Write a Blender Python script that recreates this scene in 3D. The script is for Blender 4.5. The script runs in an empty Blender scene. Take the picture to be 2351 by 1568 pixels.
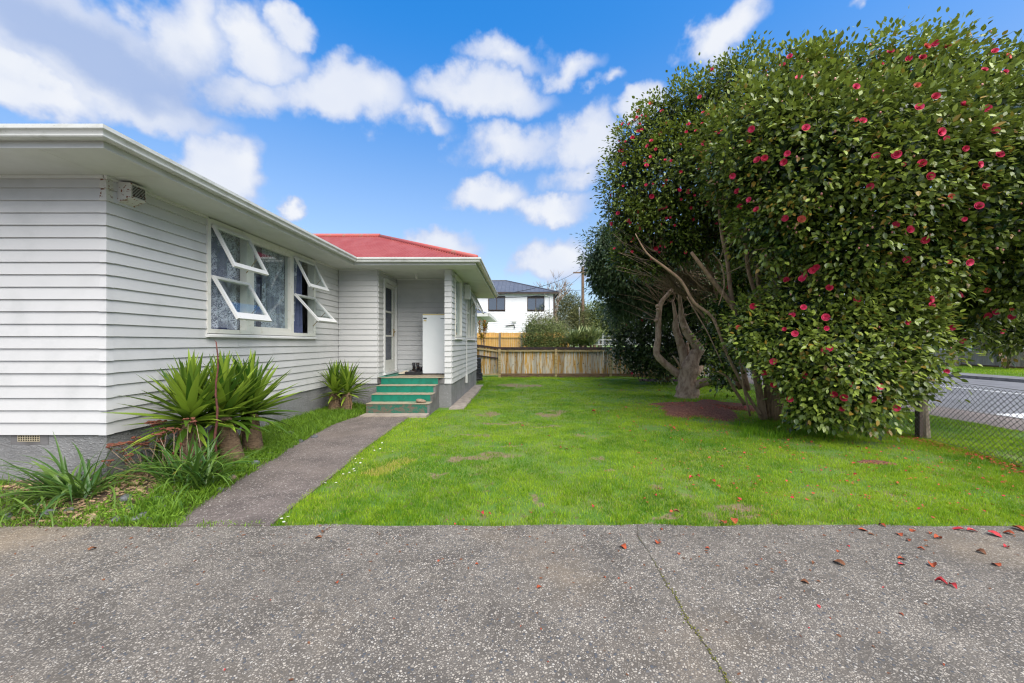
import bpy, math, random
import numpy as np
from mathutils import Vector, Matrix, Euler

random.seed(7)
rng = np.random.default_rng(7)
SC = bpy.context.scene
COL = SC.collection
RAD = math.radians

# ------------------------------------------------------------------ camera
F, CX, CY = 914.3, 1175.5, 784.0            # photo measured at 2351 px width
CAMZ = 1.52
VX, VY = 1196.0, 788.0                       # vanishing point of the house side
cam_d = bpy.data.cameras.new('camera')
cam_d.sensor_width = 36.0
cam_d.lens = 36.0 * F / 2351.0
cam_d.clip_start, cam_d.clip_end = 0.05, 5000
cam = bpy.data.objects.new('camera', cam_d)
cam.location = (0, 0, CAMZ)
cam.rotation_euler = Euler((math.pi / 2, 0, 0), 'XYZ')
cam_d.shift_x = (CX - VX) / 2351.0
cam_d.shift_y = (VY - CY) / 2351.0
COL.objects.link(cam)
SC.camera = cam


def ray(x, y):
    return Vector(((x - VX) / F, 1.0, (VY - y) / F))


def P(x, y, Y):                              # pixel + distance along Y
    d = ray(x, y); t = Y / d.y
    return Vector((d.x * t, Y, CAMZ + d.z * t))


def G(x, y, z=0.0):                          # pixel on a level surface
    d = ray(x, y); t = (z - CAMZ) / d.z
    return Vector((d.x * t, d.y * t, z))


# ------------------------------------------------------------------ light
SUN_DIR = Vector((0.42, -0.70, 1.0)).normalized()   # towards the sun
SUN_EL = math.asin(SUN_DIR.z)
SUN_AZ = math.atan2(SUN_DIR.x, SUN_DIR.y)
sun_d = bpy.data.lights.new('sun', 'SUN')
sun_d.energy = 1.5
sun_d.angle = RAD(70)
sun_d.color = (1.0, 0.95, 0.87)
sun = bpy.data.objects.new('sun', sun_d)
sun.rotation_euler = SUN_DIR.to_track_quat('Z', 'Y').to_euler()
sun.location = SUN_DIR * 50
COL.objects.link(sun)

SC.view_settings.view_transform = 'Standard'
SC.view_settings.look = 'None'
SC.view_settings.gamma = 1.0
SC.view_settings.use_curve_mapping = False
SC.view_settings.exposure = 2.0


SC.cycles.max_bounces = 5
SC.cycles.diffuse_bounces = 2
SC.cycles.glossy_bounces = 3
SC.cycles.transmission_bounces = 4
SC.cycles.transparent_max_bounces = 8
SC.cycles.filter_width = 1.2


# ---------------------------------------------------------------- node kit
class NT:
    def __init__(self, tree):
        self.t = tree; self.n = tree.nodes; self.l = tree.links

    def node(self, typ, **kw):
        nd = self.n.new(typ)
        for k, v in kw.items():
            setattr(nd, k, v)
        return nd

    def link(self, a, b):
        self.l.new(a, b)

    def put(self, sock, v):
        if hasattr(v, 'is_linked') or isinstance(v, bpy.types.NodeSocket):
            self.l.new(v, sock)
        else:
            if isinstance(v, (tuple, list)) and len(v) == 3 and sock.type == 'RGBA':
                v = (*v, 1)
            sock.default_value = v

    def math(self, op, a, b=0.0, c=None, clamp=False):
        nd = self.node('ShaderNodeMath', operation=op, use_clamp=clamp)
        self.put(nd.inputs[0], a); self.put(nd.inputs[1], b)
        if c is not None:
            self.put(nd.inputs[2], c)
        return nd.outputs[0]

    def vmath(self, op, a, b=None, scale=None):
        nd = self.node('ShaderNodeVectorMath', operation=op)
        self.put(nd.inputs[0], a)
        if b is not None:
            self.put(nd.inputs[1], b)
        if scale is not None:
            self.put(nd.inputs['Scale'], scale)
        return nd.outputs['Value'] if op in ('LENGTH', 'DOT_PRODUCT') else nd.outputs[0]

    def noise(self, vec, scale, detail=4, rough=0.55, dist=0.0):
        nd = self.node('ShaderNodeTexNoise')
        self.put(nd.inputs['Vector'], vec)
        nd.inputs['Scale'].default_value = scale
        nd.inputs['Detail'].default_value = detail
        nd.inputs['Roughness'].default_value = rough
        nd.inputs['Distortion'].default_value = dist
        return nd

    def smooth(self, v, a, b, lo=0.0, hi=1.0):
        nd = self.node('ShaderNodeMapRange', interpolation_type='SMOOTHSTEP')
        self.put(nd.inputs[0], v)
        for i, q in zip((1, 2, 3, 4), (a, b, lo, hi)):
            nd.inputs[i].default_value = q
        return nd.outputs[0]

    def mix(self, f, a, b, blend='MIX'):
        nd = self.node('ShaderNodeMix', data_type='RGBA', blend_type=blend)
        self.put(nd.inputs[0], f); self.put(nd.inputs[6], a); self.put(nd.inputs[7], b)
        return nd.outputs[2]


# ------------------------------------------------------------------- sky
W = bpy.data.worlds.new('World'); SC.world = W; W.use_nodes = True
T = NT(W.node_tree); T.n.clear()
sky = T.node('ShaderNodeTexSky', sky_type='NISHITA')
sky.sun_disc = False
sky.sun_elevation = SUN_EL
sky.sun_rotation = SUN_AZ
sky.air_density = 1.0; sky.dust_density = 3.0; sky.ozone_density = 3.5
tc = T.node('ShaderNodeTexCoord')
D = tc.outputs['Generated']
n1 = T.noise(D, 5.0, 3, 0.58)
n2 = T.noise(D, 17.0, 4, 0.6)
w1 = T.vmath('SCALE', T.vmath('SUBTRACT', n1.outputs['Color'], (0.5, 0.5, 0.5)), scale=0.17)
w2 = T.vmath('SCALE', T.vmath('SUBTRACT', n2.outputs['Color'], (0.5, 0.5, 0.5)), scale=0.07)
DW = T.vmath('ADD', T.vmath('ADD', D, w1), w2)
# cumulus seen in the photograph: centre x, y, half width, half height, weight
CLOUDS = [(100, 30, 430, 125, 1.15), (410, 80, 115, 130, 1.0), (40, 185, 230, 60, 1.1), (270, 190, 290, 80, 1.15),
          (600, 90, 120, 85, 1.0), (690, 45, 60, 45, .9), (590, 195, 130, 60, .7),
          (800, 222, 165, 85, 1.15), (965, 285, 70, 30, .5), (1120, 220, 190, 65, 1.0), (1160, 138, 120, 42, .6), (1310, 155, 65, 40, .6),
          (1190, 340, 165, 48, .75), (1385, 340, 80, 85, .95), (1350, 415, 90, 40, .5),
          (1125, 442, 105, 46, 1.0), (1265, 472, 110, 36, .85),
          (515, 385, 95, 100, 1.2), (650, 490, 32, 26, .8), (1020, 558, 90, 42, .95), (1275, 600, 105, 62, 1.05),
          (1650, 72, 90, 68, 1.05), (1492, 238, 64, 46, 1.05), (2010, 2, 60, 18, .7), (1400, 195, 34, 24, .45), (1900, 620, 320, 100, .7), (200, 560, 320, 80, .9)]
acc = None
for (x, y, rx, ry, wgt) in CLOUDS:
    c = ray(x, y).normalized()
    ex = (ray(x + rx, y).normalized() - ray(x - rx, y).normalized()).length / 2 * 1.12
    ez = (ray(x, y + ry).normalized() - ray(x, y - ry).normalized()).length / 2 * 1.12
    mp = T.node('ShaderNodeMapping', vector_type='TEXTURE')
    T.put(mp.inputs['Vector'], DW)
    mp.inputs['Location'].default_value = c
    mp.inputs['Rotation'].default_value = (math.asin(c.z), 0, math.atan2(-c.x, c.y))
    mp.inputs['Scale'].default_value = (ex, 0.4, ez)
    ln = T.vmath('LENGTH', mp.outputs[0])
    v = T.math('MULTIPLY_ADD', ln, -1.0 * wgt, 1.0 * wgt)
    acc = v if acc is None else T.math('SMOOTH_MAX', acc, v, 0.12)
# heavy white cloud out of view, thickened to lift the ambient light
far = T.noise(T.vmath('MULTIPLY', D, (1, 1, 1.9)), 2.6, 4, 0.6)
dotf = T.vmath('DOT_PRODUCT', D, (0.0, 1.0, 0.25))
side = T.smooth(dotf, 0.30, 0.62, 1.0, 0.0)
other = T.math('MULTIPLY', T.smooth(far.outputs['Fac'], 0.28, 0.50), side)
fine = T.math('SUBTRACT', n2.outputs['Fac'], 0.5)
dens = T.math('ADD', acc, T.math('MULTIPLY', fine, 0.38))
mask = T.smooth(dens, -0.03, 0.40)
mask = T.math('MAXIMUM', mask, other)
core = T.smooth(dens, 0.15, 0.70)
# grey underside of the thick cloud, and soft modelling in all of them
gc = ray(215, 105).normalized()
mp = T.node('ShaderNodeMapping', vector_type='TEXTURE')
T.put(mp.inputs['Vector'], DW)
mp.inputs['Location'].default_value = gc
mp.inputs['Rotation'].default_value = (math.asin(gc.z), 0, math.atan2(-gc.x, gc.y))
mp.inputs['Scale'].default_value = (0.26, 0.5, 0.075)
grey = T.smooth(T.vmath('LENGTH', mp.outputs[0]), 0.25, 1.1, 1.0, 0.0)
ccol = T.mix(core, (0.50, 0.60, 0.84, 1), (0.86, 0.88, 0.92, 1))
soft = n1
ccol = T.mix(T.math('MULTIPLY', T.smooth(soft.outputs['Fac'], 0.40, 0.64), 0.35), ccol, (0.62, 0.69, 0.86, 1))
ccol = T.mix(T.math('MULTIPLY', grey, 0.85), ccol, (0.34, 0.46, 0.74, 1))
hs = T.node('ShaderNodeHueSaturation')
sepd = T.node('ShaderNodeSeparateXYZ'); T.put(sepd.inputs[0], D)
T.put(hs.inputs['Saturation'], T.smooth(sepd.outputs[2], 0.18, 0.66, 1.02, 1.44))
T.put(hs.inputs['Value'], T.smooth(sepd.outputs[2], 0.2, 0.66, 0.88, 1.18))
T.put(hs.inputs['Color'], sky.outputs[0])
bg1 = T.node('ShaderNodeBackground'); T.put(bg1.inputs['Color'], hs.outputs[0]); bg1.inputs['Strength'].default_value = 0.069
bg2 = T.node('ShaderNodeBackground'); T.put(bg2.inputs['Color'], ccol); bg2.inputs['Strength'].default_value = 0.265
ms = T.node('ShaderNodeMixShader')
T.put(ms.inputs[0], T.math('MULTIPLY', mask, 0.95))
T.link(bg1.outputs[0], ms.inputs[1]); T.link(bg2.outputs[0], ms.inputs[2])
wo = T.node('ShaderNodeOutputWorld'); T.link(ms.outputs[0], wo.inputs[0])


# ------------------------------------------------------------- materials
def lin(r, g, b):
    f = lambda c: (c / 255 / 12.92) if c / 255 <= 0.04045 else ((c / 255 + 0.055) / 1.055) ** 2.4
    return (f(r), f(g), f(b))


def material(name, col, col2=None, scale=3.0, amount=(0.4, 0.65), rough=0.6, bump=None, spec=0.4, rand=0.0,
             col3=None, scale3=20.0, amount3=(0.6, 0.75), stretch=None, metal=0.0):
    """painted / weathered surface: up to three colours mixed by noise in world space, optional bump"""
    m = bpy.data.materials.new(name); m.use_nodes = True
    t = NT(m.node_tree); t.n.clear()
    out = t.node('ShaderNodeOutputMaterial')
    b = t.node('ShaderNodeBsdfPrincipled'); t.link(b.outputs[0], out.inputs[0])
    pos = t.node('ShaderNodeNewGeometry').outputs['Position']
    if stretch:
        pos = t.vmath('MULTIPLY', pos, stretch)
    c = (*col, 1)
    if col2 is not None:
        nz = t.noise(pos, scale, 6, 0.6)
        c = t.mix(t.smooth(nz.outputs['Fac'], *amount), c, (*col2, 1))
    if col3 is not None:
        nz = t.noise(pos, scale3, 5, 0.65)
        c = t.mix(t.smooth(nz.outputs['Fac'], *amount3), c, (*col3, 1))
    if rand:
        oi = t.node('ShaderNodeObjectInfo')
        k = t.math('MULTIPLY_ADD', oi.outputs['Random'], rand, 1.0 - rand * 0.6)
        c = t.vmath('SCALE', c, scale=k)
    t.put(b.inputs['Base Color'], c)
    b.inputs['Roughness'].default_value = rough
    b.inputs['Specular IOR Level'].default_value = spec
    b.inputs['Metallic'].default_value = metal
    if bump:
        bn = t.node('ShaderNodeBump'); bn.inputs['Strength'].default_value = bump[1]; bn.inputs['Distance'].default_value = bump[2]
        nz = t.noise(pos, bump[0], 5, 0.6)
        t.put(bn.inputs['Height'], nz.outputs['Fac']); t.link(bn.outputs[0], b.inputs['Normal'])
    return m


def leaf_material(name, dark, light, rough=0.35, spec=0.5, trans=0.25, attr='tint', autumn=None, sheen=0):
    m = bpy.data.materials.new(name); m.use_nodes = True
    t = NT(m.node_tree); t.n.clear()
    out = t.node('ShaderNodeOutputMaterial')
    b = t.node('ShaderNodeBsdfPrincipled')
    at = t.node('ShaderNodeAttribute', attribute_name=attr)
    f = at.outputs['Fac']
    c = t.mix(t.smooth(f, 0.0, 0.9), (*dark, 1), (*light, 1))
    if autumn:
        c = t.mix(t.smooth(f, 0.93, 0.99), c, (*autumn, 1))
    t.put(b.inputs['Base Color'], c)
    b.inputs['Roughness'].default_value = rough
    b.inputs['Specular IOR Level'].default_value = spec
    if trans:
        tr = t.node('ShaderNodeBsdfTranslucent')
        t.put(tr.inputs['Color'], t.mix(0.5, c, (*light, 1)))
        mx = t.node('ShaderNodeMixShader'); mx.inputs[0].default_value = trans
        t.link(b.outputs[0], mx.inputs[1]); t.link(tr.outputs[0], mx.inputs[2]); t.link(mx.outputs[0], out.inputs[0])
    else:
        t.link(b.outputs[0], out.inputs[0])
    return m


def glass_material(name, tint=(0.9, 0.94, 0.94), f0=0.03, body=0.0, bodycol=(0.02, 0.025, 0.03)):
    m = bpy.data.materials.new(name); m.use_nodes = True
    t = NT(m.node_tree); t.n.clear()
    out = t.node('ShaderNodeOutputMaterial')
    tr = t.node('ShaderNodeBsdfTransparent'); tr.inputs[0].default_value = (*tint, 1)
    gl = t.node('ShaderNodeBsdfGlossy'); gl.inputs['Roughness'].default_value = 0.015
    df = t.node('ShaderNodeBsdfDiffuse'); df.inputs[0].default_value = (*bodycol, 1)
    m0 = t.node('ShaderNodeMixShader'); m0.inputs[0].default_value = body
    t.link(tr.outputs[0], m0.inputs[1]); t.link(df.outputs[0], m0.inputs[2])
    lw = t.node('ShaderNodeFresnel'); lw.inputs['IOR'].default_value = 1.5
    k = t.math('MULTIPLY_ADD', lw.outputs[0], 0.16, f0, clamp=True)
    mx = t.node('ShaderNodeMixShader'); t.put(mx.inputs[0], k)
    t.link(m0.outputs[0], mx.inputs[1]); t.link(gl.outputs[0], mx.inputs[2])
    t.link(mx.outputs[0], out.inputs[0])
    return m


M = {}
M['board'] = material('painted weatherboard', (0.56, 0.56, 0.552), (0.49, 0.495, 0.485), 2.2, (0.45, 0.75), 0.5, bump=(60, 0.08, 0.004), rand=0.05,
                      col3=(0.36, 0.36, 0.33), scale3=14, amount3=(0.70, 0.80))
M['boardcore'] = material('wall lining', (0.5, 0.5, 0.49), rough=0.8)
M['trim'] = material('white trim paint', (0.70, 0.70, 0.68), (0.60, 0.60, 0.56), 9, (0.55, 0.75), 0.4, rand=0.03, col3=(0.34, 0.31, 0.24), scale3=30, amount3=(0.70, 0.78))
M['cream'] = material('cream joinery paint', (0.70, 0.69, 0.63), (0.60, 0.57, 0.48), 12, (0.55, 0.72), 0.45)
M['soffit'] = material('soffit paint', (0.66, 0.67, 0.65), (0.60, 0.61, 0.585), 2.5, (0.4, 0.7), 0.6, rand=0.03)
M['gutter'] = material('gutter metal paint', (0.60, 0.61, 0.58), (0.44, 0.45, 0.41), 5, (0.45, 0.75), 0.38, col3=(0.24, 0.25, 0.19), scale3=40, amount3=(0.63, 0.74), stretch=(1, 1, 2.5))
M['fascia'] = material('fascia paint', (0.66, 0.67, 0.66), (0.58, 0.59, 0.57), 3, (0.4, 0.7), 0.45)
M['rust'] = material('rusty flaking paint', (0.60, 0.59, 0.55), (0.19, 0.06, 0.02), 26, (0.57, 0.64), 0.7, col3=(0.05, 0.035, 0.02), scale3=60, amount3=(0.63, 0.70))
M['roof'] = material('faded red corrugated iron', (0.27, 0.052, 0.045), (0.31, 0.08, 0.072), 3.0, (0.35, 0.7), 0.55, col3=(0.30, 0.06, 0.05), scale3=9, amount3=(0.55, 0.75), stretch=(1, 0.4, 1))
M['ridge'] = material('ridge cap', (0.42, 0.09, 0.08), (0.30, 0.17, 0.12), 8, (0.5, 0.7), 0.6, col3=(0.10, 0.09, 0.06), scale3=30, amount3=(0.60, 0.72))
M['foundation'] = None
M['concrete'] = material('step concrete', (0.17, 0.165, 0.165), (0.11, 0.105, 0.10), 5, (0.4, 0.7), 0.85, bump=(40, 0.3, 0.006))
M['pathedge'] = material('weathered concrete strip', (0.34, 0.29, 0.24), (0.22, 0.19, 0.16), 7, (0.4, 0.7), 0.9, bump=(60, 0.3, 0.006))
M['greenpaint'] = material('worn green step paint', (0.010, 0.185, 0.120), (0.012, 0.135, 0.085), 6, (0.4, 0.7), 0.45, col3=(0.17, 0.19, 0.15), scale3=34, amount3=(0.66, 0.72))
M['greenworn'] = material('scuffed green step paint', (0.014, 0.13, 0.085), (0.13, 0.10, 0.075), 9, (0.42, 0.6), 0.6, col3=(0.16, 0.12, 0.09), scale3=40, amount3=(0.55, 0.66), stretch=(1, 1, 1.6))
M['tread'] = material('worn tread', (0.33, 0.27, 0.19), (0.13, 0.20, 0.13), 7, (0.50, 0.68), 0.7, col3=(0.42, 0.36, 0.27), scale3=24, amount3=(0.6, 0.75))
M['fridge'] = material('fridge enamel', (0.80, 0.83, 0.84), (0.76, 0.80, 0.81), 3, (0.4, 0.7), 0.3)
M['fridgetop'] = material('yellowed plastic', (0.62, 0.52, 0.27), rough=0.5)
M['black'] = material('black rubber', (0.018, 0.018, 0.02), (0.035, 0.035, 0.04), 25, (0.45, 0.7), 0.5)
M['bootleather'] = material('boot leather', (0.016, 0.016, 0.022), (0.06, 0.035, 0.02), 22, (0.52, 0.66), 0.4)
M['creamshoe'] = material('cream shoe cloth', (0.50, 0.44, 0.33), rough=0.8)
M['darkmetal'] = material('dark metal', (0.03, 0.03, 0.033), rough=0.4)
M['steel'] = material('galvanised wire', (0.22, 0.225, 0.23), (0.12, 0.12, 0.12), 40, (0.45, 0.6), 0.45, metal=0.6)
M['cable'] = material('cable sheath', (0.03, 0.03, 0.032), rough=0.6)
M['brass'] = material('tarnished brass', (0.35, 0.24, 0.08), rough=0.4, metal=0.7)
M['vent'] = material('cream vent', (0.50, 0.44, 0.31), rough=0.6)
M['shade_panel'] = material('dark void', (0.006, 0.006, 0.006), rough=0.95)
M['bulb'] = material('opal bulb', (0.75, 0.73, 0.66), rough=0.2)
M['drape'] = material('dark blue drape', (0.020, 0.026, 0.075), (0.035, 0.042, 0.11), 12, (0.4, 0.7), 0.85)
M['drape2'] = material('slate blue drape', (0.110, 0.130, 0.240), (0.07, 0.085, 0.17), 12, (0.4, 0.7), 0.85)
M['glass'] = glass_material('window glass')
M['glassfar'] = glass_material('reflective dark glass', f0=0.22, body=0.85, bodycol=(0.05, 0.07, 0.09))
M['room'] = material('room wall', (0.30, 0.29, 0.27), rough=0.9)
M['soil'] = material('garden soil', (0.075, 0.050, 0.034), (0.13, 0.085, 0.055), 8, (0.4, 0.7), 0.95, bump=(30, 0.6, 0.02))
M['mulch'] = material('red brown mulch', (0.17, 0.062, 0.036), (0.27, 0.12, 0.075), 22, (0.4, 0.65), 0.95, bump=(70, 0.9, 0.02), col3=(0.03, 0.014, 0.012), scale3=50, amount3=(0.5, 0.65))
M['barkchip'] = material('dry bark chip', (0.42, 0.30, 0.17), (0.22, 0.13, 0.08), 30, (0.4, 0.65), 0.85, rand=0.3)
M['stone'] = material('river stone', (0.16, 0.165, 0.175), (0.09, 0.095, 0.10), 14, (0.4, 0.7), 0.6, rand=0.5, bump=(80, 0.15, 0.004))
M['stonebrown'] = material('brown river stone', (0.27, 0.19, 0.13), (0.19, 0.14, 0.10), 18, (0.4, 0.7), 0.65, bump=(80, 0.15, 0.004))
M['asphalt'] = material('road asphalt', (0.165, 0.165, 0.170), (0.125, 0.125, 0.130), 1.2, (0.4, 0.65), 0.9, bump=(120, 0.4, 0.006), col3=(0.16, 0.16, 0.165), scale3=60, amount3=(0.6, 0.7))
M['footpath'] = material('brown asphalt path', (0.20, 0.165, 0.145), (0.15, 0.125, 0.11), 3, (0.4, 0.7), 0.9, bump=(120, 0.3, 0.005))
M['paint'] = material('road paint', (0.72, 0.72, 0.70), (0.5, 0.5, 0.48), 20, (0.55, 0.7), 0.7)
M['kerb'] = material('kerb stone', (0.20, 0.19, 0.18), (0.13, 0.12, 0.115), 6, (0.4, 0.7), 0.9)
M['ground'] = material('rough ground', (0.060, 0.085, 0.025), (0.085, 0.070, 0.040), 0.6, (0.4, 0.7), 0.95)
M['cap'] = material('blackened fence cap', (0.028, 0.020, 0.020), (0.07, 0.035, 0.03), 12, (0.45, 0.7), 0.85)
M['rail'] = material('weathered rail', (0.40, 0.32, 0.16), (0.24, 0.16, 0.075), 8, (0.42, 0.66), 0.85, col3=(0.08, 0.055, 0.035), scale3=24, amount3=(0.60, 0.70), stretch=(0.5, 1, 3))
M['kick'] = material('kickboard', (0.17, 0.105, 0.055), (0.10, 0.06, 0.035), 8, (0.42, 0.66), 0.9, col3=(0.28, 0.24, 0.19), scale3=16, amount3=(0.6, 0.7), stretch=(0.5, 1, 2.5))
M['pine'] = material('new pine paling', (0.62, 0.37, 0.10), (0.53, 0.28, 0.065), 6, (0.4, 0.7), 0.75, rand=0.25, stretch=(2, 2, 0.35))
M['postgrey'] = material('grey post', (0.24, 0.20, 0.15), (0.14, 0.11, 0.08), 10, (0.4, 0.7), 0.9, stretch=(2, 2, 0.4))
M['bark'] = material('grey brown bark', (0.46, 0.335, 0.235), (0.27, 0.18, 0.12), 12, (0.4, 0.65), 0.9, bump=(40, 0.8, 0.02), col3=(0.34, 0.29, 0.23), scale3=26, amount3=(0.58, 0.70), stretch=(1, 1, 0.5))
M['stem'] = material('camellia stem bark', (0.34, 0.225, 0.14), (0.20, 0.13, 0.08), 16, (0.4, 0.65), 0.9, bump=(60, 0.6, 0.01), col3=(0.26, 0.21, 0.15), scale3=40, amount3=(0.58, 0.7), stretch=(1, 1, 0.5))
M['twig'] = material('thin twig bark', (0.32, 0.23, 0.155), (0.19, 0.13, 0.09), 14, (0.4, 0.65), 0.9)
M['palebark'] = material('pale street tree bark', (0.32, 0.29, 0.25), (0.20, 0.175, 0.15), 14, (0.4, 0.65), 0.9, bump=(50, 0.5, 0.02))
M['yuccatrunk'] = material('yucca trunk bark', (0.27, 0.18, 0.11), (0.13, 0.08, 0.05), 18, (0.4, 0.65), 0.9, bump=(50, 1.0, 0.02), stretch=(1, 1, 2.5))
M['redstick'] = material('red brown cane', (0.14, 0.045, 0.035), (0.09, 0.03, 0.025), 20, (0.4, 0.6), 0.7)
M['drystem'] = material('dry pale stem', (0.36, 0.27, 0.19), (0.26, 0.17, 0.12), 20, (0.4, 0.6), 0.85)
M['rusthead'] = material('dry rust flower head', (0.15, 0.045, 0.030), (0.22, 0.085, 0.045), 60, (0.4, 0.6), 0.95, bump=(140, 1.0, 0.01), rand=0.3)
M['white'] = material('white petal', (0.78, 0.78, 0.76), rough=0.7)
M['yellow'] = material('daisy eye', (0.65, 0.42, 0.02), rough=0.8)
M['petalpink'] = material('pink camellia petal', (0.66, 0.022, 0.085), (0.72, 0.07, 0.16), 40, (0.4, 0.65), 0.55, rand=0.2)
M['petaldark'] = material('crimson camellia petal', (0.50, 0.012, 0.045), (0.60, 0.035, 0.09), 40, (0.4, 0.65), 0.55, rand=0.2)
M['petalfade'] = material('fading orange camellia petal', (0.50, 0.13, 0.06), (0.58, 0.05, 0.05), 30, (0.42, 0.6), 0.7, rand=0.25)
M['petalfallen'] = material('curled fallen petal', (0.38, 0.075, 0.025), (0.22, 0.045, 0.018), 60, (0.45, 0.62), 0.8, rand=0.3)
M['petalbrown'] = material('browned fallen petal', (0.14, 0.055, 0.025), (0.22, 0.09, 0.04), 60, (0.4, 0.62), 0.85, rand=0.3)
M['petalred'] = material('fresh fallen petal', (0.42, 0.018, 0.030), (0.50, 0.05, 0.05), 60, (0.4, 0.62), 0.7, rand=0.25)
M['bud'] = material('pale pink bud', (0.62, 0.33, 0.25), (0.56, 0.20, 0.20), 20, (0.4, 0.6), 0.5, rand=0.2)
M['farroof'] = material('grey long run roof', (0.085, 0.095, 0.12), (0.11, 0.12, 0.145), 2, (0.4, 0.7), 0.45)
M['farwall'] = material('white painted cladding', (0.78, 0.79, 0.80), (0.72, 0.73, 0.75), 1.2, (0.4, 0.7), 0.5)
M['browntrim'] = material('brown trim', (0.06, 0.04, 0.032), rough=0.6)
M['pole'] = material('power pole timber', (0.20, 0.13, 0.085), (0.13, 0.09, 0.06), 6, (0.4, 0.7), 0.9)
M['polegrey'] = material('pale pole', (0.48, 0.49, 0.48), rough=0.8)
M['moss'] = material('moss', (0.12, 0.14, 0.02), (0.17, 0.15, 0.03), 60, (0.4, 0.6), 0.95)
M['crack'] = material('crack filled with dirt', (0.080, 0.070, 0.050), (0.13, 0.13, 0.035), 9, (0.5, 0.65), 0.95)
M['camleaf'] = leaf_material('camellia leaf', (0.009, 0.040, 0.011), (0.300, 0.375, 0.060), 0.25, 0.5, 0.14, autumn=(0.33, 0.20, 0.035))
M['camleafdark'] = leaf_material('dark camellia leaf', (0.010, 0.030, 0.009), (0.085, 0.130, 0.028), 0.32, 0.5, 0.12)
M['rholeaf'] = leaf_material('long leaf', (0.022, 0.058, 0.020), (0.140, 0.200, 0.075), 0.4, 0.4, 0.18)
M['grass'] = leaf_material('grass blade', (0.070, 0.210, 0.008), (0.340, 0.500, 0.026), 0.6, 0.2, 0.40, autumn=(0.52, 0.42, 0.12))
M['weed'] = leaf_material('weed leaf', (0.050, 0.140, 0.012), (0.210, 0.360, 0.030), 0.5, 0.3, 0.35)
M['yucca'] = leaf_material('yucca leaf', (0.030, 0.095, 0.010), (0.290, 0.410, 0.045), 0.35, 0.45, 0.25)
M['strap'] = leaf_material('strap leaf', (0.024, 0.085, 0.014), (0.150, 0.250, 0.040), 0.35, 0.45, 0.22, autumn=(0.42, 0.22, 0.03))
M['bushleaf'] = leaf_material('shrub leaf', (0.026, 0.056, 0.013), (0.210, 0.250, 0.070), 0.5, 0.3, 0.2)
M['paleleaf'] = leaf_material('pale shrub leaf', (0.070, 0.085, 0.040), (0.250, 0.240, 0.130), 0.5, 0.3, 0.25)
M['vineleaf'] = leaf_material('thicket leaf', (0.045, 0.060, 0.020), (0.200, 0.200, 0.080), 0.6, 0.2, 0.2)
M['aloeleaf'] = leaf_material('aloe leaf', (0.075, 0.130, 0.040), (0.300, 0.330, 0.120), 0.4, 0.4, 0.15)
M['croton'] = leaf_material('croton leaf', (0.030, 0.070, 0.012), (0.420, 0.260, 0.030), 0.4, 0.4, 0.2, autumn=(0.40, 0.06, 0.02))


def foundation_material():
    m = bpy.data.materials.new('rough cast foundation'); m.use_nodes = True
    t = NT(m.node_tree); b = t.n['Principled BSDF']
    pos = t.node('ShaderNodeNewGeometry').outputs['Position']
    nz = t.noise(t.vmath('MULTIPLY', pos, (1, 1, 1.6)), 26, 4, 0.6, 1.2)
    n2_ = t.noise(pos, 2.0, 4, 0.6)
    c = t.mix(t.smooth(n2_.outputs['Fac'], 0.35, 0.7), (0.27, 0.27, 0.268, 1), (0.20, 0.20, 0.20, 1))
    c = t.mix(t.smooth(nz.outputs['Fac'], 0.56, 0.70), c, (0.37, 0.37, 0.365, 1))
    t.put(b.inputs['Base Color'], c); b.inputs['Roughness'].default_value = 0.6
    bn = t.node('ShaderNodeBump'); bn.inputs['Strength'].default_value = 0.9; bn.inputs['Distance'].default_value = 0.03
    t.put(bn.inputs['Height'], nz.outputs['Fac']); t.link(bn.outputs[0], b.inputs['Normal'])
    return m


M['foundation'] = foundation_material()


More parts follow.
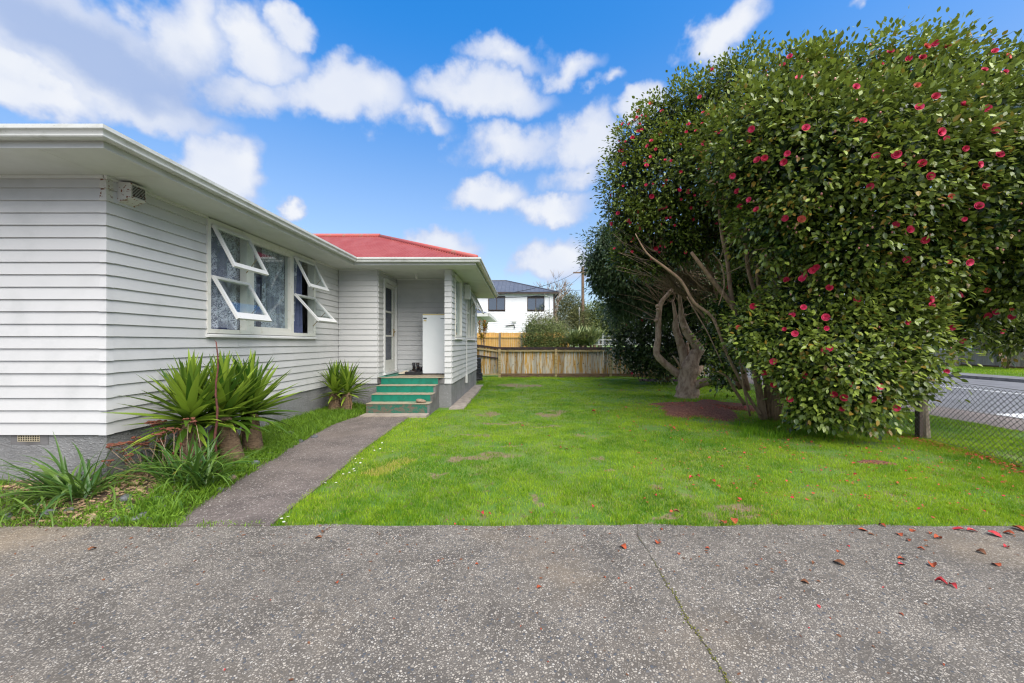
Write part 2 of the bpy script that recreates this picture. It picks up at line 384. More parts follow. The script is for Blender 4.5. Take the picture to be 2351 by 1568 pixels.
def aggregate_material(name, dark, light, tan, frac=0.5):
    """weathered exposed-aggregate concrete: stones of many greys in a worn cement paste"""
    m = bpy.data.materials.new(name); m.use_nodes = True
    t = NT(m.node_tree); b = t.n['Principled BSDF']
    pos = t.node('ShaderNodeNewGeometry').outputs['Position']
    warp = t.vmath('SCALE', t.vmath('SUBTRACT', t.noise(pos, 40, 2).outputs['Color'], (0.5, 0.5, 0.5)), scale=0.012)
    p2 = t.vmath('ADD', pos, warp)
    v = t.node('ShaderNodeTexVoronoi', feature='F1'); t.put(v.inputs['Vector'], p2); v.inputs['Scale'].default_value = 78
    ve = t.node('ShaderNodeTexVoronoi', feature='DISTANCE_TO_EDGE'); t.put(ve.inputs['Vector'], p2); ve.inputs['Scale'].default_value = 78
    sep = t.node('ShaderNodeSeparateColor'); t.put(sep.inputs[0], v.outputs['Color'])
    big = t.noise(pos, 0.55, 5, 0.6)
    mid = t.noise(pos, 2.6, 5, 0.65)
    stone = t.mix(sep.outputs[0], (*dark, 1), (*light, 1))
    stone = t.mix(t.smooth(sep.outputs[1], 0.90, 0.97), stone, (0.46, 0.43, 0.38, 1))
    stone = t.mix(t.smooth(sep.outputs[2], 0.90, 0.96), stone, (0.075, 0.085, 0.10, 1))
    paste = t.mix(t.smooth(mid.outputs['Fac'], 0.3, 0.7), tuple(x * 0.55 for x in dark) + (1,), tuple(x * 0.95 for x in dark) + (1,))
    cover = t.smooth(t.math('ADD', t.math('MULTIPLY', mid.outputs['Fac'], 0.6), t.math('MULTIPLY', sep.outputs[1], 0.5)), frac - 0.06, frac + 0.10)
    edge = t.smooth(ve.outputs['Distance'], 0.06, 0.22)
    c = t.mix(t.math('MULTIPLY', edge, cover), paste, stone)
    c = t.mix(t.math('MULTIPLY', t.smooth(big.outputs['Fac'], 0.50, 0.72), 0.42), c, (*tan, 1))
    dk = t.noise(t.vmath('ADD', pos, (5, 9, 0)), 0.8, 5, 0.6)
    c = t.mix(t.math('MULTIPLY', t.smooth(dk.outputs['Fac'], 0.46, 0.68), 0.38), c, tuple(x * 0.6 for x in dark) + (1,))
    t.put(b.inputs['Base Color'], c); b.inputs['Roughness'].default_value = 0.85
    bn = t.node('ShaderNodeBump'); bn.inputs['Strength'].default_value = 0.55; bn.inputs['Distance'].default_value = 0.006
    t.put(bn.inputs['Height'], t.math('MULTIPLY', edge, cover)); t.link(bn.outputs[0], b.inputs['Normal'])
    return m


M['drive'] = aggregate_material('driveway aggregate', (0.150, 0.132, 0.110), (0.45, 0.405, 0.34), (0.36, 0.27, 0.17), 0.36)
M['path'] = aggregate_material('path aggregate', (0.160, 0.130, 0.115), (0.35, 0.30, 0.26), (0.20, 0.16, 0.13), 0.58)


def paling_material():
    """old paling: silver grey boards with ochre stains running down the grain and dark knots"""
    m = bpy.data.materials.new('weathered paling'); m.use_nodes = True
    t = NT(m.node_tree); b = t.n['Principled BSDF']
    pos = t.node('ShaderNodeNewGeometry').outputs['Position']
    oi = t.node('ShaderNodeObjectInfo')
    off = t.vmath('ADD', pos, t.vmath('SCALE', (13.0, 0.0, 7.0), scale=oi.outputs['Random']))
    a = t.noise(t.vmath('MULTIPLY', off, (9, 1, 0.8)), 1.6, 4, 0.6)
    g = t.noise(t.vmath('MULTIPLY', off, (40, 1, 1.5)), 2.0, 4, 0.6)
    k = t.noise(t.vmath('MULTIPLY', off, (6, 1, 4)), 2.0, 3, 0.5)
    c = t.mix(t.smooth(a.outputs['Fac'], 0.44, 0.58), (0.46, 0.43, 0.36, 1), (0.42, 0.235, 0.045, 1))
    c = t.mix(t.math('MULTIPLY', t.smooth(g.outputs['Fac'], 0.5, 0.7), 0.5), c, (0.17, 0.115, 0.06, 1))
    c = t.mix(t.smooth(k.outputs['Fac'], 0.66, 0.74), c, (0.06, 0.04, 0.025, 1))
    c = t.vmath('SCALE', c, scale=t.math('MULTIPLY_ADD', oi.outputs['Random'], 0.75, 0.55))
    t.put(b.inputs['Base Color'], c); b.inputs['Roughness'].default_value = 0.85
    return m


M['paling'] = paling_material()
M['greypaling'] = material('grey street paling', (0.42, 0.38, 0.33), (0.30, 0.26, 0.225), 5, (0.4, 0.7), 0.9, rand=0.4, stretch=(3, 3, 0.4))


def lace_material():
    m = bpy.data.materials.new('white lace'); m.use_nodes = True
    t = NT(m.node_tree); t.n.clear()
    out = t.node('ShaderNodeOutputMaterial')
    pos = t.node('ShaderNodeNewGeometry').outputs['Position']
    nz = t.noise(pos, 16, 3, 0.6, 1.6)
    big = t.noise(pos, 3.5, 2, 0.5)
    pat = t.math('ABSOLUTE', t.math('SUBTRACT', nz.outputs['Fac'], 0.5))
    line = t.smooth(pat, 0.02, 0.085, 1.0, 0.0)
    a = t.math('MULTIPLY_ADD', t.math('MULTIPLY', line, t.smooth(big.outputs['Fac'], 0.38, 0.55)), 0.60, 0.30, clamp=True)
    d = t.node('ShaderNodeBsdfDiffuse'); d.inputs[0].default_value = (0.74, 0.79, 0.88, 1)
    tl = t.node('ShaderNodeBsdfTranslucent'); tl.inputs[0].default_value = (0.6, 0.63, 0.68, 1)
    ad = t.node('ShaderNodeMixShader'); ad.inputs[0].default_value = 0.2
    t.link(d.outputs[0], ad.inputs[1]); t.link(tl.outputs[0], ad.inputs[2])
    tr = t.node('ShaderNodeBsdfTransparent')
    mx = t.node('ShaderNodeMixShader'); t.put(mx.inputs[0], a)
    t.link(tr.outputs[0], mx.inputs[1]); t.link(ad.outputs[0], mx.inputs[2]); t.link(mx.outputs[0], out.inputs[0])
    return m


M['lace'] = lace_material()


# ------------------------------------------------------------ mesh helpers
class MB:
    def __init__(self):
        self.v = []; self.f = []

    def add(self, vs, fs):
        o = len(self.v)
        self.v += [tuple(p) for p in vs]
        self.f += [tuple(i + o for i in q) for q in fs]
        return self

    BF = [(0, 3, 2, 1), (4, 5, 6, 7), (0, 1, 5, 4), (1, 2, 6, 5), (2, 3, 7, 6), (3, 0, 4, 7)]

    def box(self, x0, x1, y0, y1, z0, z1):
        return self.add([(x0, y0, z0), (x1, y0, z0), (x1, y1, z0), (x0, y1, z0), (x0, y0, z1), (x1, y0, z1), (x1, y1, z1), (x0, y1, z1)], MB.BF)

    def obox(self, o, a, b, c):
        """box from corner o along edge vectors a, b, c"""
        o, a, b, c = map(Vector, (o, a, b, c))
        return self.add([o, o + a, o + a + b, o + b, o + c, o + a + c, o + a + b + c, o + b + c], MB.BF)

    def prism(self, poly, ext):
        n = len(poly); e = Vector(ext)
        vs = [Vector(p) for p in poly] + [Vector(p) + e for p in poly]
        fs = [tuple(range(n))[::-1], tuple(range(n, 2 * n))] + [(i, (i + 1) % n, (i + 1) % n + n, i + n) for i in range(n)]
        return self.add(vs, fs)

    def tube(self, pts, rad, n=8, wob=0.0):
        pts = [Vector(p) for p in pts]
        if not hasattr(rad, '__len__'):
            rad = [rad] * len(pts)
        vs = []; fs = []
        ref = None
        for i, p in enumerate(pts):
            t = (pts[min(i + 1, len(pts) - 1)] - pts[max(i - 1, 0)])
            t = t.normalized() if t.length > 1e-9 else Vector((0, 0, 1))
            if ref is None:
                ref = Vector((1, 0, 0)) if abs(t.x) < 0.8 else Vector((0, 1, 0))
            s = (ref - t * ref.dot(t)).normalized(); u = t.cross(s); ref = s
            for k in range(n):
                a = 2 * math.pi * k / n
                r = rad[i] * (1 + wob * random.uniform(-1, 1))
                vs.append(p + (s * math.cos(a) + u * math.sin(a)) * r)
        for i in range(len(pts) - 1):
            for k in range(n):
                fs.append((i * n + k, i * n + (k + 1) % n, (i + 1) * n + (k + 1) % n, (i + 1) * n + k))
        fs.append(tuple(range(n))[::-1]); fs.append(tuple(range((len(pts) - 1) * n, len(pts) * n)))
        return self.add(vs, fs)

    def lathe(self, prof, c, n=16, axis='z'):
        vs = []; fs = []
        for (r, h) in prof:
            for k in range(n):
                a = 2 * math.pi * k / n
                vs.append((c[0] + r * math.cos(a), c[1] + r * math.sin(a), c[2] + h))
        for i in range(len(prof) - 1):
            for k in range(n):
                fs.append((i * n + k, i * n + (k + 1) % n, (i + 1) * n + (k + 1) % n, (i + 1) * n + k))
        fs.append(tuple(range(n))[::-1]); fs.append(tuple(range((len(prof) - 1) * n, len(prof) * n)))
        return self.add(vs, fs)

    def build(self, name, mat, parent=None, smooth=False, **tags):
        me = bpy.data.meshes.new(name)
        me.from_pydata(self.v, [], self.f); me.update()
        if smooth:
            me.polygons.foreach_set('use_smooth', [True] * len(me.polygons))
        return link(name, me, mat, parent, **tags)


def link(name, me, mat, parent=None, **tags):
    o = bpy.data.objects.new(name, me)
    if mat is not None and len(me.materials) == 0:
        me.materials.append(M[mat] if isinstance(mat, str) else mat)
    COL.objects.link(o)
    if parent is not None:
        o.parent = parent
        o.matrix_parent_inverse = parent.matrix_basis.inverted() if parent.parent is None else (parent.parent.matrix_basis @ parent.matrix_parent_inverse @ parent.matrix_basis).inverted()
    for k, v in tags.items():
        if v is not None:
            o[k] = v
    return o


def thing(name, label, cat, loc=(0, 0, 0), group=None):
    o = bpy.data.objects.new(name, None)
    o.empty_display_size = 0.1
    o.location = loc
    COL.objects.link(o)
    o['label'] = label; o['category'] = cat
    if group:
        o['group'] = group
    return o


def np_mesh(name, verts, faces_n, mat, parent=None, tint=None, smooth=False, **tags):
    """verts (N,3); faces_n (K,m) equal-sized polygons"""
    me = bpy.data.meshes.new(name)
    faces = np.asarray(faces_n, dtype=np.int32)
    k, m = faces.shape
    me.vertices.add(len(verts)); me.vertices.foreach_set('co', np.asarray(verts, dtype=np.float32).ravel())
    me.loops.add(k * m); me.loops.foreach_set('vertex_index', faces.ravel())
    me.polygons.add(k); me.polygons.foreach_set('loop_start', np.arange(0, k * m, m, dtype=np.int32))
    if smooth:
        me.polygons.foreach_set('use_smooth', np.ones(k, dtype=bool))
    if tint is not None:
        a = me.attributes.new('tint', 'FLOAT', 'POINT')
        a.data.foreach_set('value', np.asarray(tint, dtype=np.float32))
    me.update(calc_edges=True)
    return link(name, me, mat, parent, **tags)


def sweep(mb, path, prof):
    """sweep a closed (out, z) profile along a level path with mitred corners; out = right-hand side"""
    n = len(path); m = len(prof); vs = []
    P2 = [Vector((p[0], p[1])) for p in path]
    for i in range(n):
        d0 = (P2[i] - P2[i - 1]).normalized() if i > 0 else (P2[1] - P2[0]).normalized()
        d1 = (P2[i + 1] - P2[i]).normalized() if i < n - 1 else d0
        r0 = Vector((d0.y, -d0.x)); r1 = Vector((d1.y, -d1.x))
        mv = (r0 + r1); mv = mv / (1 + r0.dot(r1))
        for (o, z) in prof:
            q = P2[i] + mv * o
            vs.append((q.x, q.y, z))
    fs = []
    for i in range(n - 1):
        for k in range(m):
            fs.append((i * m + k, i * m + (k + 1) % m, (i + 1) * m + (k + 1) % m, (i + 1) * m + k))
    fs.append(tuple(range(m))); fs.append(tuple(range((n - 1) * m, n * m))[::-1])
    return mb.add(vs, fs)


# value noise for scattering
class VN:
    def __init__(self, seed):
        self.g = np.random.default_rng(seed).random((256, 256))

    def __call__(self, x, y, s=1.0):
        x = np.asarray(x) * s + 100; y = np.asarray(y) * s + 100
        xi = np.floor(x).astype(int); yi = np.floor(y).astype(int)
        fx = x - xi; fy = y - yi
        fx = fx * fx * (3 - 2 * fx); fy = fy * fy * (3 - 2 * fy)
        g = self.g; a = g[xi % 256, yi % 256]; b = g[(xi + 1) % 256, yi % 256]
        c = g[xi % 256, (yi + 1) % 256]; d = g[(xi + 1) % 256, (yi + 1) % 256]
        return (a * (1 - fx) + b * fx) * (1 - fy) + (c * (1 - fx) + d * fx) * fy


vn = VN(3); vn2 = VN(11)

# =============================================================== the setting
def sheet(name, mat, pts, z, thick=0.0, **tags):
    mb = MB()
    if thick:
        mb.prism([(p[0], p[1], z - thick) for p in pts], (0, 0, thick))
    else:
        mb.add([(p[0], p[1], z) for p in pts], [tuple(range(len(pts)))])
    tags.setdefault('kind', 'structure')
    return mb.build(name, mat, **tags)


sheet('ground', 'ground', [(-300, -60), (600, -60), (600, 700), (-300, 700)], -0.20)

M['lawnbase'] = material('lawn base', (0.085, 0.150, 0.018), (0.135, 0.165, 0.035), 1.4, (0.4, 0.65), 0.95, bump=(26, 0.7, 0.03),
                         col3=(0.105, 0.078, 0.040), scale3=5, amount3=(0.56, 0.70))
DRIVE_Y = G(1200, 1205, 0.012).y
# uneven lawn sheet (one grid, gently rolling) with worn patches of bare earth
BARE = []
for (x, y, rx, ry) in [(1192, 884, 1.0, .55), (1100, 1054, .45, .16), (1284, 947, .40, .32), (1158, 970, .45, .20), (1124, 951, .34, .18), (1240, 976, .32, .13), (1079, 1004, .30, .12), (1230, 1150, .14, .14),
                       (1375, 1062, .20, .09), (1035, 1082, .20, .09), (1490, 1180, .22, .06), (1700, 1185, .30, .08), (1330, 1000, .3, .1), (1180, 1030, .25, .08)]:
    g = G(x, y); BARE.append((g.x, g.y, rx, ry))


def bareness(x, y):
    """0 in full grass, 1 in bare earth, with frayed edges"""
    wx = x + (vn(x, y, 3.0) - .5) * .60 + (vn2(x, y, 11.0) - .5) * .22; wy = y + (vn2(x, y, 3.0) - .5) * .60 + (vn(x, y, 11.0) - .5) * .22
    m = np.zeros_like(np.asarray(x, dtype=float))
    for (cx_, cy_, rx, ry) in BARE:
        d = np.sqrt(((wx - cx_) / rx) ** 2 + ((wy - cy_) / ry) ** 2)
        m = np.maximum(m, np.clip((1.35 - d) / .9, 0, .92))
    sm = np.clip((vn(x, y, 1.9) * .5 + vn2(x, y, 4.3) * .5 - .78) * 7, 0, .7)      # small thin spots
    return np.maximum(m, sm)


def lawn_h(x, y):
    h = (vn(x, y, 0.9) - 0.5) * 0.05 + (vn(x, y, 2.7) - 0.5) * 0.016
    fade = np.clip((np.asarray(y) - DRIVE_Y) / 1.2, 0, 1) * np.clip((8.6 - np.asarray(x)) / 0.8, 0, 1) * np.clip((np.asarray(x) + 2.0) / 0.8, 0, 1)
    return h * fade


def lawn_material():
    m = bpy.data.materials.new('lawn'); m.use_nodes = True
    t = NT(m.node_tree); b = t.n['Principled BSDF']
    pos = t.node('ShaderNodeNewGeometry').outputs['Position']
    n1_ = t.noise(pos, 1.4, 5, .6); n3_ = t.noise(pos, 30, 4, .6); n4_ = t.noise(pos, 7, 4, .6)
    c = t.mix(t.smooth(n1_.outputs['Fac'], .4, .65), (0.085, 0.180, 0.018, 1), (0.140, 0.200, 0.035, 1))
    c = t.mix(t.smooth(n4_.outputs['Fac'], .55, .72), c, (0.15, 0.115, 0.055, 1))
    e = t.mix(t.smooth(n3_.outputs['Fac'], .4, .65), (0.22, 0.165, 0.09, 1), (0.16, 0.125, 0.06, 1))
    at = t.node('ShaderNodeAttribute', attribute_name='tint')
    c = t.mix(t.smooth(t.math('ADD', at.outputs['Fac'], t.math('MULTIPLY_ADD', n4_.outputs['Fac'], .6, -.3)), .3, .8), c, e)
    t.put(b.inputs['Base Color'], c); b.inputs['Roughness'].default_value = .95
    bn = t.node('ShaderNodeBump'); bn.inputs['Strength'].default_value = .7; bn.inputs['Distance'].default_value = .03
    t.put(bn.inputs['Height'], n3_.outputs['Fac']); t.link(bn.outputs[0], b.inputs['Normal'])
    return m


M['lawn'] = lawn_material()
gx = np.concatenate([np.linspace(-16, -4.4, 8), np.linspace(-4.2, 8.6, 190)])
gy = np.concatenate([np.linspace(DRIVE_Y - 0.05, 12, 170), np.linspace(12.12, 18, 46), np.linspace(19, 75, 18)])
XX, YY = np.meshgrid(gx, gy, indexing='ij')
ZZ = lawn_h(XX, YY)
nxg, nyg = XX.shape
idx = np.arange(nxg * nyg).reshape(nxg, nyg)
quads = np.stack([idx[:-1, :-1], idx[1:, :-1], idx[1:, 1:], idx[:-1, 1:]], -1).reshape(-1, 4)
np_mesh('lawn', np.stack([XX, YY, ZZ], -1).reshape(-1, 3), quads, 'lawn', tint=bareness(XX, YY).ravel(), smooth=True, kind='structure')


def blob_patch(name, mat, cx, cy, rx, ry, z, n=28, seed=0, rag=0.25, dome=0.0, **tags):
    r = random.Random(seed)
    ph = [r.uniform(0, 6.28) for _ in range(4)]
    mb = MB(); rings = 5
    vs = [(cx, cy, z + dome + float(lawn_h(cx, cy)))]
    for k in range(1, rings + 1):
        for i in range(n):
            a = 2 * math.pi * i / n
            q = 1 + rag * (0.5 * math.sin(2 * a + ph[0]) + 0.35 * math.sin(3 * a + ph[1]) + 0.3 * math.sin(5 * a + ph[2]) + 0.25 * math.sin(9 * a + ph[3]))
            t = k / rings
            x = cx + rx * q * t * math.cos(a); y = cy + ry * q * t * math.sin(a)
            vs.append((x, y, z + dome * (1 - t * t) + float(lawn_h(x, y)) - (0.03 if k == rings else 0)))
    fs = [(0, 1 + i, 1 + (i + 1) % n) for i in range(n)]
    for k in range(rings - 1):
        for i in range(n):
            a = 1 + k * n + i; b = 1 + k * n + (i + 1) % n
            fs.append((a, a + n, b + n, b))
    mb.add(vs, fs)
    tags.setdefault('kind', 'structure')
    return mb.build(name, mat, smooth=True, **tags)


g = G(1612, 942)
MULCH = (g.x + 0.15, g.y + .2, 1.15, 1.15)
blob_patch('mulch_bed', 'mulch', MULCH[0], MULCH[1], MULCH[2], MULCH[3], 0.02, seed=31, rag=0.62, dome=0.10, n=60)
g2 = G(1480, 874)
blob_patch('mulch_bed', 'mulch', g2.x + .8, g2.y + .1, 1.2, .7, 0.02, seed=32, rag=0.2, dome=0.05, n=30)
g2 = G(2010, 1065)
blob_patch('mulch_bed', 'mulch', g2.x, g2.y, .25, .08, 0.012, seed=33, rag=0.3, dome=0.01, n=24)
MULCH2 = (g2.x, g2.y, .25, .08)

# driveway: slab with a slightly uneven far edge
top = []
xs = np.linspace(9.0, -12.0, 140)
for x in xs:
    top.append((x, DRIVE_Y + 0.012 * math.sin(x * 7.0) * vn(x, 0, 2) * 2 + 0.03 * (vn(x, 3, 1.3) - 0.5) - 0.0035 * (x - 1) ** 2 * (0.35 if abs(x - 1) > 1 else 0)))
drive = sheet('driveway', 'drive', [(-12, -6), (9, -6)] + top, 0.012, 0.10)
# shrinkage crack with moss
ck = [(577, 60), (580, 110), (600, 140), (625, 175), (648, 220), (668, 255), (690, 290), (715, 340), (750, 380), (768, 420), (790, 460), (810, 510), (845, 550), (885, 605), (930, 670), (960, 730), (995, 783)]
ck = [G((2048 + x / 1.148) / 1.7422, (2050 + y / 1.148) / 1.7422, 0.012) for x, y in ck]
ck.append(ck[-1] + (ck[-1] - ck[-3]) * 3)
fine_ck = []
for a, b in zip(ck[:-1], ck[1:]):
    for q in range(4):
        p = a.lerp(b, q / 4); fine_ck.append(Vector((p.x + random.uniform(-.006, .006), p.y, .0155)))
mb = MB()
for a, b in zip(fine_ck[:-1], fine_ck[1:]):
    w0 = 0.0018 + 0.002 * random.random()
    mb.add([(a.x - w0, a.y, a.z), (a.x + w0, a.y, a.z), (b.x + w0, b.y, b.z), (b.x - w0, b.y, b.z)], [(0, 1, 2, 3)])
mb.build('crack', 'crack', drive)
mb = MB()
for p in fine_ck:
    for q in range(3):
        if vn2(p.x, p.y, 2.6) > 0.58:
            c = p + Vector((random.gauss(0, .007), random.gauss(0, .012), 0)); r = random.uniform(.002, .005)
            mb.lathe([(r, -0.002), (r * .8, r * .5), (r * .2, r * .8)], c, 6)
moss = mb.build('moss', 'moss', drive, smooth=True, kind='stuff')

# garden path up to the steps
pl = [(385, 1206), (516, 1120), (600, 1068), (690, 1013), (760, 975), (838, 950)]
pr = [(621, 1206), (690, 1149), (770, 1087), (840, 1028), (905, 981), (948, 952)]
left = [G(x, y, 0.016) for x, y in pl]; right = [G(x, y, 0.016) for x, y in pr]
left[0].y = right[0].y = DRIVE_Y - 0.02
mb = MB()
vs = [(p.x, p.y, 0.016) for p in left] + [(p.x, p.y, 0.016) for p in right]
n = len(left)
path = sheet('path', 'path', [(p.x, p.y) for p in right] + [(p.x, p.y) for p in left][::-1], 0.018, 0.08)
PATH_L = left; PATH_R = right


def interp_x(line, y):
    ys = [p.y for p in line]; xs_ = [p.x for p in line]
    return np.interp(y, ys, xs_)


# raised garden bed between path and house
bx = np.linspace(-6.6, -2.2, 40); by = np.linspace(DRIVE_Y - 0.02, 9.4, 50)
BX, BY = np.meshgrid(bx, by, indexing='ij')
edge = interp_x(PATH_L, BY)
BXc = np.minimum(BX, edge + 0.02)


def bed_h(x, y):
    e = interp_x(PATH_L, y)
    d = np.clip(np.minimum(e - x, (y - DRIVE_Y)) / 0.45, 0, 1)
    return 0.012 + 0.075 * d + (vn(x, y, 3.0) - 0.5) * 0.04 * d


BZ = bed_h(BXc, BY)
idx = np.arange(BX.size).reshape(BX.shape)
quads = np.stack([idx[:-1, :-1], idx[1:, :-1], idx[1:, 1:], idx[:-1, 1:]], -1).reshape(-1, 4)
np_mesh('garden_bed', np.stack([BXc, BY, BZ], -1).reshape(-1, 3), quads, 'soil', smooth=True, kind='structure')

# street side: footpath, kerb, road, far kerb, far path, far verge
FX0, FX1 = 8.6, 9.95
sheet('footpath', 'footpath', [(FX0, -10), (FX1, -10), (FX1, 120), (FX0, 120)], 0.006, 0.1)
RX0, RX1 = 10.1, 20.6
road = sheet('road', 'asphalt', [(RX0 - .05, -20), (RX1 + .05, -20), (RX1 + .05, 260), (RX0 - .05, 260)], -0.10)
mb = MB()
for k in range(60):                                   # near kerb in lengths
    mb.box(FX1 + .002, RX0, -10 + k * 2.0, -10 + k * 2.0 + 1.99, -0.12, 0.012)
mb.build('near_kerb', 'kerb', kind='structure')
mb = MB()
for k in range(70):
    mb.box(RX1, RX1 + .14, -10 + k * 2.0, -10 + k * 2.0 + 1.985, -0.12, 0.035)
mb.build('far_kerb', 'kerb', kind='structure')
mb = MB(); mb.add([(15.85, -20, -.096), (15.97, -20, -.096), (15.97, 200, -.096), (15.85, 200, -.096)], [(0, 1, 2, 3)])
mb.build('lane_line', 'paint', road)
sheet('far_footpath', 'asphalt', [(RX1 + .14, -20), (22.2, -20), (22.2, 200), (RX1 + .14, 200)], 0.03, 0.1)
sheet('far_verge', 'lawnbase', [(22.2, -20), (120, -20), (120, 260), (22.2, 260)], 0.034, 0.1)
a = G(2262, 947, 0); mb = MB()
mb.prism([(10.13, 8.75, -.10), (11.5, 8.80, -.10), (11.5, 7.6, -.10), (10.12, 7.75, -.10)], (0, 0, .07))
mb.build('kerb_ramp', 'paint', kind='structure')

# ================================================================= the house
ZF, ZS = 0.57, 3.26             # bottom of boards, soffit
PITCH_B = (ZS - ZF) / 21.0
XW, YF = -4.32, 4.15            # side wall line and front wall line
YP = 9.40                       # porch block front
XP0, XP1 = -3.38, -1.64         # porch recess sides
YB = 10.80                      # porch back wall
YE = 14.70                      # far end of house
FLOOR = 0.72
house = thing('weatherboard_house', 'single storey white weatherboard house with red corrugated roof and green porch steps', 'house', (-4.32, 9.4, 0))


class Wall:
    def __init__(self, o, u, n):
        self.o = Vector(o); self.u = Vector(u); self.n = Vector(n)

    def p(self, u, o, z):
        return self.o + self.u * u + self.n * o + Vector((0, 0, z))

    def box(self, mb, u0, u1, o0, o1, z0, z1):
        return mb.obox(self.p(u0, o0, z0), self.u * (u1 - u0), self.n * (o1 - o0), Vector((0, 0, z1 - z0)))


def make_wall(w, length, z0=ZF, z1=ZS, openings=(), first_row=0, ext0=0.0, ext1=0.0, core=0.10, mat='board', core_trim=(0, 0)):
    """core slab with openings plus one weatherboard object per course"""
    mb = MB()
    us = sorted({core_trim[0], length - core_trim[1]} | {v for o in openings for v in o[:2]})
    for a, b in zip(us[:-1], us[1:]):
        op = [o for o in openings if o[0] <= a + 1e-6 and o[1] >= b - 1e-6]
        segs = [(z0 - .0, z1 + .03)]
        for o in op:
            segs = [(z0, o[2]), (o[3], z1 + .03)]
        for s in segs:
            if s[1] - s[0] > 0.005:
                w.box(mb, a, b, -core, -0.001, s[0], s[1])
    wall = mb.build('wall', 'boardcore', house)
    rows = int(round((z1 - z0) / PITCH_B))
    for r in range(rows):
        a = z0 + r * PITCH_B; b = a + PITCH_B
        ints = [(-ext0, length + ext1)]
        for o in openings:
            if a < o[3] - 0.02 and b > o[2] + 0.02:
                new = []
                for i in ints:
                    if o[0] > i[0]: new.append((i[0], min(o[0], i[1])))
                    if o[1] < i[1]: new.append((max(o[1], i[0]), i[1]))
                ints = [i for i in new if i[1] - i[0] > 0.02]
        extra = []
        for i in ints:
            if i[1] - i[0] > 3.2 and random.random() < .75:
                q = random.uniform(i[0] + .8, i[1] - .8); extra += [(i[0], q - .0012), (q + .0012, i[1])]
            else:
                extra.append(i)
        for i in extra:
            j = random.uniform(-.0012, .0012); jz = random.uniform(-.0015, .0015)
            mb = MB()
            zt = min(b + 0.012, z1 + .01)
            pr = [w.p(i[0], 0.0, a + jz), w.p(i[0], 0.0, zt), w.p(i[0], 0.006, zt), w.p(i[0], 0.028 + j, a + jz)]
            mb.prism(pr, w.u * (i[1] - i[0]))
            mb.build('weatherboard', mat, wall)
    return wall


Wfront = Wall((-11.0, YF, 0), (1, 0, 0), (0, -1, 0))
Wside = Wall((XW, YF, 0), (0, 1, 0), (1, 0, 0))
Wface = Wall((XW, YP, 0), (1, 0, 0), (0, -1, 0))
Wpl = Wall((XP0, YP, 0), (0, 1, 0), (1, 0, 0))
Wpb = Wall((XP0, YB, 0), (1, 0, 0), (0, -1, 0))
Wright = Wall((XP1, YP, 0), (0, 1, 0), (1, 0, 0))
Wend = Wall((XP1 - .138, YP, 0), (1, 0, 0), (0, -1, 0))

WIN = (5.46 - YF, 8.295 - YF, 1.66, 3.235)                # big side window in wall coordinates
wall_front = make_wall(Wfront, -4.32 + 11.0, ext1=-0.001, core_trim=(0, .1))
wall_side = make_wall(Wside, YP - YF - .0, openings=[WIN], ext0=-0.001, ext1=-0.0)
wall_face = make_wall(Wface, XP0 - XW, ext0=-0.03, ext1=0.0, core_trim=(.0, .1))
DOOR = (0.36, 1.36, FLOOR + .02, 3.10)
wall_pl = make_wall(Wpl, YB - YP, openings=[DOOR], ext0=-0.002, ext1=-.03)
wall_pb = make_wall(Wpb, XP1 - XP0 - .12, ext0=-.002, ext1=-.002)
W1 = (9.80 - YP, 10.86 - YP, 1.67, 3.22)
W2 = (11.88 - YP, 13.98 - YP, 1.67, 3.22)
wall_right = make_wall(Wright, YE - YP, openings=[W1, W2], core=.1)
wall_end = make_wall(Wend, .138, ext0=0.022, ext1=-.001, core=.02, core_trim=(.02, .02))
# unseen walls close the house
mb = MB()
mb.box(-11.1, -11.0, YF - .02, YE, ZF, ZS + .03); mb.box(-11.1, XP1 - .1, YE - .1, YE, ZF, ZS + .03)
mb.build('wall', 'board', house)
# porch side wall inner lining
mb = MB(); mb.box(XP1 - .138, XP1 - .101, YP + .02, YP + W1[0], FLOOR, ZS); mb.box(XP1 - .138, XP1 - .101, YP + W1[1], YB, FLOOR, ZS)
mb.box(XP1 - .138, XP1 - .101, YP + W1[0], YP + W1[1], FLOOR, W1[2])
mb.build('lining', 'board', wall_right)

# corner soakers: a thin metal angle over each mitre, the top ones rusting
for r in range(21):
    a = ZF + r * PITCH_B
    mb = MB()
    t = 0.0305
    mb.prism([(XW - .048, YF, a - .003), (XW - .048, YF - t, a - .003), (XW + t, YF - t, a - .003), (XW + t, YF + .048, a - .003), (XW, YF + .048, a - .003), (XW, YF, a - .003)], (0, 0, .001))
    o = 0.008
    lo = [(XW - .048, YF - t, a - .003), (XW + t, YF - t, a - .003), (XW + t, YF + .048, a - .003)]
    hi = [(XW - .048, YF - o, a + PITCH_B), (XW + o, YF - o, a + PITCH_B), (XW + o, YF + .048, a + PITCH_B)]
    mb.add(lo + hi, [(0, 1, 4, 3), (1, 2, 5, 4)])
    mb.build('corner_soaker', 'rust' if r >= 19 else 'board', wall_front)

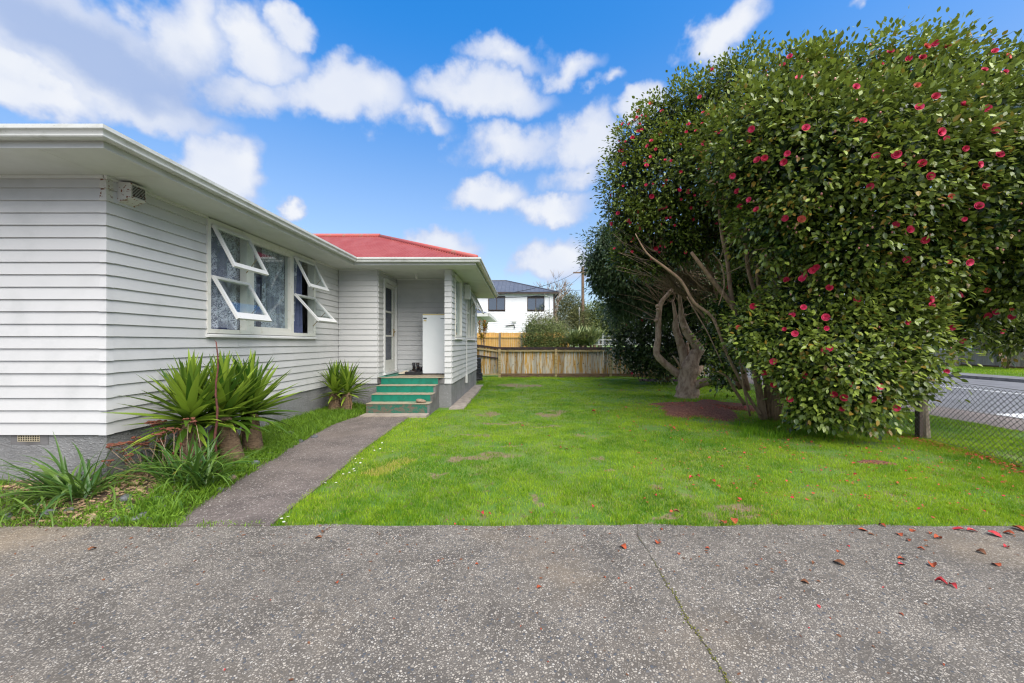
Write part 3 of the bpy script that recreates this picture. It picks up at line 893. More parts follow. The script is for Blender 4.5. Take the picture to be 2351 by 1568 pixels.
# foundations
mb = MB(); mb.box(-11.0, XW - .001, YF + .004, YF + .14, -.1, ZF + .01); f1 = mb.build('foundation', 'foundation', house)
mb = MB(); mb.box(XW - .14, XW - .003, YF + .006, YP - .001, -.1, ZF + .01); mb.build('foundation', 'foundation', house)
mb = MB(); mb.box(XW, XP0 - .003, YP + .003, YP + .14, -.1, ZF + .01); mb.build('foundation', 'foundation', house)
mb = MB(); mb.box(-1.93, XP1 - .003, YP + .003, YP + .14, -.1, ZF + .0); mb.build('foundation', 'foundation', house)
fr = MB(); fr.box(XP1 - .14, XP1 - .004, YP + .141, YE - .01, -.1, ZF + .01); fr = fr.build('foundation', 'foundation', house)
mb = MB()                                            # cover battens over the foundation sheet joints
for yy in (11.25, 12.6, 13.6):
    mb.box(XP1 - .004, XP1 + .012, yy, yy + .05, -.05, ZF - .012)
mb.build('joint_batten', 'foundation', fr)
# grille in the front foundation
gv = MB()
c0 = P(42, 998, YF); c1 = P(91, 1013, YF)
for k in range(10):
    x = c0.x + (c1.x - c0.x) * k / 9
    gv.box(x - .0025, x + .0025, YF - .006, YF + .002, c1.z, c0.z - .004)
for k in range(4):
    z = c1.z + (c0.z - .006 - c1.z) * k / 3
    gv.box(c0.x - .004, c1.x + .004, YF - .004, YF + .002, z - .0025, z + .0025)
ven = gv.build('vent_grille', 'vent', f1)
mb = MB(); mb.box(c0.x, c1.x, YF - .001, YF + .003, c1.z, c0.z - .006); mb.build('shade_panel', 'shade_panel', f1)  # flat black panel painted as the dark behind the grille bars
mb = MB(); mb.box(c0.x - .08, c1.x + .09, YF + .001, YF + .0035, c1.z - .035, c0.z - .003); mb.build('vent_surround', 'concrete', f1)

# soffit panels, fascia, gutter
FY, FXs, FYp, FXr, FYe = YF - .615, XW + .615, YP - .58, -1.0, YE + .70
SZ = ZS + .012
sof = [(-11.7, XW - .002, FY, YF), (XW + .002, FXs, FY, YF), (XW, FXs, YF + .004, 6.10), (XW, FXs, 6.105, 7.05), (XW, FXs, 7.055, FYp),
       (XW, -2.4, FYp + .003, YP), (-2.396, FXr, FYp + .003, YP), (XP1, FXr, YP + .003, 11.6), (XP1, FXr, 11.604, 13.6), (XP1, FXr, 13.604, FYe), (XP0 + .002, XP1 - .142, YP + .004, YB)]
for (x0, x1, y0, y1) in sof:
    mb = MB(); mb.box(x0, x1, y0, y1, SZ - .012, SZ); mb.build('soffit_panel', 'soffit', house)
# cover moulds where the soffit meets the boards
for bx_ in ((-11, XW + .0, YF - .036, YF - .010, ZS - .03, ZS - .001), (XW + .010, XW + .038, YF - .034, YF + WIN[0], ZS - .03, ZS - .001),
            (XW + .010, XW + .038, YF + WIN[1], YP - .03, ZS - .03, ZS - .001), (XW + .038, XP0, YP - .038, YP - .010, ZS - .028, ZS - .001),
            (XP0 + .01, XP0 + .034, YP - .038, YB - .03, ZS - .026, ZS - .001), (XP0 + .034, XP1 - .14, YB - .036, YB - .010, ZS - .028, ZS - .001)):
    mb = MB(); mb.box(*bx_); mb.build('soffit_mould', 'trim', house)
path_f = [(-11.7, FY), (FXs, FY), (FXs, FYp), (FXr, FYp), (FXr, FYe), (-11.7, FYe)]
mb = MB(); sweep(mb, path_f, [(-.02, ZS - .008), (-.02, ZS + .13), (.004, ZS + .13), (.004, ZS - .008)])
mb.build('fascia', 'fascia', house)
mb = MB()
gp = [(.006, .052), (.060, .040), (.096, .044), (.103, .052), (.103, .060), (.094, .066), (.098, .078), (.108, .092), (.120, .100), (.126, .106), (.126, .140), (.121, .142),
      (.119, .138), (.118, .110), (.100, .095), (.090, .060), (.012, .062), (.012, .135), (.006, .135)]
sweep(mb, path_f, [(a, ZS + b) for a, b in gp])
gutter = mb.build('gutter', 'gutter', house)
for yy in (4.05, 5.9, 7.4):                          # joint straps round the gutter
    mb = MB()
    q = [(a + .002, b) for a, b in gp[:12]]
    for (a, b), (c, d) in zip(q[:-1], q[1:]):
        mb.add([(FXs + a, yy, ZS + b), (FXs + c, yy, ZS + d), (FXs + c, yy + .03, ZS + d), (FXs + a, yy + .03, ZS + b)], [(0, 1, 2, 3)])
    mb.build('gutter_strap', 'gutter', gutter)

# corrugated roof
RIDGE_Z = 4.76; EZ = ZS + .135; CP = .0762
EX, EY, EYB = FXr + .03, FYp - .03, FYe + .03
RUN = (EYB - EY) / 2; SL = (RIDGE_Z - EZ) / RUN


def corr(t):
    return 0.018 * math.sin(2 * math.pi * t / CP)


def slope(u0, u1, top_of, point, name='roof_slope'):
    """corrugated plane: columns at u, from the eave (s=0) up to s=top_of(u)"""
    n = int((u1 - u0) / CP * 6); vs = []; fs = []
    for i in range(n + 1):
        u = u0 + (u1 - u0) * i / n
        s = max(top_of(u), 0)
        for q in (0, .33, .66, 1.0):
            vs.append(point(u, s * q, corr(u) + (0.0025 if q in (.33,) else 0)))
    for i in range(n):
        for q in range(3):
            fs.append((i * 4 + q, (i + 1) * 4 + q, (i + 1) * 4 + q + 1, i * 4 + q + 1))
    mb = MB(); mb.add(vs, fs)
    return mb.build(name, 'roof', roof)


mb = MB()
ridge_pts = [(-11.4, EY + RUN, RIDGE_Z + .02), (EX - RUN, EY + RUN, RIDGE_Z + .02)]
mb.tube(ridge_pts, .075, 8)
mb.tube([(EX - RUN, EY + RUN, RIDGE_Z + .01), (EX - .02, EY + .02, EZ + .02)], .065, 8)
mb.tube([(EX - RUN, EY + RUN, RIDGE_Z + .01), (EX - .02, EYB - .02, EZ + .02)], .065, 8)
fx_e = FXs + .03; fy_e = FY - .03; RUN2 = RUN
mb.tube([(fx_e - RUN2, fy_e + RUN2, RIDGE_Z + .01), (fx_e - .45, fy_e + .45, EZ + .16)], .05, 8)
mb.tube([(fx_e - RUN2, fy_e + RUN2, RIDGE_Z + .02), (fx_e - RUN2, EY + RUN, RIDGE_Z + .02)], .075, 8)
roof = mb.build('roof', 'ridge', house, smooth=True)
slope(-11.7, EX, lambda u: min(RUN, EX - u), lambda u, s, c: (u, EY + s, EZ + s * SL + c))
slope(EY, EYB, lambda u: min(RUN, u - EY, EYB - u), lambda u, s, c: (EX - s, u, EZ + s * SL + c))
slope(-11.7, EX, lambda u: min(RUN, EX - u), lambda u, s, c: (u, EYB - s, EZ + s * SL + c))
slope(fy_e, EY + RUN, lambda u: min(RUN2, u - fy_e), lambda u, s, c: (fx_e - s, u, EZ + s * SL + c))
slope(fx_e - 2 * RUN2, fx_e, lambda u: min(fx_e - u, u - fx_e + 2 * RUN2), lambda u, s, c: (u, fy_e + s, EZ + s * SL + c))
slope(fy_e, EY + RUN, lambda u: min(RUN2, u - fy_e), lambda u, s, c: (fx_e - 2 * RUN2 + s, u, EZ + s * SL + c))
# interior floor, ceiling and a partition so that windows look into rooms
mb = MB(); mb.box(-10.95, XW - .105, YF + .11, 9.3, FLOOR - .1, FLOOR); mb.box(-10.95, XP0 - .105, YP + .12, YB + .11, FLOOR - .1, FLOOR); mb.box(-10.95, XP1 - .105, YB + .11, YE - .11, FLOOR - .1, FLOOR)
mb.build('floor', 'room', house)
mb = MB(); mb.box(-10.95, XW - .105, YF + .11, 9.3, ZS + .05, ZS + .07); mb.box(-10.95, XP1 - .14, YB + .11, YE - .11, ZS + .05, ZS + .07)
mb.build('ceiling', 'room', house)
mb = MB(); mb.box(-8.3, -8.2, YF + .11, 9.25, FLOOR, ZS + .05); mb.box(-8.2, XW - .11, 9.25, 9.33, FLOOR, ZS + .05)
mb.build('partition', 'room', house)


# ------------------------------------------------------------- windows
def bar(mb, w, u0, u1, z0, z1, o0=-.06, o1=.03):
    return w.box(mb, u0, u1, o0, o1, z0, z1)


def frame(w, name, op, mull, parent, sill_drop=.05):
    u0, u1, z0, z1 = op
    mb = MB()
    bar(mb, w, u0 - .012, u0 + .045, z0, z1, -.10, .038); bar(mb, w, u1 - .045, u1 + .012, z0, z1, -.10, .038)
    bar(mb, w, u0 + .045, u1 - .045, z1 - .06, z1 + .012, -.10, .036); bar(mb, w, u0 + .045, u1 - .045, z0, z0 + .06, -.10, .036)
    for (a, b) in mull:
        bar(mb, w, a, b, z0 + .06, z1 - .06, -.08, .026)
    win = mb.build(name, 'cream', parent)
    mb = MB()
    mb.prism([w.p(u0 - .03, .0, z0 - .055), w.p(u0 - .03, .075, z0 - .055), w.p(u0 - .03, .075, z0 - .030), w.p(u0 - .03, .0, z0 + .004)], w.u * (u1 - u0 + .06))
    mb.build('sill', 'trim', win)
    return win


def pane(w, u0, u1, z0, z1, parent, o=-.03, mat='glass'):
    mb = MB(); w.box(mb, u0, u1, o, o + .004, z0, z1); return mb.build('pane', mat, parent)


def sash(w, u0, u1, zh, L, ang, parent, o=.032, bar_w=.045, bottom=.07, broken=False):
    """top-hung sash swung out by ang"""
    a = RAD(ang)
    d = w.n * math.sin(a) - Vector((0, 0, math.cos(a)))
    t = w.n * math.cos(a) + Vector((0, 0, math.sin(a)))
    h = w.p(u0, o, zh); th = .036
    mb = MB()
    mb.obox(h, w.u * bar_w, d * L, t * th)
    mb.obox(h + w.u * (u1 - u0 - bar_w), w.u * bar_w, d * L, t * th)
    mb.obox(h + w.u * bar_w + t * .001, w.u * (u1 - u0 - 2 * bar_w), d * bar_w, t * (th - .002))
    mb.obox(h + w.u * bar_w + d * (L - bottom) + t * .001, w.u * (u1 - u0 - 2 * bar_w), d * bottom, t * (th - .002))
    s = mb.build('sash', 'trim', parent)
    mb = MB(); mb.obox(h + w.u * bar_w + d * bar_w + t * .015, w.u * (u1 - u0 - 2 * bar_w), d * (L - bar_w - bottom), t * .004)
    g_ = mb.build('pane', 'glass', parent)
    # stay arm from frame to the sash's lower rail
    mb = MB()
    e = h + w.u * (u1 - u0 - .03) + d * (L * .55)
    b0 = w.p(u1 - .02, .02, zh - L * .82)
    mb.tube([b0, e], .006, 6)
    mb.build('stay', 'brass', parent)
    return s


wu = lambda y: y - YF
m1a, m1b = wu(6.235), wu(6.41)
m2a, m2b = wu(7.42), wu(7.53)
win = frame(Wside, 'window', WIN, [(m1a, m1b), (m2a, m2b)], house)
mb = MB(); bar(mb, Wside, m1b, m2a, 1.72, 1.79, -.06, .02); bar(mb, Wside, m1b, m2a, 3.13, 3.175, -.06, .02)
mb.build('fixed_frame', 'cream', win)
pane(Wside, m1b, m2a, 1.79, 3.13, win)
sash(Wside, WIN[0] + .05, m1a + .02, 3.155, .655, 27.5, win)
sash(Wside, WIN[0] + .05, m1a + .02, 2.445, .69, 30.5, win, bottom=.10)
sash(Wside, m2b - .015, WIN[1] - .045, 3.150, .64, 27, win)
sash(Wside, m2b - .015, WIN[1] - .045, 2.44, .69, 42, win, bottom=.09)
mb = MB(); bar(mb, Wside, WIN[0] + .046, m1a, 2.435, 2.47, -.06, .01); bar(mb, Wside, m2b, WIN[1] - .046, 2.43, 2.465, -.06, .01)
mb.build('transom', 'cream', win)

win1 = frame(Wright, 'window', W1, [], house)
pane(Wright, W1[0] + .045, W1[1] - .045, W1[2] + .06, W1[3] - .06, win1)
win2 = frame(Wright, 'window', W2, [(W2[0] + .66, W2[0] + .72), (W2[1] - .72, W2[1] - .66)], house)
pane(Wright, W2[0] + .72, W2[1] - .72, W2[2] + .06, W2[3] - .06, win2)
pane(Wright, W2[0] + .045, W2[0] + .66, W2[2] + .06, W2[2] + .76, win2)
pane(Wright, W2[1] - .66, W2[1] - .045, W2[2] + .06, W2[2] + .76, win2)
mb = MB(); bar(mb, Wright, W2[0] + .045, W2[0] + .66, W2[2] + .76, W2[2] + .81, -.06, .01); bar(mb, Wright, W2[1] - .66, W2[1] - .045, W2[2] + .76, W2[2] + .81, -.06, .01)
mb.build('transom', 'cream', win2)
sash(Wright, W2[0] + .05, W2[0] + .66, W2[3] - .06, .70, 26, win2)
sash(Wright, W2[1] - .66, W2[1] - .05, W2[3] - .06, .70, 26, win2)


def curtain(name, mat, label, w, u0, u1, z0, z1, o, waves, amp, group=None, flare=0.0, ragged=0.0):
    """hanging cloth with folds; flare widens or pulls it aside towards the hem"""
    nu, nz = 48, 14; vs = []; fs = []
    ph = random.uniform(0, 6)
    for j in range(nz + 1):
        tz = j / nz
        for i in range(nu + 1):
            t = i / nu
            u = u0 + (u1 - u0) * t + flare * (1 - tz) ** 1.5 * (t - .2)
            hem = ragged * math.sin(t * 11 + ph) * (1 if j == 0 else 0)
            vs.append(w.p(u, o + amp * math.sin(t * waves * 6.283 + ph + 0.5 * math.sin(3 * tz)) * (1.1 - .5 * tz), z0 + (z1 - z0) * tz + hem))
    for j in range(nz):
        for i in range(nu):
            a = j * (nu + 1) + i
            fs.append((a, a + 1, a + nu + 2, a + nu + 1))
    mb = MB(); mb.add(vs, fs)
    return mb.build(name, mat, None, smooth=True, label=label, category='curtain', **({'group': group} if group else {}))


curtain('lace_curtain', 'lace', 'patterned white lace curtain behind the left pair of open sashes of the big side window', Wside, WIN[0] - .05, m1a + .12, 1.74, 3.26, -.11, 5, .035, ragged=.012)
curtain('lace_curtain', 'lace', 'patterned white lace curtain at the left of the fixed pane of the big side window', Wside, m1b - .10, m1b + .22, 1.76, 3.26, -.10, 3, .03, flare=-.06, ragged=.02)
curtain('lace_curtain', 'lace', 'narrow white lace curtain bunched to the right of the dark gap in the fixed pane', Wside, m1b + .40, m2a + .05, 1.76, 3.26, -.10, 5, .03, flare=.04, ragged=.03)
curtain('lace_curtain', 'lace', 'narrow white lace curtain behind the right pair of open sashes of the big side window', Wside, m2b - .08, m2b + .36, 1.95, 3.26, -.10, 3, .025, flare=-.16)
curtain('drape', 'drape', 'dark navy drape hanging in the gap between the two lace curtains of the fixed pane', Wside, m1b + .05, m1b + .62, 1.0, 3.26, -.17, 5, .03)
curtain('drape', 'drape2', 'slate blue drape pulled aside behind the right pair of open sashes', Wside, m2b + .02, m2b + .62, 1.0, 3.26, -.16, 5, .035, flare=.04)
curtain('drape', 'drape2', 'slate blue drape behind the left pair of open sashes', Wside, WIN[0] - .1, WIN[0] + .85, 1.0, 3.26, -.22, 7, .03)
curtain('drape', 'drape2', 'slate blue drape at the right end of the fixed pane', Wside, m2a - .32, m2a + .1, 1.0, 3.26, -.20, 4, .03)
curtain('lace_curtain', 'lace', 'gathered white lace curtain in the narrow window beside the porch column', Wright, W1[0] + .05, W1[1] - .05, 1.74, 3.2, -.095, 6, .012)
curtain('lace_curtain', 'lace', 'sheer white curtain in the window with sashes open beside the conduit', Wright, W2[0] + .05, W2[1] - .05, 1.72, 3.2, -.16, 8, .02)

# ------------------------------------------------------------- porch door
mb = MB()
d0, d1, dz0, dz1 = DOOR
bar(mb, Wpl, d0 - .02, d0 + .06, dz0, dz1, -.10, .045); bar(mb, Wpl, d1 - .06, d1 + .0, dz0, dz1, -.10, .045)
bar(mb, Wpl, d0 + .06, d1 - .06, dz1 - .06, dz1 + .03, -.10, .045)
door = mb.build('door', 'trim', house)
mb = MB(); Wpl.box(mb, d0 - .03, d1 + .0, -.08, .075, dz0 - .0, dz0 + .05); mb.build('threshold', 'trim', door)
mb = MB(); e0, e1 = d0 + .065, d1 - .065; ez0, ez1 = dz0 + .055, dz1 - .065
st = .10
Wpl.box(mb, e0, e0 + st, -.05, -.008, ez0, ez1); Wpl.box(mb, e1 - st - .06, e1, -.05, -.008, ez0, ez1)
Wpl.box(mb, e0 + st, e1 - st - .06, -.049, -.009, ez0, ez0 + .30); Wpl.box(mb, e0 + st, e1 - st - .06, -.049, -.009, ez1 - .10, ez1)
gh = (ez1 - .10 - ez0 - .30) / 3
for k in (1, 2):
    z = ez0 + .30 + gh * k; Wpl.box(mb, e0 + st, e1 - st - .06, -.049, -.009, z - .02, z + .02)
leaf = mb.build('door_leaf', 'cream', door)
for k in range(3):
    pane(Wpl, e0 + st, e1 - st - .06, ez0 + .30 + gh * k + (.02 if k else 0), ez0 + .30 + gh * (k + 1) - (.02 if k < 2 else 0), door, -.03)
mb = MB(); Wpl.box(mb, e0 + .02, e1, -.12, -.10, ez0, ez1); mb.build('door_blind', 'drape', door)
mb = MB(); mb.tube([Wpl.p(e1 - .10, -.01, 1.84), Wpl.p(e1 - .10, .04, 1.84), Wpl.p(e1 - .17, .045, 1.82), Wpl.p(e1 - .19, .04, 1.80)], .009, 8)
Wpl.box(mb, e1 - .125, e1 - .075, -.009, .002, 1.70, 1.90)
mb.build('door_handle', 'brass', door)

# ------------------------------------------------------------- porch floor and steps
steps = thing('porch_steps', 'four worn green painted concrete steps up to the porch landing', 'steps', (-2.6, 8.4, 0))
SX0, SX1 = -3.26, -1.93
ST = [(9.30, .721), (9.0, .565), (8.7, .408), (8.4, .246)]
zb = .045
mb = MB()
prof = [(YP + .0, -.05), (8.4, -.05)]
pts = [(SX1, 8.404, -.05), (SX1, 8.404, .236), (SX1, 8.704, .236), (SX1, 8.704, .398), (SX1, 9.004, .398), (SX1, 9.004, .555), (SX1, 9.304, .555), (SX1, 9.304, .70), (SX1, YP, .70), (SX1, YP, -.05)]
mb.prism(pts, (SX0 - SX1, 0, 0)); mb.build('step_block', 'concrete', steps)
zt = [.721, .565, .408, .246, zb]
yr = [9.30, 9.0, 8.7, 8.4]
for k in range(4):
    mb = MB(); mb.box(SX0 - .004, SX1 - (.05 if k else .01), yr[k] - .004, yr[k] + .004, zt[k + 1] + .001, zt[k] - .012)
    mb.build('riser', 'greenpaint' if k < 3 else 'greenworn', steps)
    if k:
        mb = MB(); mb.box(SX0 - .008, SX1 - .002, yr[k] - .014, yr[k - 1] - .0045, zt[k] - .011, zt[k]); mb.build('tread', 'tread', steps)
mb = MB(); mb.box(SX0 - .02, SX1 + .0, 8.10, 8.40, -.03, zb); mb.build('base_slab', 'pathedge', steps)
mb = MB()
mb.prism([(XP0, YP + .02, FLOOR - .012), (XP0, YP - .02, FLOOR - .012), (SX0, 9.284, FLOOR - .012), (SX1, 9.284, FLOOR - .012), (XP1 - .14, YP - .0, FLOOR - .012), (XP1 - .14, YB, FLOOR - .012), (XP0, YB, FLOOR - .012)], (0, 0, .012))
landing = mb.build('landing', 'tread', steps)
mb = MB(); mb.prism([(XP0 + .005, YP + .03, FLOOR), (SX0 + .03, 9.33, FLOOR), (XP0 + .35, YP + .45, FLOOR), (XP0 + .6, YB - .01, FLOOR), (XP0 + .005, YB - .01, FLOOR)], (0, 0, .003))
mb.build('landing_paint', 'greenpaint', landing)
mb = MB(); mb.box(XP0 - .002, SX0 - .006, YP - .024, YP + .02, ZF - .0, FLOOR - .02); mb.box(SX1 + .002, XP1 - .165, YP - .024, YP + .02, ZF, FLOOR - .01)
mb.build('landing_edge', 'concrete', landing)
sheet('concrete_strip', 'pathedge', [(XP1 - .0, 9.05), (-1.30, 9.0), (-1.34, 14.2), (XP1 - .0, 14.2)], .04, .09)

# ------------------------------------------------------------- things on and about the house
fy = 10.15; fx0, fx1 = -2.51, -1.90; fz0, fz1 = .748, 2.27
fridge = thing('fridge', 'white upright fridge with yellowed top edge standing on the porch', 'fridge', (-2.2, 10.4, FLOOR))


def rbox(mb, x0, x1, y0, y1, z0, z1, r=.012):
    """box with rounded vertical edges"""
    pts = []
    for cx_, cy_, a0 in ((x1 - r, y1 - r, 0), (x0 + r, y1 - r, 90), (x0 + r, y0 + r, 180), (x1 - r, y0 + r, 270)):
        for q in range(4):
            a = RAD(a0 + q * 30); pts.append((cx_ + r * math.cos(a), cy_ + r * math.sin(a), z0))
    return mb.prism(pts, (0, 0, z1 - z0))


mb = MB(); rbox(mb, fx0 + .004, fx1 - .004, fy + .062, fy + .60, fz0, fz1 - .02); mb.build('body', 'fridge', fridge)
mb = MB(); rbox(mb, fx0, fx1, fy, fy + .055, fz0 + .004, fz1 - .035, .014); fd = mb.build('door', 'fridge', fridge)
mb = MB(); rbox(mb, fx0, fx1, fy + .003, fy + .60, fz1 - .034, fz1); mb.build('top_panel', 'fridgetop', fridge)
mb = MB(); mb.box(fx0 + .02, fx0 + .11, fy - .003, fy + .001, fz1 - .13, fz1 - .10); mb.build('badge', 'black', fd)
mb = MB(); mb.box(fx0 + .03, fx0 + .10, fy - .002, fy + .001, fz1 - .19, fz1 - .15); mb.build('sticker', 'fridgetop', fd)
mb = MB(); mb.box(fx0 + .46, fx0 + .56, fy - .002, fy + .001, fz1 - .125, fz1 - .113); mb.build('logo_strip', 'darkmetal', fd)
mb = MB(); mb.box(fx0 + .02, fx1 - .02, fy + .03, fy + .58, FLOOR - .001, fz0); mb.build('plinth', 'black', fridge)
mb = MB(); mb.tube([(fx0 + .35, fy + .12, fz1), (fx0 + .35, fy + .12, fz1 + .012)], .03, 10); mb.build('top_hinge', 'black', fridge)


def shoe(name, loc, rz, length, height, mat, label, shaft=0.0, cat='shoe', group=None):
    """shoe as a body of cross-sections from heel to toe, plus a sole and, for boots, a shaft"""
    t = thing(name, label, cat, loc, group)
    t.rotation_euler = (0, 0, rz)
    secs = [(0, .030, .9), (.12, .038, 1.0), (.30, .036, .95), (.5, .040, .72), (.7, .046, .52), (.88, .040, .42), (1.0, .018, .26)]
    vs = []; fs = []; n = 10
    for (s, w_, h_) in secs:
        for k in range(n):
            a = math.pi * k / (n - 1)
            vs.append((s * length, w_ * math.cos(a), .016 + height * h_ * max(math.sin(a), 0) ** .6))
    for i in range(len(secs) - 1):
        for k in range(n - 1):
            fs.append((i * n + k, i * n + k + 1, (i + 1) * n + k + 1, (i + 1) * n + k))
    fs.append(tuple(range(n))); fs.append(tuple(range((len(secs) - 1) * n, len(secs) * n))[::-1])
    me = bpy.data.meshes.new('upper'); me.from_pydata(vs, [], fs); me.polygons.foreach_set('use_smooth', [True] * len(me.polygons))
    o = bpy.data.objects.new('upper', me); me.materials.append(M[mat]); COL.objects.link(o); o.parent = t
    so = MB(); so.prism([(s * length, w_ * 1.08, 0) for s, w_, h_ in secs] + [(s * length, -w_ * 1.08, 0) for s, w_, h_ in secs[::-1]], (0, 0, .018))
    me = bpy.data.meshes.new('sole'); me.from_pydata(so.v, [], so.f); me.materials.append(M['black'])
    o = bpy.data.objects.new('sole', me); COL.objects.link(o); o.parent = t
    if shaft:
        sb = MB(); sb.tube([(.22 * length, 0, height * .6), (.20 * length, 0, height + shaft * .5), (.17 * length, 0, height + shaft)], [.042, .040, .046], 10)
        me = bpy.data.meshes.new('shaft'); me.from_pydata(sb.v, [], sb.f); me.materials.append(M[mat])
        me.polygons.foreach_set('use_smooth', [True] * len(me.polygons))
        o = bpy.data.objects.new('shaft', me); COL.objects.link(o); o.parent = t
    return t


z_ = FLOOR + .004
shoe('shoe', (-2.90, 10.22, z_), RAD(-150), .24, .085, 'creamshoe', 'cream canvas shoe beside the door threshold')
shoe('shoe', (-2.78, 10.25, z_), RAD(-70), .22, .08, 'creamshoe', 'cream canvas shoe turned toe outward against the black boots')
shoe('boot', (-2.84, 10.42, z_), RAD(-25), .27, .12, 'bootleather', 'black work boot with upright shaft, next to the cream shoes', .17, 'boot')
shoe('boot', (-2.72, 10.45, z_), RAD(-60), .27, .12, 'bootleather', 'black work boot with upright shaft between two other boots', .17, 'boot')
shoe('boot', (-2.56, 10.36, z_), RAD(-130), .28, .11, 'bootleather', 'scuffed black boot lying in front of the fridge corner', .08, 'boot')
shoe('boot', (-2.50, 10.52, z_), RAD(190), .28, .14, 'bootleather', 'tall black boot leaning on the fridge side', .22, 'boot')
tr_ = thing('boot_tray', 'low black plastic tray holding shoes on the porch', 'tray', (-2.68, 10.12, FLOOR))
mb = MB(); mb.prism([(-2.90, 10.02, z_), (-2.54, 10.02, z_), (-2.53, 10.20, z_), (-2.91, 10.20, z_)], (0, 0, .012)); mb.build('base', 'black', tr_)
for (x0, x1, y0, y1) in ((-2.905, -2.535, 10.008, 10.022), (-2.905, -2.535, 10.198, 10.212), (-2.917, -2.903, 10.01, 10.21), (-2.537, -2.523, 10.01, 10.21)):
    mb = MB(); mb.box(x0, x1, y0, y1, z_, z_ + .075); mb.build('rim', 'black', tr_)
shoe('shoe', (-2.82, 10.07, z_ + .013), RAD(5), .25, .09, 'bootleather', 'black low shoe lying in the tray')

bl = thing('ceiling_lamp', 'bare bulb in a small holder on the porch ceiling', 'lamp', (-2.61, 9.94, ZS))
mb = MB(); mb.lathe([(.05, 0), (.05, -.012), (.022, -.02), (.022, -.05)], (-2.61, 9.94, ZS - .001), 14); mb.build('lamp_holder', 'trim', bl, smooth=False)
mb = MB(); mb.lathe([(.016, -.05), (.02, -.065), (.032, -.09), (.033, -.105), (.026, -.125), (.008, -.136)], (-2.61, 9.94, ZS), 14); mb.build('bulb', 'bulb', bl, smooth=True)


def stone(name, loc, sx, sy, sz, mat, seed, rz=0):
    r = random.Random(seed); vs = []; fs = []; n = 10; m = 6
    k1, k2 = r.uniform(0, 6), r.uniform(0, 6)
    for j in range(m + 1):
        b = math.pi * j / m
        for i in range(n):
            a = 2 * math.pi * i / n
            q = 1 + .12 * math.sin(2 * a + k1) + .08 * math.sin(3 * a + 2 * b + k2)
            vs.append((sx * q * math.sin(b) * math.cos(a), sy * q * math.sin(b) * math.sin(a), sz * math.cos(b) * (1 + .08 * math.sin(a + k2))))
    for j in range(m):
        for i in range(n):
            fs.append((j * n + i, (j + 1) * n + i, (j + 1) * n + (i + 1) % n, j * n + (i + 1) % n))
    me = bpy.data.meshes.new(name); me.from_pydata(vs, [], fs)
    me.polygons.foreach_set('use_smooth', [True] * len(me.polygons))
    o = link(name, me, mat); o.location = loc; o.rotation_euler = (r.uniform(-.1, .1), r.uniform(-.1, .1), rz)
    return o


s_ = stone('stone', (-2.15, 8.54, .246 + .038), .125, .075, .042, 'stonebrown', 5)
s_['label'] = 'flat brown river stone lying on the lowest porch step'; s_['category'] = 'stone'

# rusty exhaust vent box under the eave
vb = thing('vent_box', 'rusty white louvred vent box high on the side wall at the corner', 'vent', (XW, 4.3, 3.0))
y0, y1, zz0, zz1, ox = 4.245, 4.425, 3.02, 3.245, .145
mb = MB(); xw = XW + .012
mb.add([(xw, y0, zz1), (xw + ox, y0 + .004, zz1 - .01), (xw + ox, y0 + .004, zz0 + .06), (xw, y0, zz0),
        (xw, y1, zz1), (xw + ox, y1 - .004, zz1 - .01), (xw + ox, y1 - .004, zz0 + .06), (xw, y1, zz0)],
       [(0, 3, 2, 1), (4, 5, 6, 7), (0, 1, 5, 4), (2, 3, 7, 6), (0, 4, 7, 3), (1, 2, 6, 5)])
mb.build('body', 'rust', vb)
mb = MB(); mb.box(xw + ox - .001, xw + ox + .002, y0 + .022, y1 - .014, zz0 + .075, zz1 - .03); mb.build('shade_panel', 'shade_panel', vb)  # black sheet on the solid front, painted shade between the louvres
for k in range(8):
    z = zz0 + .082 + k * .0155
    mb = MB(); mb.obox((xw + ox - .003, y0 + .012, z), (0, y1 - y0 - .024, 0), (.010, 0, -.007), (0, 0, .003)); mb.build('louvre', 'rust', vb)

# meter box, conduit and lower junction on the right-hand wall
cb = thing('meter_box', 'pale metal meter box with conduit running down the side wall', 'meter box', (XP1, 11.6, 2.6))
mb = MB(); mb.box(XP1 + .02, XP1 + .16, 11.42, 11.66, 2.80, 3.20); mb.build('box', 'trim', cb)
mb = MB(); mb.box(XP1 + .162, XP1 + .172, 11.44, 11.64, 2.82, 3.18); mb.build('box_door', 'cream', cb)
mb = MB(); mb.tube([(XP1 + .04, 11.74, 3.2), (XP1 + .04, 11.74, .95), (XP1 + .045, 11.73, .62)], .014, 8); mb.build('conduit', 'fascia', cb)
mb = MB(); mb.box(XP1 + .012, XP1 + .07, 11.68, 11.79, .36, .62); mb.build('junction_box', 'trim', cb)

# sagging service cables
def cable(pts, r, label, sag):
    p0, p1 = Vector(pts[0]), Vector(pts[1]); q = []
    for i in range(25):
        t = i / 24; v = p0.lerp(p1, t); v.z -= sag * 4 * t * (1 - t); q.append(v)
    mb = MB(); mb.tube(q, r, 5)
    return mb.build('power_cable', 'cable', None, smooth=True, label=label, category='cable')


PY = 45.0
pole_x = P(1338, 700, PY).x
cable([(FXr + .1, FYe - .1, ZS + .12), (pole_x, PY, P(1335, 612, PY).z)], .016, 'upper sagging black service cable from the eave corner to the power pole', .45)
cable([(FXr + .1, FYe - .2, ZS + .02), (pole_x, PY, P(1335, 627, PY).z)], .016, 'lower sagging black service cable from the eave corner to the power pole', .75)
cable([(FXr + .1, FYe - .05, ZS + .20), (pole_x + 6, PY, P(1420, 651, PY).z)], .011, 'thin almost level cable running from the eave corner past the pole', .2)

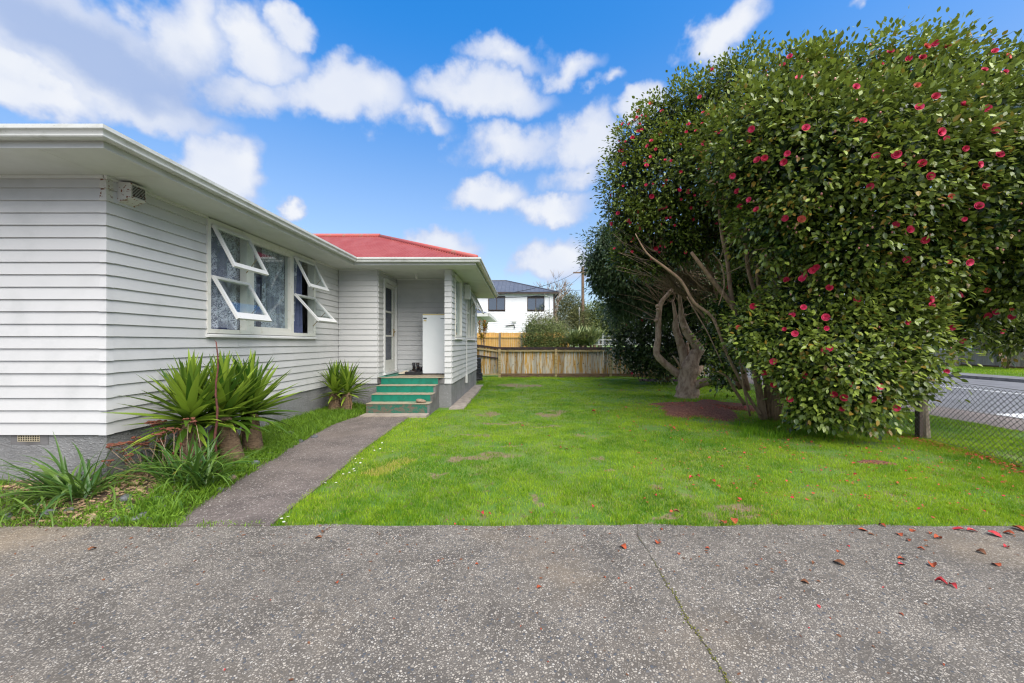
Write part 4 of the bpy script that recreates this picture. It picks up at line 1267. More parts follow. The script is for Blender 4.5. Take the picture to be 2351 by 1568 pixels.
# tyres
def make_tyre(loc, seed):
    r = random.Random(seed)
    prof = []
    R0, R1, w_ = .19, .30, .095
    prof = [(R0, -.075), (R0 + .03, -w_), (R1 - .03, -w_), (R1, -w_ + .03), (R1 - .008, -.045), (R1, -.04), (R1 - .008, -.012), (R1, -.006), (R1, .006), (R1 - .008, .012),
            (R1, .04), (R1 - .008, .045), (R1, w_ - .03), (R1 - .03, w_), (R0 + .03, w_), (R0, .075), (R0 + .01, 0.03), (R0 + .01, -.03), (R0, -.075)]
    n = 28; vs = []; fs = []
    for (a, h) in prof:
        for k in range(n):
            t = 2 * math.pi * k / n; vs.append((a * math.cos(t), a * math.sin(t), h))
    for i in range(len(prof) - 1):
        for k in range(n):
            fs.append((i * n + k, i * n + (k + 1) % n, (i + 1) * n + (k + 1) % n, (i + 1) * n + k))
    me = bpy.data.meshes.new('tyre'); me.from_pydata(vs, [], fs)
    o = link('tyre', me, 'black'); o.location = loc; o.rotation_euler = (r.uniform(-.03, .03), r.uniform(-.03, .03), r.uniform(0, 6))
    return o


names = ['bottom', 'second', 'third', 'fourth', 'topmost']
for k in range(5):
    o = make_tyre((-1.80 + random.uniform(-.035, .035), 15.35 + random.uniform(-.03, .03), .10 + k * .19), k)
    o['label'] = ['lowest worn black tyre of the stack at the house end', 'second tyre from the ground in the stack at the house end', 'middle tyre of the stack at the house end',
                  'fourth tyre from the ground in the stack at the house end', 'topmost black tyre of the stack at the house end'][k]
    o['category'] = 'tyre'; o['group'] = 'tyres stacked beside the house'

# ================================================================== fences
FYL = 17.8
fence = thing('paling_fence', 'low weathered paling fence with blackened cap across the back of the lawn', 'fence', (1.5, FYL, 0))
x0f = P(1147, 800, FYL).x; x1f = 8.2
x = x0f; k = 0
shared = None
def paling(xa, wd, y, z0, z1, parent, mat='paling', lean=0.0, depth=.018, name='paling'):
    mb = MB(); d = random.uniform(-.004, .004)
    mb.prism([(xa, y + d, z0), (xa + wd, y + d, z0), (xa + wd + lean, y + d, z1), (xa + lean, y + d, z1)], (0, depth, 0))
    return mb.build(name, mat, parent)
while x < x1f:
    wd = random.uniform(.13, .155)
    paling(x, wd - random.uniform(.003, .014), FYL + .02 + (k % 2) * .012, .05, 1.30 + random.uniform(-.01, .01), fence, lean=random.uniform(-.008, .008))
    x += wd - .004; k += 1
posts = [x0f, P(1276, 800, FYL).x, P(1401, 800, FYL).x, 6.45]
for px in posts:
    mb = MB(); mb.box(px - .055, px + .055, FYL - .10, FYL + .01, -.1, 1.27); mb.build('post', 'rail', fence)
for a, b in zip(posts[:-1], posts[1:]):
    mb = MB(); mb.box(a + .057, b - .057, FYL - .058, FYL + .012, 1.15, 1.235); mb.build('rail', 'rail', fence)
    mb = MB(); mb.box(a + .057, b - .057, FYL - .060, FYL + .004, -.04, .17); mb.build('kickboard', 'kick', fence)
mb = MB(); mb.box(x0f - .05, x1f, FYL - .07, FYL + .07, 1.305, 1.345); mb.build('cap', 'cap', fence)
mb = MB(); mb.box(x0f - .05, x1f, FYL - .075, FYL - .050, 1.237, 1.305); mb.build('cap_board', 'cap', fence)

gate = thing('paling_gate', 'tilted section of old paling fence between the corner post and the tyre stack', 'fence', (-1.5, FYL, 0))
for k in range(9):
    xa = -2.25 + k * .145
    t = (xa - x0f) / (-2.3 - x0f)
    zt_ = 1.30 + .17 * t
    paling(xa, .135, FYL - .25 * t + .02, .12, zt_, gate)
for zz, hh in ((1.13, .07), (.82, .06), (.10, .07)):
    mb = MB()
    mb.prism([(-2.27, FYL - .30, zz + .17), (x0f - .06, FYL - .06, zz), (x0f - .06, FYL - .06, zz + hh), (-2.27, FYL - .30, zz + .17 + hh)] if zz > .5 else
             [(-2.27, FYL - .30, zz), (x0f - .06, FYL - .06, zz), (x0f - .06, FYL - .06, zz + hh), (-2.27, FYL - .30, zz + hh)], (0, .05, 0))
    mb.build('rail', 'rail' if zz != .82 else 'cap', gate)
mb = MB(); mb.prism([(-2.27, FYL - .30, 1.42), (x0f - .05, FYL - .05, 1.26), (x0f - .05, FYL - .05, 1.345), (-2.27, FYL - .30, 1.51)], (0, .03, 0)); mb.build('cap', 'cap', gate)

yfence = thing('pine_fence', 'newer yellow pine paling fence behind the low weathered fence', 'fence', (-1, 22, 0))
YFL = 22.0
x = P(1097, 770, YFL).x - .3
zt = P(1150, 763.5, YFL).z
while x < 2.6:
    paling(x, .098, YFL + .02, .1, zt + random.uniform(-.012, .012), yfence, 'pine', depth=.02); x += .103
for px in (P(1148, 770, YFL).x, P(1198, 770, YFL).x, 2.5):
    mb = MB(); mb.box(px - .05, px + .05, YFL - .10, YFL + .018, -.1, zt - .02); mb.build('post', 'postgrey', yfence)
for zz in (zt - .28, zt - .98, .35):
    mb = MB(); mb.box(-3.0, 2.6, YFL - .045, YFL + .018, zz, zz + .075); mb.build('rail', 'pine', yfence)

# chain link fence along the street boundary
cl = thing('chain_link_fence', 'low sagging chain link fence with rough post along the street boundary', 'fence', (6.35, 6.31, 0))
B0 = Vector((5.62, 2.0, 0)); Bd = Vector((.165, 1, 0)).normalized(); LEN = 17.5; HT = .93
mb = MB(); stp = .075
def fp(s, z):
    p = B0 + Bd * s
    return Vector((p.x + .02 * math.sin(s * 1.3) * z, p.y, z + .012 * math.sin(s * 2.1)))
nseg = int(LEN / stp)
rows = int(HT / stp)
for i in range(-rows, nseg):
    for sgn in (1, -1):
        pts = []
        for j in range(0, rows + 1):
            s = (i + j) * stp if sgn > 0 else (i + rows - j) * stp
            if 0 <= s <= LEN:
                pts.append(fp(s, .03 + j * stp) + Vector((sgn * .0018, 0, 0)))
        if len(pts) > 1:
            mb.tube(pts[::3] + ([pts[-1]] if (len(pts) - 1) % 3 else []), .0030, 3)
mb.build('wire_mesh', 'steel', cl)
mb = MB(); mb.tube([fp(s, .95) for s in np.arange(0, LEN, .5)], .003, 5); mb.tube([fp(s, .04) for s in np.arange(0, LEN, .5)], .003, 5)
mb.build('strain_wire', 'steel', cl)
pp = G(2115, 1004)
mb = MB(); q = P(2110, 1003, pp.y); q.z = 0
mb.tube([(pp.x + .06, pp.y, -.1), (pp.x + .055, pp.y, .22), (pp.x + .06, pp.y + .01, .5), (pp.x + .05, pp.y, .8), (pp.x + .07, pp.y, .96)], [.07, .06, .05, .045, .05], 9, .14)
mb.build('post', 'postgrey', cl)
mb = MB(); mb.box(pp.x - .075, pp.x - .025, pp.y - .05, pp.y + .03, -.1, .70); mb.build('post_brace', 'browntrim', cl)
for s in (11.5, 16.5):
    p = fp(s, 0); mb = MB(); mb.tube([(p.x, p.y, -.1), (p.x, p.y, 1.0)], .05, 8, .05); mb.build('post', 'postgrey', cl)

# far street fence
sf = thing('street_fence', 'grey vertical paling fence across the road', 'fence', (29, 25, 0))
y = 8.0
while y < 62:
    mb = MB(); h = 1.06 + .035 * math.sin(y * .9) + random.uniform(-.02, .02)
    mb.box(29.0, 29.03, y, y + .19, .02, h + .03); mb.build('paling', 'greypaling', sf); y += .205
for yy in np.arange(8, 62, 2.6):
    mb = MB(); mb.box(28.90, 28.995, yy, yy + .10, 0, 1.12); mb.build('post', 'greypaling', sf)
mb = MB(); mb.box(28.93, 28.998, 8, 62, .02, .16); mb.build('kickboard', 'kick', sf)

# ============================================================ far buildings
def lap_wall(mb, p0, u, n, length, z0, z1, pitch, openings=()):
    """clad wall drawn as lapped courses; openings (u0,u1,z0,z1) left free"""
    p0, u, n = Vector(p0), Vector(u), Vector(n)
    z = z0
    while z < z1 - 1e-6:
        zt_ = min(z + pitch, z1)
        ints = [(0, length)]
        for o in openings:
            if z < o[3] - .01 and zt_ > o[2] + .01:
                ints = [j for i in ints for j in ((i[0], min(i[1], o[0])), (max(i[0], o[1]), i[1])) if j[1] - j[0] > .01]
        for a, b in ints:
            A = p0 + u * a; Bq = p0 + u * b
            up = Vector((0, 0, 1))
            mb.add([A + n * .03 + up * z, Bq + n * .03 + up * z, Bq + up * zt_, A + up * zt_, A + up * z, Bq + up * z], [(0, 1, 2, 3), (4, 5, 1, 0)])
        z = zt_


HY = 35.0
nh = thing('two_storey_house', 'white two storey house with grey metal roof beyond the fences', 'house', (0, HY, 0))
hx0, hx1 = -9.0, P(1272, 700, HY).x
ez = P(1200, 675, HY).z
op = []
for (a, b, c, d) in ((1121, 1160, 683, 712.5), (1210.5, 1250, 683.5, 712.5)):
    pa = P(a, c, HY); pb = P(b, d, HY)
    op.append((pa.x - hx0, pb.x - hx0, pb.z, pa.z))
gw = P(1207, 749, HY)
op.append((gw.x - hx0, gw.x - hx0 + 2.4, .9, gw.z))
mb = MB(); lap_wall(mb, (hx0, HY, 0), (1, 0, 0), (0, -1, 0), hx1 - hx0, 0, ez, .172, op); nw = mb.build('wall', 'farwall', nh)
mb = MB(); lap_wall(mb, (hx1, HY, 0), (0, 1, 0), (1, 0, 0), 8.8, 0, ez, .172); mb.build('wall', 'farwall', nh)
mb = MB(); mb.box(hx0, hx1 - .05, HY + .30, HY + 8.8, 0, ez); mb.build('core', 'room', nh)
for o in op:
    a, b, c, d = hx0 + o[0], hx0 + o[1], o[2], o[3]
    mb = MB()
    mb.box(a, b, HY - .05, HY + .03, d - .06, d); mb.box(a, b, HY - .05, HY + .03, c, c + .06)
    mb.box(a, a + .06, HY - .05, HY + .03, c + .06, d - .06); mb.box(b - .06, b, HY - .05, HY + .03, c + .06, d - .06)
    mb.box((a + b) / 2 - .03, (a + b) / 2 + .03, HY - .045, HY + .03, c + .06, d - .06)
    wn = mb.build('window', 'browntrim', nh)
    mm = (a + b) / 2
    for (e, f) in ((a + .06, mm - .03), (mm + .03, b - .06)):
        mb = MB(); mb.box(e, f, HY - .01, HY, c + .06, d - .06); mb.build('pane', 'glassfar', wn)
rr = 4.4; ov = .35; rz = P(1165, 644.5, HY + rr).z
A = [(hx0, HY - ov, ez + .12), (hx1 + ov, HY - ov, ez + .12), (hx1 + ov, HY + 8.8 + ov, ez + .12), (hx0, HY + 8.8 + ov, ez + .12), (hx0, HY + rr, rz), (hx1 - rr, HY + rr, rz)]
mb = MB(); mb.add(A, [(0, 1, 5, 4), (1, 2, 5), (2, 3, 4, 5)]); rf = mb.build('roof', 'farroof', nh)
mb = MB()
for xx in np.arange(hx0, hx1 + ov, .38):                     # standing seams
    t = min(1.0, (hx1 + ov - xx) / (rr + ov))
    a = Vector((xx, HY - ov, ez + .12)); b = Vector((xx, HY - ov + (rr + ov) * t, ez + .12 + (rz - ez - .12) * t))
    mb.tube([a + Vector((0, 0, .01)), b + Vector((0, 0, .01))], .022, 4)
mb.build('roof_seam', 'farroof', rf)
mb = MB(); mb.tube([(hx0, HY + rr, rz + .01), (hx1 - rr, HY + rr, rz + .01), (hx1 + ov, HY - ov, ez + .14)], .07, 6); mb.build('ridge_cap', 'farroof', rf)
mb = MB(); mb.box(hx0, hx1 + ov + .02, HY - ov - .06, HY - ov, ez - .02, ez + .14); mb.box(hx1 + ov, hx1 + ov + .06, HY - ov, HY + 9, ez - .02, ez + .14); mb.build('gutter', 'browntrim', nh)
mb = MB(); mb.box(hx0, hx1 + ov, HY - ov, HY - .035, ez - .0, ez + .02); mb.build('soffit', 'farwall', nh)
dx = hx1 - .35
mb = MB(); mb.tube([(dx - .5, HY - ov - .03, ez + .02), (dx - .45, HY - .2, ez - .15), (dx, HY - .09, ez - .25), (dx, HY - .09, .2)], .045, 7); mb.build('downpipe', 'farwall', nh)
mb = MB(); mb.box(hx1 - .06, hx1 + .06, HY - .07, HY + .06, 0, ez); mb.build('corner_board', 'browntrim', nh)
a = P(1174, 747, HY); mb = MB(); mb.tube([(a.x - .5, HY - .1, a.z - .05), (a.x + .25, HY - .1, a.z + .05), (a.x + .3, HY - .1, a.z - .25)], .05, 6); mb.build('vent_pipe', 'darkmetal', nh)
a = P(1180, 739, HY); mb = MB(); mb.box(a.x - .18, a.x + .18, HY - .12, HY - .02, a.z - .06, a.z + .08); mb.build('wall_fixture', 'polegrey', nh)  # small unlit fixture on the wall

# neighbour on the left, only its eave and wall end show
lh = thing('neighbour_house', 'single storey white weatherboard neighbour house with low eave behind the tyres', 'house', (-6, 25.5, 0))
lx = P(1100, 760, 25.5).x
mb = MB(); lap_wall(mb, (lx, 25.5, 0), (0, 1, 0), (1, 0, 0), 6, .5, 3.2, .15); lap_wall(mb, (-12, 25.5, 0), (1, 0, 0), (0, -1, 0), lx + 12, .5, 3.2, .15); mb.build('wall', 'farwall', lh)
mb = MB(); mb.box(-12, lx - .03, 25.54, 31.5, 0, .52); mb.build('foundation', 'foundation', lh)
mb = MB(); mb.box(-12, lx + .66, 24.9, 32, 3.2, 3.24); mb.build('soffit', 'soffit', lh)
mb = MB(); mb.box(-12, lx + .70, 24.82, 24.9, 3.2, 3.40); mb.box(lx + .66, lx + .76, 24.82, 32, 3.2, 3.40); mb.build('gutter', 'gutter', lh)
mb = MB(); mb.add([(-12, 24.85, 3.38), (lx + .7, 24.85, 3.38), (lx + .7, 32, 3.38), (-12, 32, 3.38), (-12, 28.4, 4.7), (lx - 2.8, 28.4, 4.7)], [(0, 1, 5, 4), (1, 2, 5), (2, 3, 4, 5)]); mb.build('roof', 'farroof', lh)

# house across the road
oh = thing('street_house', 'white house with grey roof behind the fence across the road', 'house', (36, 30, 0))
mb = MB(); lap_wall(mb, (34, 50, 0), (0, -1, 0), (-1, 0, 0), 34, 0, 3.0, .18, [(6, 8, 1, 2.4), (12, 15, 1, 2.4), (20, 22, 1, 2.4)]); mb.build('wall', 'farwall', oh)
for (a, b) in ((6, 8), (12, 15), (20, 22)):
    mb = MB(); mb.box(33.99, 34.03, 50 - b, 50 - a, 1, 2.4); wn = mb.build('window', 'browntrim', oh)
    mb = MB(); mb.box(33.975, 33.985, 50 - b + .08, 50 - a - .08, 1.08, 2.32); mb.build('pane', 'glassfar', wn)
mb = MB(); mb.add([(33.4, 15.5, 3), (33.4, 50.5, 3), (42.6, 50.5, 3), (42.6, 15.5, 3), (38, 20, 5), (38, 46, 5)], [(0, 4, 5, 1), (1, 5, 2), (2, 5, 4, 3), (3, 4, 0), (0, 1, 2, 3)]); mb.build('roof', 'farroof', oh)

# poles and rails in the middle distance
pl_ = thing('power_pole', 'brown timber power pole with crossarm beside the pale post', 'pole', (pole_x, PY, 0))
mb = MB(); mb.tube([(pole_x, PY, 0), (pole_x, PY, 10.2)], [.20, .15], 9); mb.build('shaft', 'pole', pl_)
mb = MB(); mb.box(pole_x - 1.1, pole_x + 1.1, PY - .18, PY - .08, 9.4, 9.55); mb.build('crossarm', 'pole', pl_)
q = P(1330, 700, 44.6).x
lp = thing('street_post', 'slim pale grey post standing close beside the brown power pole', 'post', (q, 44.6, 0))
mb = MB(); mb.tube([(q, 44.6, 0), (q, 44.6, P(1330, 708, 44.6).z)], .085, 9); mb.build('shaft', 'polegrey', lp)
mb = MB(); mb.lathe([(.10, 0), (.10, .06), (.03, .12)], (q, 44.6, P(1330, 708, 44.6).z - .02), 9); mb.build('cap', 'polegrey', lp)
q = P(1258, 700, 40)
sp = thing('stub_post', 'short grey post among the thicket beside the white house', 'post', (q.x, 40, 0))
mb = MB(); mb.tube([(q.x, 40, 0), (q.x, 40, P(1258, 735, 40).z)], .12, 8); mb.build('shaft', 'postgrey', sp)
mb = MB(); mb.lathe([(.14, 0), (.14, .05), (.02, .1)], (q.x, 40, P(1258, 735, 40).z - .02), 8); mb.build('cap', 'postgrey', sp)
rl = thing('hand_rail', 'thin pale metal railing behind the aloe clump', 'railing', (6, 24, 0))
ra = P(1375, 770, 24); rb = P(1412, 770, 24)
mb = MB()
mb.tube([(ra.x, 24, 0), (ra.x, 24, 1.95)], .025, 6); mb.tube([(P(1384, 760, 24).x, 24, 0), (P(1384, 760, 24).x, 24, 2.1)], .035, 6); mb.tube([(rb.x, 24, 0), (rb.x, 24, 1.95)], .025, 6)
mb.build('upright', 'polegrey', rl)
for zz in (1.72, 1.95, 1.45):
    mb = MB(); mb.tube([(ra.x - 1.2, 24, zz), (rb.x + .6, 24, zz)], .02, 6); mb.build('rail', 'polegrey', rl)

# =============================================================== vegetation
LV = np.array([(0, 0, 0), (-.5, .30, .10), (-.46, .62, .08), (0, 1, -.10), (.46, .62, .08), (.5, .30, .10), (0, .32, -.02), (0, .66, -.03)])
LF = np.array([(0, 6, 1), (1, 6, 7), (1, 7, 2), (2, 7, 3), (0, 5, 6), (5, 7, 6), (5, 4, 7), (4, 3, 7)])
LV4 = np.array([(0, 0, 0), (-.5, .45, .06), (0, 1, -.05), (.5, .45, .06)])
LF4 = np.array([(0, 3, 1), (1, 3, 2)])


def leaf_np(pos, axis, nor, length, width, tint, proto=(LV, LF)):
    """many leaves as arrays: leaf axis, surface normal, length, width"""
    V, Fc = proto
    ax = axis / np.linalg.norm(axis, axis=1, keepdims=True)
    sd = np.cross(ax, nor); sd /= (np.linalg.norm(sd, axis=1, keepdims=True) + 1e-9)
    nm = np.cross(sd, ax)
    N = len(pos)
    out = (pos[:, None, :] + V[None, :, 0:1] * sd[:, None, :] * width[:, None, None]
           + V[None, :, 1:2] * ax[:, None, :] * length[:, None, None]
           + V[None, :, 2:3] * nm[:, None, :] * width[:, None, None])
    fc = (Fc[None, :, :] + (np.arange(N) * len(V))[:, None, None]).reshape(-1, 3)
    return out.reshape(-1, 3), fc, np.repeat(tint, len(V))


class Crown:
    def __init__(self, blobs):
        self.b = blobs                                     # (centre, (rx, ry, rz))

    @staticmethod
    def px(x, y, Y, rpx, rypx=None, depth=None):
        """blob seen at a pixel, at distance Y; radii given as seen"""
        c = P(x, y, Y); rypx = rypx or rpx
        l = P(x - rpx, y, Y).x; r = P(x + rpx, y, Y).x
        th = math.atan2(abs(c.x), Y)
        k = math.cos(th) if th > .25 else 1.0
        rx = (r - l) / 2 * (k * .92 + .08)
        rz = abs(P(x, y - rypx, Y).z - P(x, y + rypx, Y).z) / 2
        return (np.array(c), np.array((rx, depth or (rx + rz) / 2, rz)))

    def inside(self, p, s):
        m = np.zeros(len(p), bool)
        for c, r in self.b:
            m |= (((p - c) / (r * s)) ** 2).sum(1) < 1
        return m

    def shell(self, n, lo=.78, hi=1.02, cut=.80, back=.35):
        """points in the outer layer, thinner on the side away from the lawn"""
        w = np.array([r[0] * r[2] + r[0] * r[1] + r[1] * r[2] for c, r in self.b]); w = w / w.sum()
        P_, N_ = [], []
        need = n
        while need > 0:
            m = int(need * 2.2) + 200
            bi = rng.choice(len(self.b), m, p=w)
            d = rng.normal(size=(m, 3)); d /= np.linalg.norm(d, axis=1, keepdims=True)
            c = np.array([self.b[i][0] for i in bi]); r = np.array([self.b[i][1] for i in bi])
            q = c + d * r * rng.uniform(lo, hi, m)[:, None]
            nrm = d / r; nrm /= np.linalg.norm(nrm, axis=1, keepdims=True)
            tocam = np.array((0, 0, 1.5)) - q; tocam /= np.linalg.norm(tocam, axis=1, keepdims=True)
            f = (nrm * tocam).sum(1)
            keep = (~self.inside(q, cut)) & (rng.random(m) < np.where(f > -.15, 1.0, back)) & (q[:, 2] > .06)
            P_.append(q[keep]); N_.append(nrm[keep]); need -= keep.sum()
        return np.concatenate(P_)[:n], np.concatenate(N_)[:n]

    def hit(self, x, y):
        o = np.array((0, 0, CAMZ)); d = np.array(ray(x, y)); best = None
        for c, r in self.b:
            oc = (o - c) / r; dd = d / r
            A = dd @ dd; B = 2 * oc @ dd; C = oc @ oc - 1
            D_ = B * B - 4 * A * C
            if D_ > 0:
                t = (-B - math.sqrt(D_)) / (2 * A)
                if t > 0 and (best is None or t < best[0]):
                    p = o + d * t; nn = (p - c) / (r * r); best = (t, p, nn / np.linalg.norm(nn))
        return best


def foliage(crown, n_clump, per, sig, ll, lw, tint_fn, droop=.18, up=1.0, inner=0.25, proto=(LV, LF), back=.35, lo=.80, hi=1.03, jitter=.7, lumpy=.55):
    cp, cn = crown.shell(n_clump, lo, hi, back=back)
    lump = vn(cp[:, 0] * 1.0 + cp[:, 2] * .55, cp[:, 1] * 1.0 - cp[:, 2] * .8, 1.5) * .6 + vn2(cp[:, 0] + cp[:, 2] * .9, cp[:, 1] + cp[:, 2] * .4, 3.4) * .4 - .5
    cp = cp + cn * (lump * lumpy)[:, None]
    ci = np.repeat(np.arange(n_clump), per)
    N = len(ci)
    off = rng.normal(size=(N, 3)) * sig
    pos = cp[ci] + off
    spr = rng.random(n_clump) < .04
    pos += np.where(spr[ci], 1.0, 0.0)[:, None] * cn[ci] * rng.uniform(.02, .12, n_clump)[ci][:, None]
    deep = rng.random(N) < inner
    pos[deep] -= cn[ci][deep] * rng.uniform(.1, .55, deep.sum())[:, None]
    pos[:, 2] = np.maximum(pos[:, 2], .04)
    nrm = cn[ci]
    rad = off / (np.linalg.norm(off, axis=1, keepdims=True) + 1e-6)
    axis = nrm * .55 + rad * .8 + rng.normal(size=(N, 3)) * .45 * jitter
    axis[:, 2] -= droop
    nor = nrm * .55 + np.array((0, 0, up)) + rng.normal(size=(N, 3)) * .5 * jitter
    length = rng.uniform(.72, 1.15, N) * ll
    width = length * lw * rng.uniform(.85, 1.15, N)
    ctint = np.clip(rng.random(n_clump) * .65 + .18 + lump * 1.0, 0, 1)
    tint = tint_fn(pos, nrm, ctint[ci], rng.random(N), deep)
    return pos, axis, nor, length, width, tint


def limb(mb, pts, Y, scale=1.0, n=8, wob=.06, wfun=None):
    """branch through pixel points of the trunk close-up (x, y, width) at distances Y"""
    q = []; r = []
    for i, (x, y, w) in enumerate(pts):
        Yi = Y[0] + (Y[1] - Y[0]) * i / max(len(pts) - 1, 1)
        px_, py_ = 1320.2 + x / 3.035, 516.6 + y / 3.035
        q.append(P(px_, py_, Yi)); r.append(w / 3.035 * Yi / F / 2 * scale)
    # smooth
    Q = []; Rr = []
    for i in range(len(q) - 1):
        p0, p1, p2, p3 = q[max(i - 1, 0)], q[i], q[i + 1], q[min(i + 2, len(q) - 1)]
        for k in range(4):
            t = k / 4
            Q.append(.5 * ((2 * p1) + (p2 - p0) * t + (2 * p0 - 5 * p1 + 4 * p2 - p3) * t * t + (3 * p1 - p0 - 3 * p2 + p3) * t ** 3))
            Rr.append(r[i] + (r[i + 1] - r[i]) * t)
    Q.append(q[-1]); Rr.append(r[-1])
    mb.tube(Q, Rr, n, wob)
    return Q


def twigs(mb, start_pts, crown, n, r0=.010, inner=.75):
    cp, cn = crown.shell(n, .55, .95, cut=.5, back=.2)
    for p in cp:
        s = min((Vector(q) for q in random.sample(start_pts, min(8, len(start_pts)))), key=lambda v: (v - Vector(p)).length)
        e = Vector(p); m1 = s.lerp(e, .35) + Vector((random.uniform(-.12, .12), random.uniform(-.12, .12), random.uniform(-.02, .15)))
        m2 = s.lerp(e, .7) + Vector((random.uniform(-.12, .12), random.uniform(-.12, .12), random.uniform(-.02, .15)))
        mb.tube([s, m1, m2, e], [r0 * random.uniform(.7, 1.3), r0 * .8, r0 * .55, r0 * .25], 5)


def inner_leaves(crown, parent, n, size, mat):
    """large dark-tinted leaves added deep in the crown to block light through it"""
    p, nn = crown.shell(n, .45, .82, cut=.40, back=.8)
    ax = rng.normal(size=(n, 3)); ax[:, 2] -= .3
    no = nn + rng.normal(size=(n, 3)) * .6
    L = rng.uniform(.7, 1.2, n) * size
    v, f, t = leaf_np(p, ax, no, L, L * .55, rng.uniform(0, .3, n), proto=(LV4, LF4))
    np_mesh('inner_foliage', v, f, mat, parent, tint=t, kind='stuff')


# camellia flower meshes: rosettes of cupped petals
def flower_mesh(name, seed, rings=((.5, 7, .25), (.36, 6, .55), (.22, 5, .9)), mat='petalpink'):
    r = random.Random(seed); vs = []; fs = []
    for (R, n, tilt) in rings:
        a0 = r.uniform(0, 6)
        for k in range(n):
            a = a0 + 2 * math.pi * k / n + r.uniform(-.1, .1)
            w = R * 1.25 * math.pi / n
            ca, sa = math.cos(a), math.sin(a)
            o = len(vs)
            for (t, wd, h) in ((.10, .3, 0), (.55, 1.0, .10), (.92, .8, .30), (1.02, .3, .34)):
                for s in (-1, 0, 1):
                    rr_ = R * t; cup = (.08 * R if s else 0)
                    x = rr_ * math.cos(tilt) ; z = rr_ * math.sin(tilt) + h * R * .35 + cup
                    y = s * w * wd
                    vs.append((x * ca - y * sa, x * sa + y * ca, z))
            for j in range(3):
                for s in range(2):
                    b = o + j * 3 + s
                    fs.append((b, b + 1, b + 4, b + 3))
    me = bpy.data.meshes.new(name); me.from_pydata(vs, [], fs)
    me.polygons.foreach_set('use_smooth', [True] * len(me.polygons)); me.materials.append(M[mat])
    return me


FLOW = [flower_mesh('flower', 1), flower_mesh('flower', 2, mat='petaldark'), flower_mesh('flower', 3, ((.5, 6, .5), (.33, 5, .9)), 'petalpink'), flower_mesh('flower', 4, mat='petalfade')]
BUDM = None


def add_flower(parent, p, nrm, size, kind):
    o = bpy.data.objects.new('flower', FLOW[kind]); COL.objects.link(o)
    o.parent = parent; o.matrix_parent_inverse = parent.matrix_basis.inverted()
    o.location = p; o.scale = (size,) * 3
    d = Vector(nrm) + Vector((random.gauss(0, .25), random.gauss(0, .25), random.gauss(0, .2)))
    o.rotation_mode = 'QUATERNION'; o.rotation_quaternion = d.to_track_quat('Z', 'Y')
    return o


def make_leaf_object_meshes(mat, tints, ratio):
    ms = []
    for t in tints:
        V = LV.copy(); V[:, 0] *= ratio; V[:, 2] *= ratio
        me = bpy.data.meshes.new('leaf'); me.from_pydata([tuple(v) for v in V], [], [tuple(f) for f in LF])
        a = me.attributes.new('tint', 'FLOAT', 'POINT'); a.data.foreach_set('value', [t] * len(V)); me.materials.append(M[mat]); ms.append(me)
    return ms


def leaf_objects(parent, meshes, pos, axis, nor, length):
    for i in range(len(pos)):
        o = bpy.data.objects.new('leaf', random.choice(meshes)); COL.objects.link(o)
        o.parent = parent; o.matrix_parent_inverse = parent.matrix_basis.inverted()
        y = Vector(axis[i]).normalized(); x = y.cross(Vector(nor[i])).normalized(); z = x.cross(y)
        mt = Matrix((x, y, z)).transposed().to_4x4()
        o.matrix_basis = Matrix.Translation(Vector(pos[i])) @ mt @ Matrix.Scale(float(length[i]), 4)


def split_near(arrs, k=300):
    """index of the k leaves nearest the camera, and the rest"""
    pos = arrs[0]
    d = np.linalg.norm(pos - np.array((0, 0, 1.5)), axis=1) + rng.uniform(0, 1.2, len(pos))
    order = np.argsort(d)
    return order[:k], order[k:]


# ---- front camellia -----------------------------------------------------
base1 = G(1772, 968)
cam1 = thing('camellia_tree', 'largest camellia with big pink flowers and leafy skirt beside the chain link fence', 'tree', (base1.x, base1.y, 0))
C1 = Crown([Crown.px(*b) for b in [
    (1800, 262, 6.9, 120), (1890, 250, 6.9, 132), (2010, 258, 6.9, 146), (2150, 238, 6.8, 138), (2265, 280, 6.7, 138), (2390, 405, 6.6, 198),
    (1760, 350, 6.6, 150), (1850, 380, 6.2, 180), (2000, 400, 6.0, 200), (2180, 420, 6.0, 220), (2350, 500, 6.0, 210),
    (1800, 500, 6.3, 110), (1930, 540, 6.0, 120), (2080, 560, 6.1, 140), (2240, 620, 6.6, 130), (2330, 690, 7.2, 120), (2200, 700, 7.2, 95),
    (1860, 700, 6.5, 105, 95), (1980, 720, 6.3, 130, 120), (1820, 800, 6.5, 100, 100), (1930, 820, 6.1, 125, 120), (2040, 800, 6.2, 110, 120),
    (1870, 900, 6.3, 85, 75), (1980, 900, 6.1, 85, 72), (2080, 700, 6.6, 80, 110), (1730, 760, 6.9, 60, 70), (1665, 705, 8.5, 34), (1640, 765, 8.6, 34), (1695, 640, 8.3, 38), (1668, 830, 8.2, 28), (1655, 872, 8.0, 20)]])


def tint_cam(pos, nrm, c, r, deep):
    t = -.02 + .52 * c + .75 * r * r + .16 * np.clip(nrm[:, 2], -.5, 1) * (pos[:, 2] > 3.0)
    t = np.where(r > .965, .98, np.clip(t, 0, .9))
    return np.where(deep, t * .5, t)


